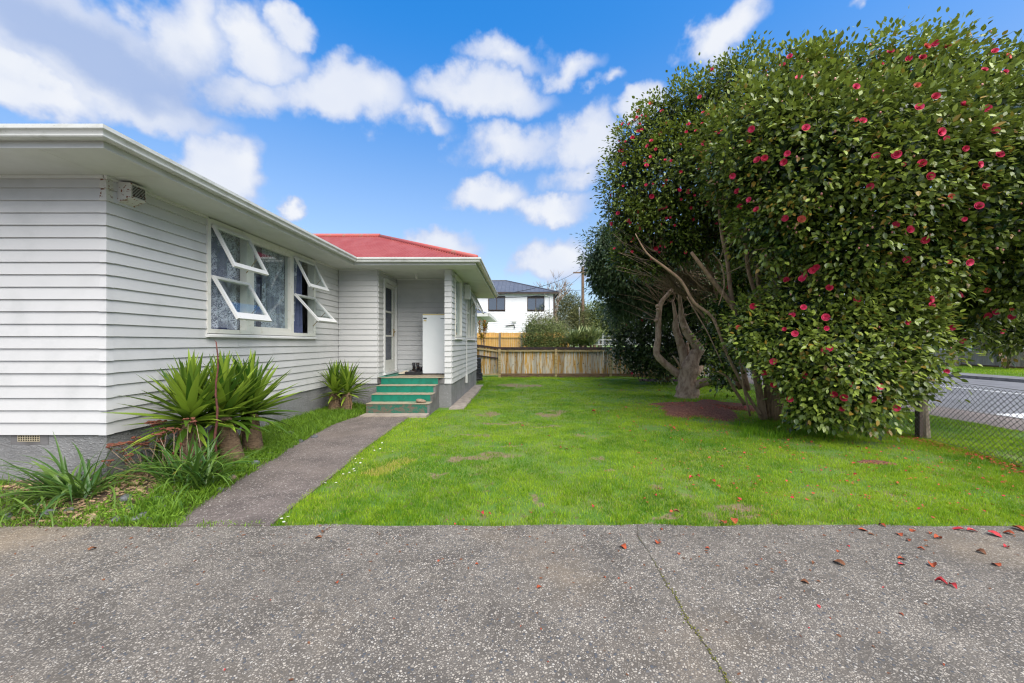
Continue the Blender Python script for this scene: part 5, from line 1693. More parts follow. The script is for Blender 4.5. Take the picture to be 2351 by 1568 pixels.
arr = foliage(C1, 3500, 25, .10, .093, .52, tint_cam, inner=.26, jitter=.85, lumpy=.45)
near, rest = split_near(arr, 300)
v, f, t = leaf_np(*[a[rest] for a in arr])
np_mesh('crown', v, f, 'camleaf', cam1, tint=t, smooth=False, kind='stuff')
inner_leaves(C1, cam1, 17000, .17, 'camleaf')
leaf_objects(cam1, make_leaf_object_meshes('camleaf', (.25, .4, .55, .7, .98), .5), arr[0][near], arr[1][near], arr[2][near], arr[3][near])
mb = MB(); tops = []
for pts, Y in [([(1310, 1350, 60), (1290, 1200, 48), (1265, 1080, 44), (1240, 920, 42), (1170, 760, 40), (1100, 570, 36), (1000, 440, 32), (900, 310, 28), (810, 190, 22)], (7.6, 7.3)),
               ([(1320, 1340, 40), (1240, 920, 34), (1140, 700, 32), (1090, 500, 30), (1060, 250, 26), (1020, 50, 22), (1000, -150, 14)], (7.65, 7.2)),
               ([(1290, 1320, 25), (1200, 1180, 20), (1060, 900, 20), (960, 650, 20), (830, 540, 22), (740, 390, 20), (620, 290, 18), (500, 195, 12), (420, 60, 6)], (7.5, 7.9)),
               ([(1180, 1250, 24), (1100, 1130, 20), (1060, 1060, 14), (990, 1020, 8)], (7.6, 7.4)),
               ([(1345, 1350, 34), (1320, 1000, 28), (1300, 650, 28), (1210, 330, 26), (1190, 150, 24), (1140, 20, 18), (1100, -150, 10)], (7.7, 7.1)),
               ([(1370, 1360, 38), (1330, 900, 30), (1290, 500, 28), (1270, 330, 24), (1310, 140, 20), (1330, -60, 10)], (7.7, 7.0)),
               ([(1380, 1370, 36), (1400, 800, 32), (1390, 300, 28), (1360, 150, 24), (1350, -40, 14)], (7.7, 7.0)),
               ([(1390, 1370, 34), (1450, 800, 30), (1430, 330, 26), (1410, 150, 22), (1460, -60, 12)], (7.7, 7.0)),
               ([(1400, 1365, 44), (1530, 800, 34), (1550, 320, 30), (1560, 100, 20), (1650, -200, 12)], (7.8, 7.2)),
               ([(1220, 1330, 14), (1170, 1100, 12), (1150, 850, 10), (1170, 640, 8)], (7.3, 7.2)),
               ([(1000, 560, 8), (1040, 420, 10), (1020, 280, 9), (960, 200, 6)], (7.2, 7.1)),
               ([(1040, 1000, 7), (930, 760, 8), (860, 640, 9), (780, 500, 8)], (7.9, 8.4))]:
    tops += limb(mb, pts, Y)
mb.build('trunk', 'stem', cam1, smooth=True)
mb = MB(); twigs(mb, [p for p in tops if p.z > 1.2], C1, 150, .011); mb.build('branch', 'twig', cam1, smooth=True, kind='stuff')
# flowers: pixel positions read in the close-ups
fl = [(228, 562, 3), (225, 625, 3), (205, 668, 0), (135, 700, 0), (170, 700, 1), (215, 738, 1), (290, 795, 0), (270, 822, 0), (140, 920, 1), (265, 925, 0), (495, 702, 0), (552, 548, 0),
      (628, 400, 0), (700, 302, 1), (630, 740, 0), (575, 805, 0), (855, 732, 0), (1405, 502, 0), (1110, 483, 0), (1095, 143, 3), (900, 245, 0), (930, 205, 0), (1033, 215, 0),
      (1280, 212, 1), (1070, 268, 0), (955, 330, 0), (1828, 272, 0), (1778, 298, 3), (1605, 322, 0), (1835, 135, 0), (1790, 160, 0), (1752, 363, 1), (1842, 556, 1), (1748, 627, 0), (1980, 605, 0),
      (1768, 912, 1), (1800, 980, 1), (1632, 875, 0), (1535, 877, 0), (2045, 920, 0), (2042, 1030, 1), (2200, 868, 0), (1630, 1225, 0), (1640, 1280, 0), (1028, 1212, 0), (890, 1168, 1),
      (795, 1150, 1), (795, 1052, 1), (765, 962, 0), (435, 1052, 0), (497, 1058, 0), (890, 890, 0), (930, 880, 1), (1145, 730, 0), (645, 1085, 1), (1060, 862, 0), (1505, 1030, 0), (1210, 1475, 1),
      (2115, 178, 3), (2150, 318, 0), (2220, 340, 3), (1710, 130, 3), (1640, 150, 0), (2130, 648, 0), (1100, 1218, 3), (315, 1367, 1), (160, 1222, 1), (108, 1185, 0), (75, 1238, 0), (292, 1085, 1),
      (2090, 1135, 0), (1795, 1335, 1), (1015, 380, 1), (1050, 365, 0), (830, 393, 0), (1420, 700, 0), (1840, 765, 0), (2180, 740, 0), (1120, 445, 0), (575, 645, 1), (185, 770, 1), (325, 750, 0), (345, 625, 0)]
fpx = [((2400 + x / 1.386) / 1.7422, y / 1.386 / 1.7422, k) for x, y, k in fl]
fl5 = [(835, 140, 1), (720, 220, 0), (718, 262, 0), (707, 297, 0), (575, 290, 1), (255, 530, 1), (1200, 452, 1), (1760, 457, 0), (1757, 508, 0), (450, 990, 0), (912, 900, 1), (965, 895, 0), (708, 1108, 1),
       (382, 1085, 1), (460, 1172, 1), (1070, 1270, 1), (1300, 1312, 1), (985, 1275, 1), (628, 1322, 1), (485, 1455, 0), (452, 1472, 0), (1495, 1395, 0), (140, 700, 3), (50, 322, 1), (630, 765, 0), (715, 512, 0),
       (910, 362, 1), (1340, 1190, 0), (1048, 1372, 0), (605, 603, 0), (932, 655, 0)]
fpx += [((2900 + x / 2.24) / 1.7422, (1000 + y / 2.24) / 1.7422, k) for x, y, k in fl5]
fl8 = [(1005, 65, 0), (950, 300, 1), (1080, 395, 0), (1210, 445, 0), (1340, 322, 0), (1420, 190, 0), (1275, 200, 0), (1135, 515, 1), (1325, 160, 0)]
fpx += [((3300 + x / 1.96) / 1.7422, (1150 + y / 1.96) / 1.7422, k) for x, y, k in fl8]
left_over = []
for (x, y, k) in fpx:
    if x < 1650 and not (1600 < x and y > 600):
        left_over.append((x, y, k)); continue
    h = C1.hit(x, y)
    if h:
        add_flower(cam1, Vector(h[1]) + Vector(h[2]) * random.uniform(.04, .15), Vector(h[2]) * .6 + Vector((-.3, -.7, .1)), random.uniform(.082, .108), k)
for _ in range(34):
    h = C1.hit(random.uniform(1660, 2351), random.uniform(60, 900))
    if h:
        add_flower(cam1, Vector(h[1]) + Vector(h[2]) * random.uniform(.05, .18), Vector(h[2]) * .6 + Vector((-.3, -.7, .1)), random.uniform(.05, .10), random.choice((0, 0, 1, 1, 2, 3)))
bp, bn = C1.shell(420, .98, 1.05, back=.1)
mb = MB()
for p, nn in zip(bp, bn):
    r = random.uniform(.009, .015); mb.lathe([(r * .3, -r * 1.2), (r * .9, -r * .5), (r, .2 * r), (r * .6, r), (r * .1, r * 1.4)], p, 6)
mb.build('bud', 'bud', cam1, smooth=True, kind='stuff')

# ---- second camellia behind it, small leaves high on the left -----------
cam2 = thing('camellia_tree', 'tall small leaved camellia with scattered pink flowers behind the thick forked trunk', 'tree', (4.9, 9.9, 0))
C2 = Crown([Crown.px(*b) for b in [
    (1475, 345, 9.6, 70), (1530, 300, 9.6, 80), (1600, 280, 9.4, 95), (1690, 250, 9.3, 115), (1460, 430, 9.6, 72), (1530, 420, 9.3, 100), (1620, 400, 9.2, 130),
    (1455, 500, 9.8, 68), (1530, 510, 9.5, 85), (1620, 500, 9.6, 95), (1700, 480, 9.6, 110), (1750, 600, 9.8, 100), (1470, 560, 10.0, 60), (1820, 620, 9.5, 110), (1440, 590, 9.7, 42), (1500, 600, 9.6, 36), (1560, 570, 9.2, 40)]])


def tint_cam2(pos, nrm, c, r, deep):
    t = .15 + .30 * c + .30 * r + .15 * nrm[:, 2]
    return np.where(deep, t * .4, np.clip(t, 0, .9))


arr = foliage(C2, 2300, 22, .11, .088, .50, tint_cam2, inner=.3)
near, rest = split_near(arr, 300)
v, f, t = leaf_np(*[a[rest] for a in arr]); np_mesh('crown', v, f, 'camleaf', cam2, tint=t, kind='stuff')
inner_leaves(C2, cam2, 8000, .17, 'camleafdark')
leaf_objects(cam2, make_leaf_object_meshes('camleaf', (.2, .4, .6), .5), arr[0][near], arr[1][near], arr[2][near], arr[3][near])
mb = MB(); tops = []
for pts, Y in [([(1200, 1150, 40), (1120, 800, 34), (1000, 500, 30), (940, 300, 26), (900, 100, 20), (860, -150, 12)], (9.9, 9.5)),
               ([(1150, 1140, 34), (1010, 800, 30), (960, 400, 26), (880, 200, 20), (760, 0, 12)], (10, 9.6)),
               ([(1210, 1150, 30), (1090, 700, 26), (1010, 330, 20), (960, 180, 16), (930, 0, 10)], (9.8, 9.4)),
               ([(1160, 1120, 26), (940, 700, 20), (700, 420, 16), (560, 220, 12), (430, 100, 8)], (10, 9.8)),
               ([(900, 450, 10), (800, 350, 10), (700, 210, 9), (540, 180, 7)], (9.4, 9.2))]:
    tops += limb(mb, pts, Y)
mb.build('trunk', 'stem', cam2, smooth=True)
mb = MB(); twigs(mb, [p for p in tops if p.z > 1.6], C2, 130, .011)
for _ in range(90):                                           # bare twiggy tangle on the shaded left underside
    x = random.uniform(1400, 1600); y = random.uniform(560, 660)
    a = P(random.uniform(1560, 1660), random.uniform(640, 700), 9.8); b = P(x, y - 40, random.uniform(8.9, 10)); m_ = a.lerp(b, .5) + Vector((0, 0, random.uniform(-.15, .2)))
    mb.tube([a, m_, b], [.010, .006, .003], 4)
mb.build('branch', 'twig', cam2, smooth=True, kind='stuff')
for (x, y, k) in left_over:
    h = C2.hit(x, y) or C2.hit(x + 25, y + 10)
    if h:
        add_flower(cam2, Vector(h[1]) + Vector(h[2]) * .06, Vector(h[2]) * .6 + Vector((-.3, -.7, .1)), random.uniform(.085, .105), k)
for _ in range(90):
    x, y = random.uniform(1390, 1680), random.uniform(240, 600); h = C2.hit(x, y)
    if h:
        add_flower(cam2, Vector(h[1]) + Vector(h[2]) * .05, Vector(h[2]) * .6 + Vector((-.3, -.7, .1)), random.uniform(.05, .075), random.choice((0, 1, 1, 2)))

# ---- thick trunked tree with long leaves --------------------------------
b3 = G(1580, 912)
rho = thing('old_tree', 'old tree with thick gnarled forked grey trunk standing in the mulch bed', 'tree', (b3.x, b3.y, 0))
mb = MB(); ty = b3.y
tops = limb(mb, [(780, 1230, 190), (785, 1170, 150), (785, 1080, 122), (800, 1000, 120), (815, 950, 100), (840, 900, 82), (860, 860, 70), (800, 780, 58), (755, 690, 48), (735, 560, 28), (720, 420, 16)], (ty, ty - .2), n=16, wob=.13)
tops += limb(mb, [(780, 1080, 70), (770, 980, 64), (740, 850, 54), (720, 780, 50), (700, 712, 46), (700, 640, 30), (680, 520, 16)], (ty + .1, ty), n=12, wob=.08)
tops += limb(mb, [(775, 1090, 60), (730, 1050, 55), (680, 1010, 52), (590, 930, 48), (566, 885, 46), (578, 800, 42), (580, 740, 40), (582, 640, 38), (600, 545, 32), (650, 480, 28), (700, 420, 22), (760, 340, 14)], (ty + .05, ty + .3), n=12, wob=.08)
limb(mb, [(810, 1130, 60), (860, 1110, 62), (900, 1095, 58), (950, 1088, 50)], (ty - .1, ty - .45), n=10, wob=.1)
limb(mb, [(790, 1060, 40), (860, 1020, 40), (880, 990, 30)], (ty, ty + .2), n=10, wob=.1)
limb(mb, [(740, 1000, 18), (710, 950, 14), (685, 915, 10)], (ty - .15, ty - .3), n=7, wob=.1)
limb(mb, [(780, 960, 30), (785, 880, 26), (780, 820, 20)], (ty + .15, ty + .2), n=8, wob=.1)
for q in random.sample(tops, 26):                            # knots and pruning scars
    a = random.uniform(0, 6.283); r = random.uniform(.03, .07)
    mb.lathe([(r * .3, -r), (r, -r * .4), (r * 1.05, r * .2), (r * .5, r * .8), (r * .1, r)], q + Vector((math.cos(a) * .09, -abs(math.sin(a)) * .10, 0)), 9)
mb.build('trunk', 'bark', rho, smooth=True)
C3 = Crown([Crown.px(*b) for b in [
    (1395, 585, 12.5, 50), (1440, 620, 12.5, 62), (1390, 650, 12.6, 42), (1430, 690, 12.8, 48), (1500, 620, 12.8, 70), (1560, 600, 13.0, 80), (1640, 640, 13.0, 60), (1370, 610, 12.6, 30),
    (1580, 680, 12.8, 50), (1650, 700, 12.4, 50), (1520, 690, 13.4, 48), (1400, 545, 12.6, 35), (1700, 650, 13, 80)]])


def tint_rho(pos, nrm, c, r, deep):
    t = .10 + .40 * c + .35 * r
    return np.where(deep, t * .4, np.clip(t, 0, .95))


arr = foliage(C3, 1900, 15, .12, .135, .27, tint_rho, droop=.55, up=.6, inner=.35)
near, rest = split_near(arr, 200)
v, f, t = leaf_np(*[a[rest] for a in arr]); np_mesh('crown', v, f, 'rholeaf', rho, tint=t, kind='stuff')
inner_leaves(C3, rho, 7000, .2, 'rholeaf')
leaf_objects(rho, make_leaf_object_meshes('rholeaf', (.2, .45, .7), .27), arr[0][near], arr[1][near], arr[2][near], arr[3][near])
mb = MB(); twigs(mb, [p for p in tops if p.z > 1.4], C3, 110, .010); mb.build('branch', 'twig', rho, smooth=True, kind='stuff')

# ---- dark camellia hugging the ground near the back fence ---------------
cam4 = thing('camellia_bush', 'dark rounded camellia bush reaching down to the lawn beside the paling fence', 'bush', (5.6, 15.5, 0))
C4 = Crown([Crown.px(*b) for b in [
    (1440, 730, 15.5, 60), (1480, 700, 15.5, 70), (1450, 790, 15.2, 58), (1500, 800, 15.0, 62, 62), (1560, 760, 15.0, 70), (1540, 690, 15.5, 70), (1610, 800, 14.6, 62, 60), (1620, 720, 15, 70),
    (1680, 780, 14.5, 70), (1690, 690, 15, 80), (1740, 800, 14, 60), (1470, 835, 15.0, 34, 30), (1525, 835, 14.6, 40, 36), (1760, 720, 14, 80), (1660, 840, 14.5, 50, 30), (1560, 650, 15.5, 70), (1640, 640, 15.5, 80), (1740, 640, 15, 80), (1480, 650, 15.6, 60)]])


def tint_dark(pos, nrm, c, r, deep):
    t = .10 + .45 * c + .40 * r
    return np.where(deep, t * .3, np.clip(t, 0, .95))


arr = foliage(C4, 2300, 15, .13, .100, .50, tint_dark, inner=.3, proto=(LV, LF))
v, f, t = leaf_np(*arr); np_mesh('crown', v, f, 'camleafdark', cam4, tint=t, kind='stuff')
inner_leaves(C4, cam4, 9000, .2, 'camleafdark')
mb = MB(); tops = []
for pts, Y in [([(600, 1085, 40), (580, 900, 36), (560, 700, 26), (480, 500, 14)], (15.5, 15.4)), ([(640, 1085, 36), (700, 900, 30), (760, 650, 20)], (15.5, 15.3)), ([(620, 1085, 30), (900, 900, 26), (1050, 700, 14)], (15.4, 14.9))]:
    tops += limb(mb, pts, Y)
mb.build('trunk', 'stem', cam4, smooth=True)
for (x, y) in [(1438, 722), (1440, 636), (1532, 636), (1545, 645), (1462, 665), (1476, 690), (1472, 735), (1437, 745), (1452, 855), (1496, 740)]:
    h = C4.hit(x, y)
    if h:
        add_flower(cam4, Vector(h[1]) + Vector(h[2]) * .05, (-.2, -.9, .1), .09, random.choice((0, 1)))


# ---- generic shrubs and trees in the distance ---------------------------
def shrub(name, label, cat, blobs, mat, n, per, ll, lw, tint=(.1, .5, .35), sig=.13, trunk='twig', ground=None, group=None, droop=.2, up=.6, proto=(LV4, LF4)):
    cr = Crown([Crown.px(*b) for b in blobs])
    c = sum((b[0] for b in cr.b), np.zeros(3)) / len(cr.b)
    t_ = thing(name, label, cat, (c[0], c[1], 0), group)
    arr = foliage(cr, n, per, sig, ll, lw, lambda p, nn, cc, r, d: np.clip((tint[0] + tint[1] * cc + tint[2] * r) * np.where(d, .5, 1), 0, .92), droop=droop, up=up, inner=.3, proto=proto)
    v, f, tt = leaf_np(*arr, proto=proto); np_mesh('crown', v, f, mat, t_, tint=tt, kind='stuff')
    mb = MB(); b = Vector((c[0], c[1], 0))
    for q in range(6):
        bl = cr.b[q % len(cr.b)][0]; e = Vector(bl) + Vector((random.uniform(-.2, .2), 0, .1)); m_ = b.lerp(e, .55) + Vector((random.uniform(-.15, .15), random.uniform(-.1, .1), .1))
        mb.tube([b + Vector((random.uniform(-.08, .08), 0, -.05)), m_, e], [.05, .035, .012], 6)
    mb.build('trunk', trunk, t_, smooth=True)
    return t_, cr


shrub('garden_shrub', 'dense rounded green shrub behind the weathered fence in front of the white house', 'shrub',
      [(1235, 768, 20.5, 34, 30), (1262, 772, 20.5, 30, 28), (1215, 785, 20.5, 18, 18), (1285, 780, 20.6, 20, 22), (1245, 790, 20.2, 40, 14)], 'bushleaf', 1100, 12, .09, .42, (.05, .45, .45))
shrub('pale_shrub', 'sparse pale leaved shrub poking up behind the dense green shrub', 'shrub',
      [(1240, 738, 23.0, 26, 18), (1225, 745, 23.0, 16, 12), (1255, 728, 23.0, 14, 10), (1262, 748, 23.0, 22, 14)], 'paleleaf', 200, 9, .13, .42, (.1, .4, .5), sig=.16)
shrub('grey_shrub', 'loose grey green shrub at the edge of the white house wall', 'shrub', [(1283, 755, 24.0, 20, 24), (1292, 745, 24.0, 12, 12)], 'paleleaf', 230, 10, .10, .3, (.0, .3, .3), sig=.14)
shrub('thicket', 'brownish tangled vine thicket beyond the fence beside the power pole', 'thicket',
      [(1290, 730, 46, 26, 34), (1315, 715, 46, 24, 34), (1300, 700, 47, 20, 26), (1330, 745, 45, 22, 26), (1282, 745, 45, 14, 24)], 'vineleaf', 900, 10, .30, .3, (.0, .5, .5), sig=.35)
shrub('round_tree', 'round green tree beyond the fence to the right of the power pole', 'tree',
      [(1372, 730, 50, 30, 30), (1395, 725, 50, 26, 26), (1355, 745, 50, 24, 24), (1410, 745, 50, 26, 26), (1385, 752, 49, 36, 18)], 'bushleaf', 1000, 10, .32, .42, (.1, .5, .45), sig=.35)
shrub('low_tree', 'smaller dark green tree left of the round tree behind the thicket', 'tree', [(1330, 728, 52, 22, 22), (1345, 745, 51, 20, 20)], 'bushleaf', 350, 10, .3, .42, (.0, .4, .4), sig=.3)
# leafless tree
bt = P(1283, 740, 44)
bare = thing('bare_tree', 'leafless branching tree beside the white two storey house', 'tree', (bt.x, 44, 0))
mb = MB()


def grow(p, d, L, r, depth):
    q = p + d * L * .5 + Vector((random.uniform(-.1, .1), random.uniform(-.1, .1), .05)) * L; e = p + d * L
    mb.tube([p, q, e], [r, r * .8, r * .6], 5)
    if depth:
        for _ in range(3):
            nd = (d + Vector((random.uniform(-.75, .75), random.uniform(-.6, .6), random.uniform(-.1, .5)))).normalized()
            grow(e, nd, L * random.uniform(.6, .85), r * .62, depth - 1)


grow(Vector((bt.x, 44, -.1)), Vector((.05, 0, 1)), 2.6, .15, 5)
mb.build('trunk', 'twig', bare, smooth=True)

# aloe clump
al = thing('aloe_clump', 'spreading clump of spiky grey green aloes behind the weathered fence', 'plant', (P(1340, 780, 20.3).x, 20.3, 0))
vs = []; fs = []; ts = []
A_ = [[], [], [], [], [], []]
for _ in range(46):
    x = random.uniform(1296, 1376); y = random.uniform(770, 796)
    hd = P(x, y, random.uniform(19.6, 21.2))
    for k in range(20):
        a = random.uniform(0, 6.283); el = random.uniform(.05, 1.3)
        d = np.array((math.cos(a) * math.cos(el), math.sin(a) * math.cos(el), math.sin(el)))
        A_[0].append(hd); A_[1].append(d); A_[2].append(np.array((0, 0, 1.0)) + np.array((math.cos(a), math.sin(a), 0)) * -.3); L = random.uniform(.28, .48)
        A_[3].append(L * 1.5); A_[4].append(.075); A_[5].append(random.uniform(0, .9))
v, f, t = leaf_np(*[np.array(q, dtype=float) for q in A_]); np_mesh('leaf', v, f, 'aloeleaf', al, tint=t, kind='stuff')
mb = MB()
for _ in range(12):
    p = P(random.uniform(1296, 1376), 792, 20.3); mb.tube([(p.x, 20.3, -.05), (p.x, 20.3, p.z)], .05, 6)
mb.build('stem', 'twig', al)

# croton-like plant by the neighbour's wall
cp0 = P(1109, 745, 21.0)
cro = thing('croton_plant', 'tall red and yellow leaved plant against the pine fence', 'plant', (cp0.x, 21.0, 0))
mb = MB()
A_ = [[], [], [], [], [], []]
for k in range(9):
    tp = P(random.uniform(1100, 1122), random.uniform(738, 775), random.uniform(20.8, 21.2))
    mb.tube([(cp0.x + random.uniform(-.15, .15), 21, -.05), (cp0.x + (tp.x - cp0.x) * .4, 21, tp.z * .5), tp], [.02, .018, .012], 5)
    for _ in range(22):
        a = random.uniform(0, 6.283); el = random.uniform(-.2, 1.3)
        A_[0].append(np.array(tp) + np.array((0, 0, random.uniform(-.3, .05)))); A_[1].append(np.array((math.cos(a) * math.cos(el), math.sin(a) * math.cos(el), math.sin(el))))
        A_[2].append(np.array((0, 0, 1.0)) + rng.normal(size=3) * .2); A_[3].append(random.uniform(.18, .30)); A_[4].append(.055); A_[5].append(random.choice((.1, .3, .6, .9, .9, .98)))
v, f, t = leaf_np(*[np.array(q, dtype=float) for q in A_]); np_mesh('leaf', v, f, 'croton', cro, tint=t, kind='stuff')
mb.build('stem', 'twig', cro, smooth=True)

# street tree across the road
stt = thing('street_tree', 'street tree with pale trunk on the verge across the road', 'tree', (27.6, 25.6, 0))
sb = G(2188, 842, .034)
mb = MB(); mb.tube([(sb.x, sb.y, -.05), (sb.x, sb.y, .4), (sb.x + .05, sb.y, 1.6), (sb.x - .05, sb.y + .1, 3.0), (sb.x + .2, sb.y, 4.4)], [.26, .22, .20, .17, .10], 10, .06)
for k in range(5):
    a = k * 1.3; mb.tube([(sb.x, sb.y, 2.6 + k * .2), (sb.x + math.cos(a) * .8, sb.y + math.sin(a) * .8, 3.8), (sb.x + math.cos(a) * 1.6, sb.y + math.sin(a) * 1.6, 4.9)], [.09, .07, .03], 6)
mb.build('trunk', 'palebark', stt, smooth=True)
cr = Crown([(np.array((sb.x + dx, sb.y + dy, 4.9 + dz)), np.array((1.5, 1.5, 1.2))) for dx, dy, dz in ((0, 0, .6), (1.2, .5, 0), (-1.2, -.3, 0), (.2, 1.3, 0), (-.2, -1.3, .1))])
arr = foliage(cr, 500, 12, .25, .22, .45, tint_rho, proto=(LV4, LF4)); v, f, t = leaf_np(*arr, proto=(LV4, LF4)); np_mesh('crown', v, f, 'bushleaf', stt, tint=t, kind='stuff')
shrub('street_shrub', 'green shrub showing over the far street fence near the white house', 'shrub', [(2330, 770, 22, 40, 26), (2290, 785, 24, 26, 14)], 'vineleaf', 300, 10, .22, .4, (.1, .5, .4), sig=.25)

# ============================================== garden plants beside the house
def sword_mesh(name, mat, L, w, bend, tint, seg=6, fold=.25, tipdroop=0.0):
    """long strap leaf growing along +Y, curving down (-Z) by bend; V-folded"""
    vs = []; fs = []; y = z = 0.0; ang = 0.0
    for i in range(seg + 1):
        t = i / seg
        ww = w * (min(1, .55 + 2.2 * t) if t < .3 else 1) * (1 - max(0, (t - .35) / .65) ** 1.6) + .0015
        vs += [(-ww / 2, y, z + ww * fold), (0, y, z), (ww / 2, y, z + ww * fold)]
        ang = -(bend * t ** 1.5 + tipdroop * max(0, t - .6) * 3)
        y += L / seg * math.cos(ang); z += L / seg * math.sin(ang)
    for i in range(seg):
        for k in range(2):
            a = i * 3 + k; fs.append((a, a + 1, a + 4, a + 3))
    me = bpy.data.meshes.new(name); me.from_pydata(vs, [], fs)
    me.polygons.foreach_set('use_smooth', [True] * len(me.polygons))
    at = me.attributes.new('tint', 'FLOAT', 'POINT'); at.data.foreach_set('value', [tint * (.75 + .25 * (i // 3) / seg) for i in range(len(vs))])
    me.materials.append(M[mat])
    return me


def place_leaf(parent, me, p, yaw, el, roll=0.0, scale=1.0):
    o = bpy.data.objects.new('leaf', me); COL.objects.link(o)
    o.parent = parent; o.matrix_parent_inverse = parent.matrix_basis.inverted()
    o.matrix_basis = Matrix.Translation(p) @ Matrix.Rotation(yaw, 4, 'Z') @ Matrix.Rotation(el, 4, 'X') @ Matrix.Rotation(roll, 4, 'Y') @ Matrix.Scale(scale, 4)


YUC = [sword_mesh('leaf', 'yucca', .66, .074, b, t) for b, t in ((.10, .35), (.15, .55), (.25, .75), (.35, .9), (.5, .25), (.2, .1), (.08, .8))]


M['deadleaf'] = material('dead yucca leaf', (0.30, 0.20, 0.10), (0.20, 0.12, 0.06), 20, (.4, .6), .9)
DEADLEAF = sword_mesh('leaf', 'deadleaf', .5, .035, .3, .5)


def yucca(label, heads, scale=1.0, nleaf=64):
    b0 = heads[0][0]
    t = thing('yucca', label, 'yucca', (b0.x, b0.y, 0), 'yuccas along the house wall')
    for (b, hd, r) in heads:
        mb = MB(); m_ = b.lerp(hd, .5) + Vector((random.uniform(-.02, .02), 0, 0))
        mb.tube([b - Vector((0, 0, .15)), b, m_, hd, hd + Vector((0, 0, .05))], [r * 1.25, r * 1.2, r, r * .95, r * .5], 12, .05)
        mb.build('trunk', 'yuccatrunk', t, smooth=True)
        for k in range(nleaf):
            q = (k + .5) / nleaf
            el = RAD(86 - 100 * q ** 1.15 + random.uniform(-8, 8))
            yaw = k * 2.39996 + random.uniform(-.25, .25)
            me = random.choice(YUC[3:5] if q > .8 else YUC)
            s = scale * random.uniform(.82, 1.12) * (1.0 if q < .75 else .85)
            d = Vector((-math.sin(yaw), math.cos(yaw), 0))
            p = hd + Vector((0, 0, .10 - .13 * q))
            # leaves stop at the wall they grow against
            if p.x + d.x * math.cos(el) * .64 * s < XW + .05:
                el = max(el, RAD(58)) + RAD(random.uniform(0, 15)); s *= .8
                if p.x + d.x * math.cos(el) * .64 * s < XW + .05:
                    yaw = -yaw
                    d = Vector((-math.sin(yaw), math.cos(yaw), 0))
                    if p.x + d.x * math.cos(el) * .64 * s < XW + .05:
                        continue
            if hd.y > 8 and p.y + d.y * math.cos(el) * .64 * s > YP - .05:
                el = max(el, RAD(60)); s *= .8
            place_leaf(t, me, p, yaw, el, random.uniform(-.3, .3), s)
        for k in range(12):                                  # dead leaves hanging round the stem
            yaw = random.uniform(0, 6.283); d = Vector((-math.sin(yaw), math.cos(yaw), 0))
            p = hd + d * r * .9 - Vector((0, 0, random.uniform(.0, .12)))
            place_leaf(t, DEADLEAF, p, yaw, RAD(random.uniform(-85, -55)), random.uniform(-.5, .5), random.uniform(.3, .6))
    return t


yucca('broad bright green yucca on stout trunk, nearest the house corner', [(Vector((-3.78, 4.60, .05)), P(437, 972, 4.60), .115)], 1.08, 120)
yucca('tall yucca with two stout trunks beside the bare red cane', [(Vector((-3.55, 4.92, .04)), P(512, 964, 4.92), .105), (Vector((-3.62, 5.38, .06)), P(572, 954, 5.38), .105)], 1.12, 96)
yucca('small double stemmed yucca in the inner corner beside the porch steps', [(Vector((-3.99, 8.5, .06)), P(768, 905, 8.5), .11), (Vector((-3.76, 8.55, .06)), P(797, 905, 8.55), .105)], .98, 62)

STRAP = [sword_mesh('leaf', 'strap', .72, .024, b, t, 8, .18) for b, t in ((1.0, .3), (1.5, .5), (2.0, .7), (1.2, .85), (.4, .4), (1.8, .2), (1.4, 1.0))]


def strap_plant(label, c, n, rad, lo, hi, scale, face=None):
    t = thing('strap_leaf_plant', label, 'plant', (c.x, c.y, 0), 'strap leaved plants in the garden bed')
    for k in range(n):
        yaw = random.uniform(0, 6.283)
        if face and random.random() < .55:
            yaw = random.gauss(face, .6)
        el = RAD(random.uniform(lo, hi))
        p = c + Vector((random.uniform(-rad, rad), random.uniform(-rad * .6, rad * .6), 0))
        me = random.choice(STRAP[:6] if random.random() < .96 else STRAP[6:])
        d = Vector((-math.sin(yaw), math.cos(yaw), 0)); s = scale * random.uniform(.6, 1.15)
        if p.y < YF and p.x < XW and p.y + d.y * .5 * s > YF - .05 or (p.y >= YF - .1 and p.x + d.x * .5 * s < XW + .05):
            continue
        place_leaf(t, me, p, yaw, el, random.uniform(-.4, .4), s)
    return t


c1 = G(176, 1148, .05)
sp1 = strap_plant('arching strap leaved plant with a few upright blades in front of the foundation grille', c1, 120, .15, 25, 62, .98, RAD(80))
for (dx, el, s, yw) in ((-.10, 74, .95, 70), (.10, 84, .85, -60), (.13, 78, .80, -80), (.16, 70, .7, -70), (-.02, 86, .6, 20)):
    place_leaf(sp1, STRAP[4], c1 + Vector((dx, .02, 0)), RAD(yw), RAD(el), 0, s)
c2 = G(440, 1118, .05)
strap_plant('weeping strap leaved plant at the foot of the bare red cane', c2, 170, .20, 35, 74, .92)
c3 = G(385, 1075, .06)
strap_plant('strap leaved clump in front of the broad yucca trunk', c3, 100, .18, 40, 74, .85)
c4 = G(60, 1180, .04)
strap_plant('low strap leaved tuft at the edge of the driveway near the wall', c4, 50, .22, 15, 50, .58)

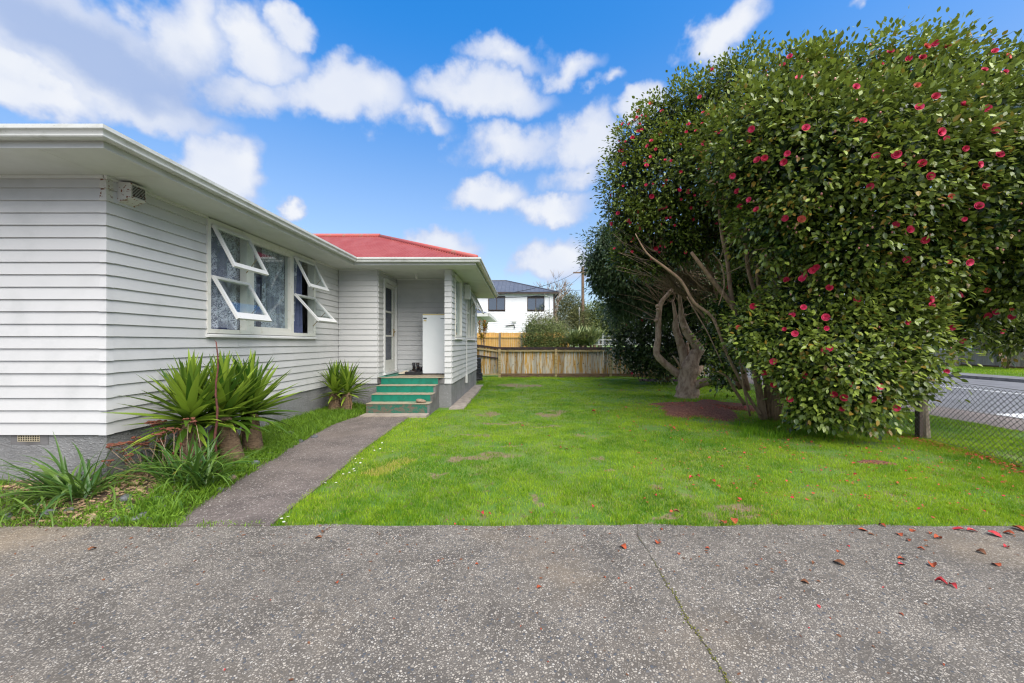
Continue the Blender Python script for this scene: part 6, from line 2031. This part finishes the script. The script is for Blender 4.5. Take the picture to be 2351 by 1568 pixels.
# bare cane
bc = G(495, 1092, .05)
cn = thing('bare_cane', 'tall bare red brown cane standing in front of the yuccas', 'plant', (bc.x, bc.y, 0))
mb = MB(); tp = P(499, 785, bc.y); pts = []
for i in range(11):
    t = i / 10; pts.append(bc.lerp(tp, t) + Vector((.014 * math.sin(i * 1.7), 0, 0)))
mb.tube([bc - Vector((0, 0, .1))] + pts, [.020] + [.017 - .011 * i / 10 for i in range(11)], 8, .06)
mb.build('stem', 'redstick', cn, smooth=True)
for i in range(3, 11):
    mb = MB(); p = pts[i]; sg = 1 if i % 2 else -1
    mb.tube([p, p + Vector((sg * .018, 0, .022))], [.005, .002], 5); mb.build('bud', 'redstick', cn)

# dry sedum
sd = thing('dry_sedum', 'dry flat rust red flower heads on pale bent stems beside the foundation', 'plant', (G(340, 1100, .06).x, 4.2, 0))
base = G(352, 1098, .05)
hn = 0
for (x, y, w) in [(820, 890, 80), (905, 870, 90), (990, 868, 70), (1100, 868, 100), (1180, 800, 70), (1230, 762, 70), (1130, 722, 120), (1180, 712, 60), (1390, 695, 70), (1450, 708, 60), (1285, 770, 55),
                  (955, 960, 45), (800, 1005, 60), (905, 925, 50), (1015, 832, 60), (1190, 860, 50), (1060, 850, 60), (840, 1000, 40), (1330, 880, 20), (1280, 945, 20), (1410, 920, 22)]:
    px_, py_ = x / 3.2143, 746.2 + y / 3.2143
    Yh = random.uniform(4.05, 4.35) if px_ > 258 else random.uniform(3.9, 4.05)
    hp = P(px_, py_, Yh)
    if hp.x < XW + .08:
        hp.x = XW + .08
    rw = w / 3.2143 * Yh / F / 2 * 1.3
    mb = MB(); n = 7
    for _ in range(7):                                       # a flat cluster of small crumbling florets
        oc = hp + Vector((random.uniform(-.75, .75) * rw, random.uniform(-.75, .75) * rw, random.uniform(-.008, .008)))
        fr_ = rw * random.uniform(.22, .42); vs = []
        for (q, hh) in ((.3, -.007), (1.0, .0), (.6, .008)):
            for i in range(n):
                a = 6.283 * i / n; rr_ = fr_ * q * random.uniform(.6, 1.3); vs.append(oc + Vector((rr_ * math.cos(a), rr_ * math.sin(a), hh + random.uniform(-.004, .004))))
        mb.add(vs, [(j * n + i, j * n + (i + 1) % n, (j + 1) * n + (i + 1) % n, (j + 1) * n + i) for j in range(2) for i in range(n)] + [tuple(range(2 * n, 3 * n)), tuple(range(n))[::-1]])
        mb.tube([hp - Vector((0, 0, .05)), oc], [.0022, .0015], 4)
    mb.build('flower_head', 'rusthead', sd)
    b_ = base + Vector((random.uniform(-.10, .25), random.uniform(-.08, .12), 0)) + Vector(((hp.x - base.x) * .45, 0, 0))
    b_.x = max(b_.x, XW + .06) if b_.y > YF - .1 else b_.x
    m_ = b_.lerp(hp, .5) + Vector((0, 0, -.03))
    mb = MB(); mb.tube([b_, m_, hp - Vector((0, 0, .045))], [.0045, .004, .003], 5); mb.build('stem', 'drystem', sd, smooth=True)

# river stones in the bed: pixel, size
k = 0
sl = ['smooth grey river stone half sunk at the garden edge near the driveway', ]
for (x, y, w, h) in [(290, 1154, 34, 13), (112, 1177, 28, 13), (358, 1156, 26, 10), (270, 1186, 26, 10), (332, 1180, 34, 11), (193, 1195, 22, 9), (158, 1173, 18, 8), (328, 1193, 18, 6), (280, 1200, 30, 6), (265, 1193, 24, 7), (86, 1166, 20, 8),
                     (535, 1094, 24, 11), (512, 1087, 14, 9), (664, 998, 22, 10), (722, 1000, 16, 7), (533, 1093, 26, 11), (568, 1055, 16, 12), (533, 1072, 20, 9), (585, 1060, 26, 9), (505, 1120, 16, 8), (300, 1170, 20, 8), (20, 1182, 18, 10), (6, 1190, 16, 9),
                     (228, 1168, 16, 6), (240, 1202, 18, 6), (690, 1010, 16, 7), (620, 1040, 18, 8), (400, 1140, 18, 8), (370, 1168, 20, 7), (212, 1182, 16, 6)]:
    k += 1
    p = G(x, y, .05); p.y = max(p.y, DRIVE_Y + .07); s = F / p.y
    p.z = float(bed_h(p.x, p.y)) if p.x < float(interp_x(PATH_L, p.y)) else .02
    o = stone('river_stone', p + Vector((0, 0, .008)), w / s / 2, w / s / 2 * .75, h / s / 2 + .008, 'stone' if k % 6 else 'stonebrown', k, random.uniform(0, 3))
    o['category'] = 'stone'; o['group'] = 'river stones in the garden bed'
    o['label'] = 'smooth grey river stone in the garden bed' if k % 6 else 'smooth brown river stone in the garden bed'

# bark chips and dry litter
mb = MB()
def in_bed(x, y, m=.03):
    return x < float(interp_x(PATH_L, y)) - m and y > DRIVE_Y + m and not (x < XW + .02 and y > YF - .02)
for _ in range(2600):
    y = random.uniform(DRIVE_Y + .02, 4.6); x = random.uniform(-5.6, -2.9)
    if not in_bed(x, y) or (vn(x, y, 2.2) < .40):
        continue
    z = float(bed_h(x, y)) + random.uniform(.002, .022)
    L = random.uniform(.012, .055); w = L * random.uniform(.25, .6); a = random.uniform(0, 6.28); tl = random.uniform(-.4, .4)
    u = Vector((math.cos(a), math.sin(a), tl)) * L; v_ = Vector((-math.sin(a), math.cos(a), random.uniform(-.4, .4))) * w
    mb.obox(Vector((x, y, z)), u, v_, Vector((0, 0, .004)))
mb.build('bark_chips', 'barkchip', None, kind='stuff', label='scattered pale bark chips and dry litter in the garden bed', category='bark chips')


# ==================================================================== grass
def blades(name, pos, length, width, lean, tint, mat, curve=True, **tags):
    N = len(pos)
    a = rng.uniform(0, 2 * np.pi, N)
    side = np.stack([np.cos(a), np.sin(a), np.zeros(N)], 1)
    b = rng.uniform(0, 2 * np.pi, N)
    ld = np.stack([np.cos(b), np.sin(b), np.zeros(N)], 1)
    up = np.array((0, 0, 1.0))
    l1 = lean * .35; l2 = lean
    mid = pos + (up * np.cos(l1)[:, None] + ld * np.sin(l1)[:, None]) * (length * .55)[:, None]
    tip = mid + (up * np.cos(l2)[:, None] + ld * np.sin(l2)[:, None]) * (length * .5)[:, None]
    w = width[:, None]
    V = np.stack([pos - side * w / 2, pos + side * w / 2, mid + side * w * .42, mid - side * w * .42, tip], 1).reshape(-1, 3)
    o = (np.arange(N) * 5)[:, None]
    Fc = np.concatenate([np.array([[0, 1, 2]]) + o, np.array([[0, 2, 3]]) + o, np.array([[3, 2, 4]]) + o])
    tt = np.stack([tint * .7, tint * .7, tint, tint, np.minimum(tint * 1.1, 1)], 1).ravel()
    return np_mesh(name, V, Fc, mat, tint=tt, **tags)


def fence_x(y):
    return 5.62 + .165 * (y - 2.0)


def lawn_points(x0, x1, y0, y1, dens):
    n = int((x1 - x0) * (y1 - y0) * dens)
    x = rng.uniform(x0, x1, n); y = rng.uniform(y0, y1, n)
    keep = (x > interp_x(PATH_R, y) + .0 - .05 * vn(x, y, 9)) | (y > 9.0)
    keep &= ~(((x < -1.28) & (y > 8.95)) | ((x < -1.90) & (y > 8.05))) | (y > 15.2)
    keep &= x < 8.6
    # inside the view
    keep &= np.abs(x) < y * 1.42 + .8
    keep &= rng.random(n) < 1.0 - .9 * bareness(x, y)
    for (cx_, cy_, rx, ry) in [MULCH, MULCH2]:
        d = np.sqrt(((x - cx_) / rx) ** 2 + ((y - cy_) / ry) ** 2)
        keep &= (d > 1.05) | (rng.random(n) < np.clip(.16 + (d - .5) * .9, .16, .85))
    thin = vn2(x, y, 1.7)
    keep &= rng.random(n) < np.clip(.05 + thin * 1.5 + (vn(x, y, 6.0) - .5) * .9, .05, 1)
    return x[keep], y[keep]


yp = G(898, 1077)
PX, PYY, PT, PL, PW = [], [], [], [], []
for (a, b, dens, sc) in ((DRIVE_Y - .015, 4.6, 7500, 1.0), (4.6, 6.5, 5200, 1.1), (6.5, 10, 3000, 1.3), (10, 18, 1500, 1.75)):
    x, y = lawn_points(-2.6, 8.6, a, b, dens)
    patch = vn(x, y, .8) * .55 + vn2(x, y, 3.1) * .45
    t = -.18 + 1.05 * patch + (vn(x, y, 9.0) - .5) * .45 + rng.random(len(x)) * .30
    L = (.020 + .020 * vn2(x, y, 2.3) + .016 * rng.random(len(x))) * (1 + .12 * (sc - 1))
    dry = rng.random(len(x)) < .05 + .22 * np.clip((vn2(x, y, 1.1) - .55) * 3, 0, 1)
    t = np.where(dry, .97, np.clip(t, 0, .9))
    # straw coloured patch beside the path
    q = np.stack([x - yp.x, y - yp.y], 1); u1 = q @ np.array((.45, .89)); u2 = q @ np.array((.89, -.45))
    strw = (np.abs(u1) < .36) & (np.abs(u2 + .03 * np.sin(u1 * 9)) < .085 + .03 * vn(x, y, 8))
    t = np.where(strw, 1.0, t); L = np.where(strw, L * 1.5, L)
    PX.append(x); PYY.append(y); PT.append(t); PL.append(L); PW.append(np.full(len(x), .0042) * sc)
x = np.concatenate(PX); y = np.concatenate(PYY); N = len(x)
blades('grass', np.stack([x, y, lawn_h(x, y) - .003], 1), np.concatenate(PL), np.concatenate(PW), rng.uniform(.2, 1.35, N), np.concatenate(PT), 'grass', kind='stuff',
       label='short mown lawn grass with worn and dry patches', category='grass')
# longer tufts: along the driveway edge, fence foot, trunk foot and weedy clumps
TX, TY, TL, TT = [], [], [], []


def tuft(cx_, cy_, r, n, L, tint=.35):
    TX.append(rng.normal(cx_, r, n)); TY.append(rng.normal(cy_, r, n)); TL.append(rng.uniform(.6, 1.1, n) * L); TT.append(np.clip(rng.normal(tint, .18, n), 0, .9))


for _ in range(150):
    tuft(random.uniform(-2.05, 4.6), DRIVE_Y + random.uniform(.01, .9) ** 1.6, .03, 30, .062, random.uniform(.2, .75))
for _ in range(420):
    yy = random.uniform(DRIVE_Y + .2, 9); tuft(random.uniform(-2.0, 6.2), yy, .035, 22, .045, random.uniform(.15, .8))
for _ in range(330):                                         # flat clumps of darker clover and weeds
    yy = random.uniform(DRIVE_Y + .1, 12); tuft(random.uniform(-1.9, 6.0), yy, random.uniform(.05, .13), 40, .026, random.uniform(-.1, .12))
for _ in range(70):
    g_ = G(random.uniform(1690, 1920), random.uniform(965, 1010)); tuft(g_.x, g_.y, .06, 34, .17, .25)
for _ in range(30):
    tuft(random.gauss(b3.x, .5), random.gauss(b3.y - .15, .3), .05, 18, .12, .3)
for _ in range(130):
    yy = random.uniform(4.0, 12); tuft(fence_x(yy) + random.gauss(0, .08), yy, .05, 18, .09, .4)
for _ in range(50):
    tuft(random.uniform(-.8, 5), FYL - random.uniform(.1, .3), .06, 22, .10, .35)
for _ in range(30):
    tuft(random.uniform(-1.34, -1.18), random.uniform(8.6, 15), .04, 22, .10, .45)
for _ in range(26):
    tuft(-1.75 + random.gauss(0, .25), 15.0 + random.gauss(0, .12), .05, 26, .16, .5)
for _ in range(60):
    yy = random.uniform(DRIVE_Y + .05, 8.1); tuft(float(interp_x(PATH_R, yy)) + random.uniform(-.01, .07), yy, .03, 18, .05, .35)
x = np.concatenate(TX); y = np.concatenate(TY); L = np.concatenate(TL); N = len(x)
ok = ((x > interp_x(PATH_R, y) - .02) | (y > 8.3)) & (y > DRIVE_Y - .02) & ~((x < -1.36) & (y < 14.6) & (y > 8.95)) & ~((x < -1.9) & (y > 8.05) & (y < 14.6))
x, y, L = x[ok], y[ok], L[ok]; N = len(x)
blades('grass_tufts', np.stack([x, y, lawn_h(x, y) - .004], 1), L, .004 + L * .014, rng.uniform(.2, 1.3, N), np.concatenate(TT)[ok], 'grass', kind='stuff',
       label='longer unmown grass tufts along the edges and tree foot', category='grass')
# grass and weeds in the garden bed
TX, TY, TL, TT = [], [], [], []
for _ in range(1500):
    yy = random.uniform(DRIVE_Y + .02, 9.2); e = float(interp_x(PATH_L, yy))
    if yy < 4.6:
        xx = e - abs(random.gauss(0, .30)) if random.random() < .5 else random.uniform(-5.6, e)
        Lh = .08 if random.random() < .75 else .16
        if vn(xx, yy, 2.2) > .55 and random.random() < .75: continue
    else:
        xx = random.uniform(XW + .05, e + .03); Lh = random.uniform(.06, .15)
    if in_bed(xx, yy, -.03):
        tuft(xx, yy, .05, 26, Lh, random.uniform(.3, .85))
for _ in range(190):
    tuft(random.uniform(-5.6, -2.75), DRIVE_Y + abs(random.gauss(0, .16)), .045, 26, random.uniform(.05, .10), random.uniform(.5, .9))
for _ in range(55):                                          # weeds along the joint of bed, path and driveway
    tuft(random.uniform(-5.0, -2.2), DRIVE_Y + random.uniform(-.02, .05), .03, 18, .05, .7)
x = np.concatenate(TX); y = np.concatenate(TY); L = np.concatenate(TL); TT = np.concatenate(TT)
ok = ((x < interp_x(PATH_L, y) + .05) | (y < DRIVE_Y + .06)) & (y > DRIVE_Y - .05) & ~((x < XW + .03) & (y > YF - .03)) & (y < 9.35)
x, y, L, TT = x[ok], y[ok], L[ok], TT[ok]; N = len(x)
blades('weeds', np.stack([x, y, bed_h(x, y) - .01], 1), L, .005 + L * .018, rng.uniform(.5, 1.9, N), TT, 'weed', kind='stuff', label='bright green weeds and long grass filling the garden bed', category='weeds')
# small round-leaved weeds
A_ = [[], [], [], [], [], []]
for _ in range(260):
    yy = random.uniform(DRIVE_Y + .03, 6.5); e = float(interp_x(PATH_L, yy)); xx = e - abs(random.gauss(0, .35))
    if not in_bed(xx, yy, 0): continue
    for k in range(14):
        a = random.uniform(0, 6.28); rr_ = random.uniform(0, .06); el = random.uniform(.1, .9)
        A_[0].append(np.array((xx + rr_ * math.cos(a), yy + rr_ * math.sin(a), float(bed_h(xx, yy)) + random.uniform(.005, .05)))); A_[1].append(np.array((math.cos(a), math.sin(a), el)))
        A_[2].append(np.array((0, 0, 1.0)) + rng.normal(size=3) * .3); A_[3].append(random.uniform(.018, .04)); A_[4].append(random.uniform(.012, .022)); A_[5].append(random.uniform(.3, .95))
v, f, t = leaf_np(*[np.array(q, dtype=float) for q in A_], proto=(LV4, LF4)); np_mesh('clover_weeds', v, f, 'weed', None, tint=t, kind='stuff', label='small leafy weeds along the garden path edge', category='weeds')
# verge grass beyond the chain link fence and across the road
xs_, ys_ = [], []
n = 42000
x = rng.uniform(22.3, 28.9, n); y = rng.uniform(14, 45, n)
blades('verge_grass', np.stack([x, y, np.full(n, .034)], 1), rng.uniform(.04, .10, n), np.full(n, .014), rng.uniform(.2, 1.2, n), np.clip(vn(x, y, .7) * .6 + rng.random(n) * .35, 0, .92), 'grass', kind='stuff',
       label='grass verge across the road', category='grass')

# ================================================================ small things
# daisies
DAI = None
vs = []; fs = []
for k in range(11):
    a = 6.283 * k / 11; o = len(vs)
    for (r_, w_, z_) in ((.15, .05, .0), (.6, .14, .05), (1.0, .08, .02)):
        for s in (-1, 1):
            vs.append((r_ * math.cos(a) - s * w_ * math.sin(a), r_ * math.sin(a) + s * w_ * math.cos(a), z_))
    fs += [(o, o + 1, o + 3, o + 2), (o + 2, o + 3, o + 5, o + 4)]
dai_me = bpy.data.meshes.new('petals'); dai_me.from_pydata(vs, [], fs); dai_me.materials.append(M['white'])
mbe = MB(); mbe.lathe([(.26, -.02), (.24, .08), (.12, .14)], (0, 0, 0), 8); eye_me = bpy.data.meshes.new('eye'); eye_me.from_pydata(mbe.v, [], mbe.f); eye_me.materials.append(M['yellow'])
mbs = MB(); mbs.tube([(0, 0, -3.2), (0, 0, 0)], .08, 5); stem_me = bpy.data.meshes.new('stem'); stem_me.from_pydata(mbs.v, [], mbs.f); stem_me.materials.append(M['moss'])
r5 = lambda x, y: ((900 + x * .4782) / 1.7422, (1350 + y * .4782) / 1.7422)
for (x, y) in [(473, 1512), (492, 1540), (527, 1497), (928, 1213), (990, 1140), (1040, 1127), (1075, 1098), (1083, 1115), (1062, 1042), (1090, 1013), (1095, 1047), (1150, 1010), (1132, 1047), (1243, 915), (1248, 935), (1298, 930), (1250, 945), (1402, 950), (1313, 880), (957, 1113), (840, 1215)]:
    p = G(*r5(x, y), .03)
    d_ = thing('daisy', 'small white daisy in the grass along the path edge', 'daisy', p, 'daisies along the path edge')
    d_.scale = (.013,) * 3; d_.rotation_euler = (random.uniform(-.4, .1), random.uniform(-.3, .3), random.uniform(0, 6))
    for nm, me in (('petals', dai_me), ('eye', eye_me), ('stem', stem_me)):
        o = bpy.data.objects.new(nm, me); COL.objects.link(o); o.parent = d_


# fallen petals
def petal_mesh(seed, mat):
    r = random.Random(seed); vs = []; fs = []; n = 5
    c = r.uniform(.25, .7); tw = r.uniform(-.6, .6)
    for i in range(n):
        t = i / (n - 1); w = .5 * math.sin(math.pi * (.12 + .80 * t)) * r.uniform(.8, 1.1)
        for s in (-1, -.3, .4, 1):
            vs.append((t - .5 + r.uniform(-.04, .04), s * w, .03 + abs(s) ** 1.5 * w * c + .10 * math.sin(t * 4 + tw) + r.uniform(-.02, .03)))
    for i in range(n - 1):
        for k in range(3):
            a = i * 4 + k; fs.append((a, a + 1, a + 5, a + 4))
    lo = min(v[2] for v in vs)
    vs = [(x, y, z - lo) for x, y, z in vs]
    me = bpy.data.meshes.new('fallen_petal'); me.from_pydata(vs, [], fs); me.materials.append(M[mat])
    me.polygons.foreach_set('use_smooth', [True] * len(me.polygons))
    return me


PM = {m: [petal_mesh(i * 7 + j, m) for i in range(4)] for j, m in enumerate(('petalfallen', 'petalred', 'petalbrown'))}


def petal(p, size, mat, label, group):
    o = bpy.data.objects.new('fallen_petal', random.choice(PM[mat])); COL.objects.link(o)
    o.location = p; o.scale = (size, size * random.uniform(.6, 1), size * random.uniform(.8, 1.4)); o.rotation_euler = (random.uniform(-.1, .1), random.uniform(-.1, .1), random.uniform(0, 6.28))
    o['label'] = label; o['category'] = 'petal'; o['group'] = group


DR = [(510, 160, 45, 0), (672, 142, 45, 0), (686, 78, 22, 0), (897, 165, 24, 0), (765, 190, 26, 0), (425, 300, 18, 0), (490, 303, 14, 0), (125, 345, 34, 0), (545, 348, 12, 0), (1613, 82, 46, 0), (1780, 102, 36, 0),
      (1955, 120, 50, 0), (2115, 88, 50, 1), (2215, 105, 60, 1), (2280, 97, 50, 0), (1500, 235, 66, 2), (1385, 235, 24, 2), (1790, 215, 40, 0), (1790, 240, 40, 1), (1930, 245, 46, 0), (1878, 168, 34, 0), (2225, 242, 46, 0), (2155, 185, 46, 2),
      (2270, 160, 30, 1), (1970, 322, 56, 1), (2025, 340, 50, 1), (1408, 432, 26, 1), (1705, 345, 18, 1), (1787, 468, 26, 0), (1345, 322, 46, 2), (1540, 380, 16, 2), (1980, 698, 26, 0), (1460, 485, 14, 0), (1365, 532, 12, 1), (1660, 618, 18, 2),
      (135, 535, 14, 0), (165, 685, 12, 0), (40, 522, 12, 0), (1498, 180, 24, 0), (1545, 155, 16, 1), (1257, 222, 14, 0), (1145, 215, 12, 0), (1920, 97, 26, 0), (1840, 85, 40, 0), (2050, 80, 60, 1), (2330, 80, 60, 0), (1700, 60, 40, 0), (1650, 102, 30, 2), (1820, 130, 30, 0), (1905, 155, 24, 2)]
for (x, y, w, m_) in DR:
    p = G((2048 + x / 1.148) / 1.7422, (2050 + y / 1.148) / 1.7422, .0125); s = w / 1.148 / 1.7422 * p.y / F * .72
    petal(p, s, ('petalfallen', 'petalred', 'petalbrown')[m_], ('curled orange red fallen petal on the driveway concrete', 'fresh crimson fallen petal on the driveway concrete', 'withered brown fallen petal on the driveway concrete')[m_], 'fallen petals on the driveway')
for (x, y, w, m_) in [(425, 170, 40, 2), (535, 185, 14, 2), (895, 225, 18, 2), (1545, 323, 26, 0), (1700, 267, 20, 2), (2015, 223, 22, 0), (2190, 240, 20, 0), (1240, 403, 12, 0), (1180, 385, 9, 1), (1810, 488, 16, 0), (470, 620, 10, 1), (1033, 723, 14, 1), (1460, 118, 40, 2), (1485, 90, 30, 2), (2143, 80, 20, 0)]:
    p = G(x / 1.148 / 1.7422, (2050 + y / 1.148) / 1.7422, .0125); s = w / 1.148 / 1.7422 * p.y / F * .72
    petal(p, s, ('petalfallen', 'petalred', 'petalbrown')[m_], ('curled orange red fallen petal on the driveway concrete', 'fresh crimson fallen petal on the driveway concrete', 'withered brown fallen petal on the driveway concrete')[m_], 'fallen petals on the driveway')
# larger single petals on the lawn
r9 = lambda x, y: ((1600 + x / 1.679) / 1.7422, (1480 + y / 1.679) / 1.7422)
for (x, y, w, m_) in [(1300, 278, 26, 1), (1837, 398, 34, 0), (1515, 250, 22, 1), (1895, 468, 20, 1), (740, 503, 26, 0), (820, 508, 18, 0), (1770, 660, 18, 1), (1715, 835, 20, 1), (2280, 862, 32, 1), (2100, 732, 36, 0), (2140, 772, 34, 0), (2000, 700, 28, 0), (1955, 713, 30, 1),
                      (550, 958, 36, 1), (2175, 1020, 50, 0), (2245, 1010, 60, 0), (1490, 132, 24, 0), (1740, 135, 20, 1), (1340, 105, 16, 0), (1640, 858, 22, 1), (1300, 910, 30, 1), (2235, 750, 30, 0), (2115, 340, 20, 1), (2060, 285, 14, 1), (1075, 520, 24, 0), (1165, 510, 18, 0), (1120, 530, 18, 2),
                      (1000, 445, 20, 0), (825, 372, 20, 1), (1610, 545, 16, 0), (2285, 582, 24, 0), (2160, 635, 20, 0), (1690, 620, 16, 0), (1380, 680, 14, 0), (880, 955, 18, 0), (425, 998, 16, 0), (600, 960, 18, 1), (370, 1028, 16, 1), (1860, 950, 40, 2), (1740, 795, 24, 2)]:
    p = G(*r9(x, y), .03); p.z = float(lawn_h(p.x, p.y)) + .022; s = w / 1.679 / 1.7422 * p.y / F
    petal(p, s, ('petalfallen', 'petalred', 'petalbrown')[m_], ('curled orange red fallen petal lying in the lawn grass', 'fresh crimson fallen petal lying in the lawn grass', 'withered brown fallen petal lying in the lawn grass')[m_], 'fallen petals on the lawn')
# the finer litter
A_ = [[], [], [], [], [], []]; Bq = [[], [], [], [], [], []]
for _ in range(3200):
    q = random.random()
    if q < .42:
        yy = random.uniform(4.2, 9.5); xx = fence_x(yy) + random.gauss(-.06, .11)
    elif q < .85:
        yy = random.uniform(DRIVE_Y + .05, 10); xx = 1.0 + 5.2 * random.random() ** .55
    else:
        yy = random.gauss(MULCH[1] - .6, 1.2); xx = random.gauss(MULCH[0], 1.1)
    if yy < DRIVE_Y + .03 or xx > 6.9: continue
    S = A_ if random.random() < .5 else Bq
    a = random.uniform(0, 6.28); L = random.uniform(.014, .042)
    hz = .11 if ((xx - MULCH[0]) / MULCH[2]) ** 2 + ((yy - MULCH[1]) / MULCH[3]) ** 2 < .6 else .022
    S[0].append(np.array((xx, yy, float(lawn_h(xx, yy)) + hz))); S[1].append(np.array((math.cos(a), math.sin(a), random.uniform(-.2, .3)))); S[2].append(np.array((0, 0, 1.0)) + rng.normal(size=3) * .35)
    S[3].append(L); S[4].append(L * random.uniform(.5, .8)); S[5].append(0)
for S, m_, lb in ((A_, 'petalfallen', 'orange red petal litter under the camellias and along the chain link fence'), (Bq, 'petalred', 'pink petal litter under the camellias and along the chain link fence')):
    v, f, t = leaf_np(*[np.array(q, dtype=float) for q in S]); np_mesh('petal_litter', v, f, m_, None, kind='stuff', label=lb, category='petals')

# twigs, dead leaves and grit on lawn and driveway
A_ = [[], [], [], [], [], []]
for _ in range(1500):
    if random.random() < .6:
        yy = DRIVE_Y + .05 + 7 * random.random() ** 1.4; xx = random.uniform(-1.8, 6.2); hz = float(lawn_h(xx, yy)) + .018
        if xx < float(interp_x(PATH_R, yy)) + .03: continue
    else:
        yy = DRIVE_Y - abs(random.gauss(0, .35)) if random.random() < .6 else random.uniform(1.4, DRIVE_Y); xx = random.uniform(-4.5, 4.8); hz = .0145
        if yy < 1.2: continue
    a = random.uniform(0, 6.28); L = random.uniform(.006, .030)
    A_[0].append(np.array((xx, yy, hz))); A_[1].append(np.array((math.cos(a), math.sin(a), random.uniform(0, .2)))); A_[2].append(np.array((0, 0, 1.0)) + rng.normal(size=3) * .3)
    A_[3].append(L); A_[4].append(L * random.uniform(.2, .6)); A_[5].append(0)
v, f, t = leaf_np(*[np.array(q, dtype=float) for q in A_]); np_mesh('leaf_litter', v, f, 'petalbrown', None, kind='stuff', label='fine brown leaf litter and twigs on lawn and driveway', category='litter')
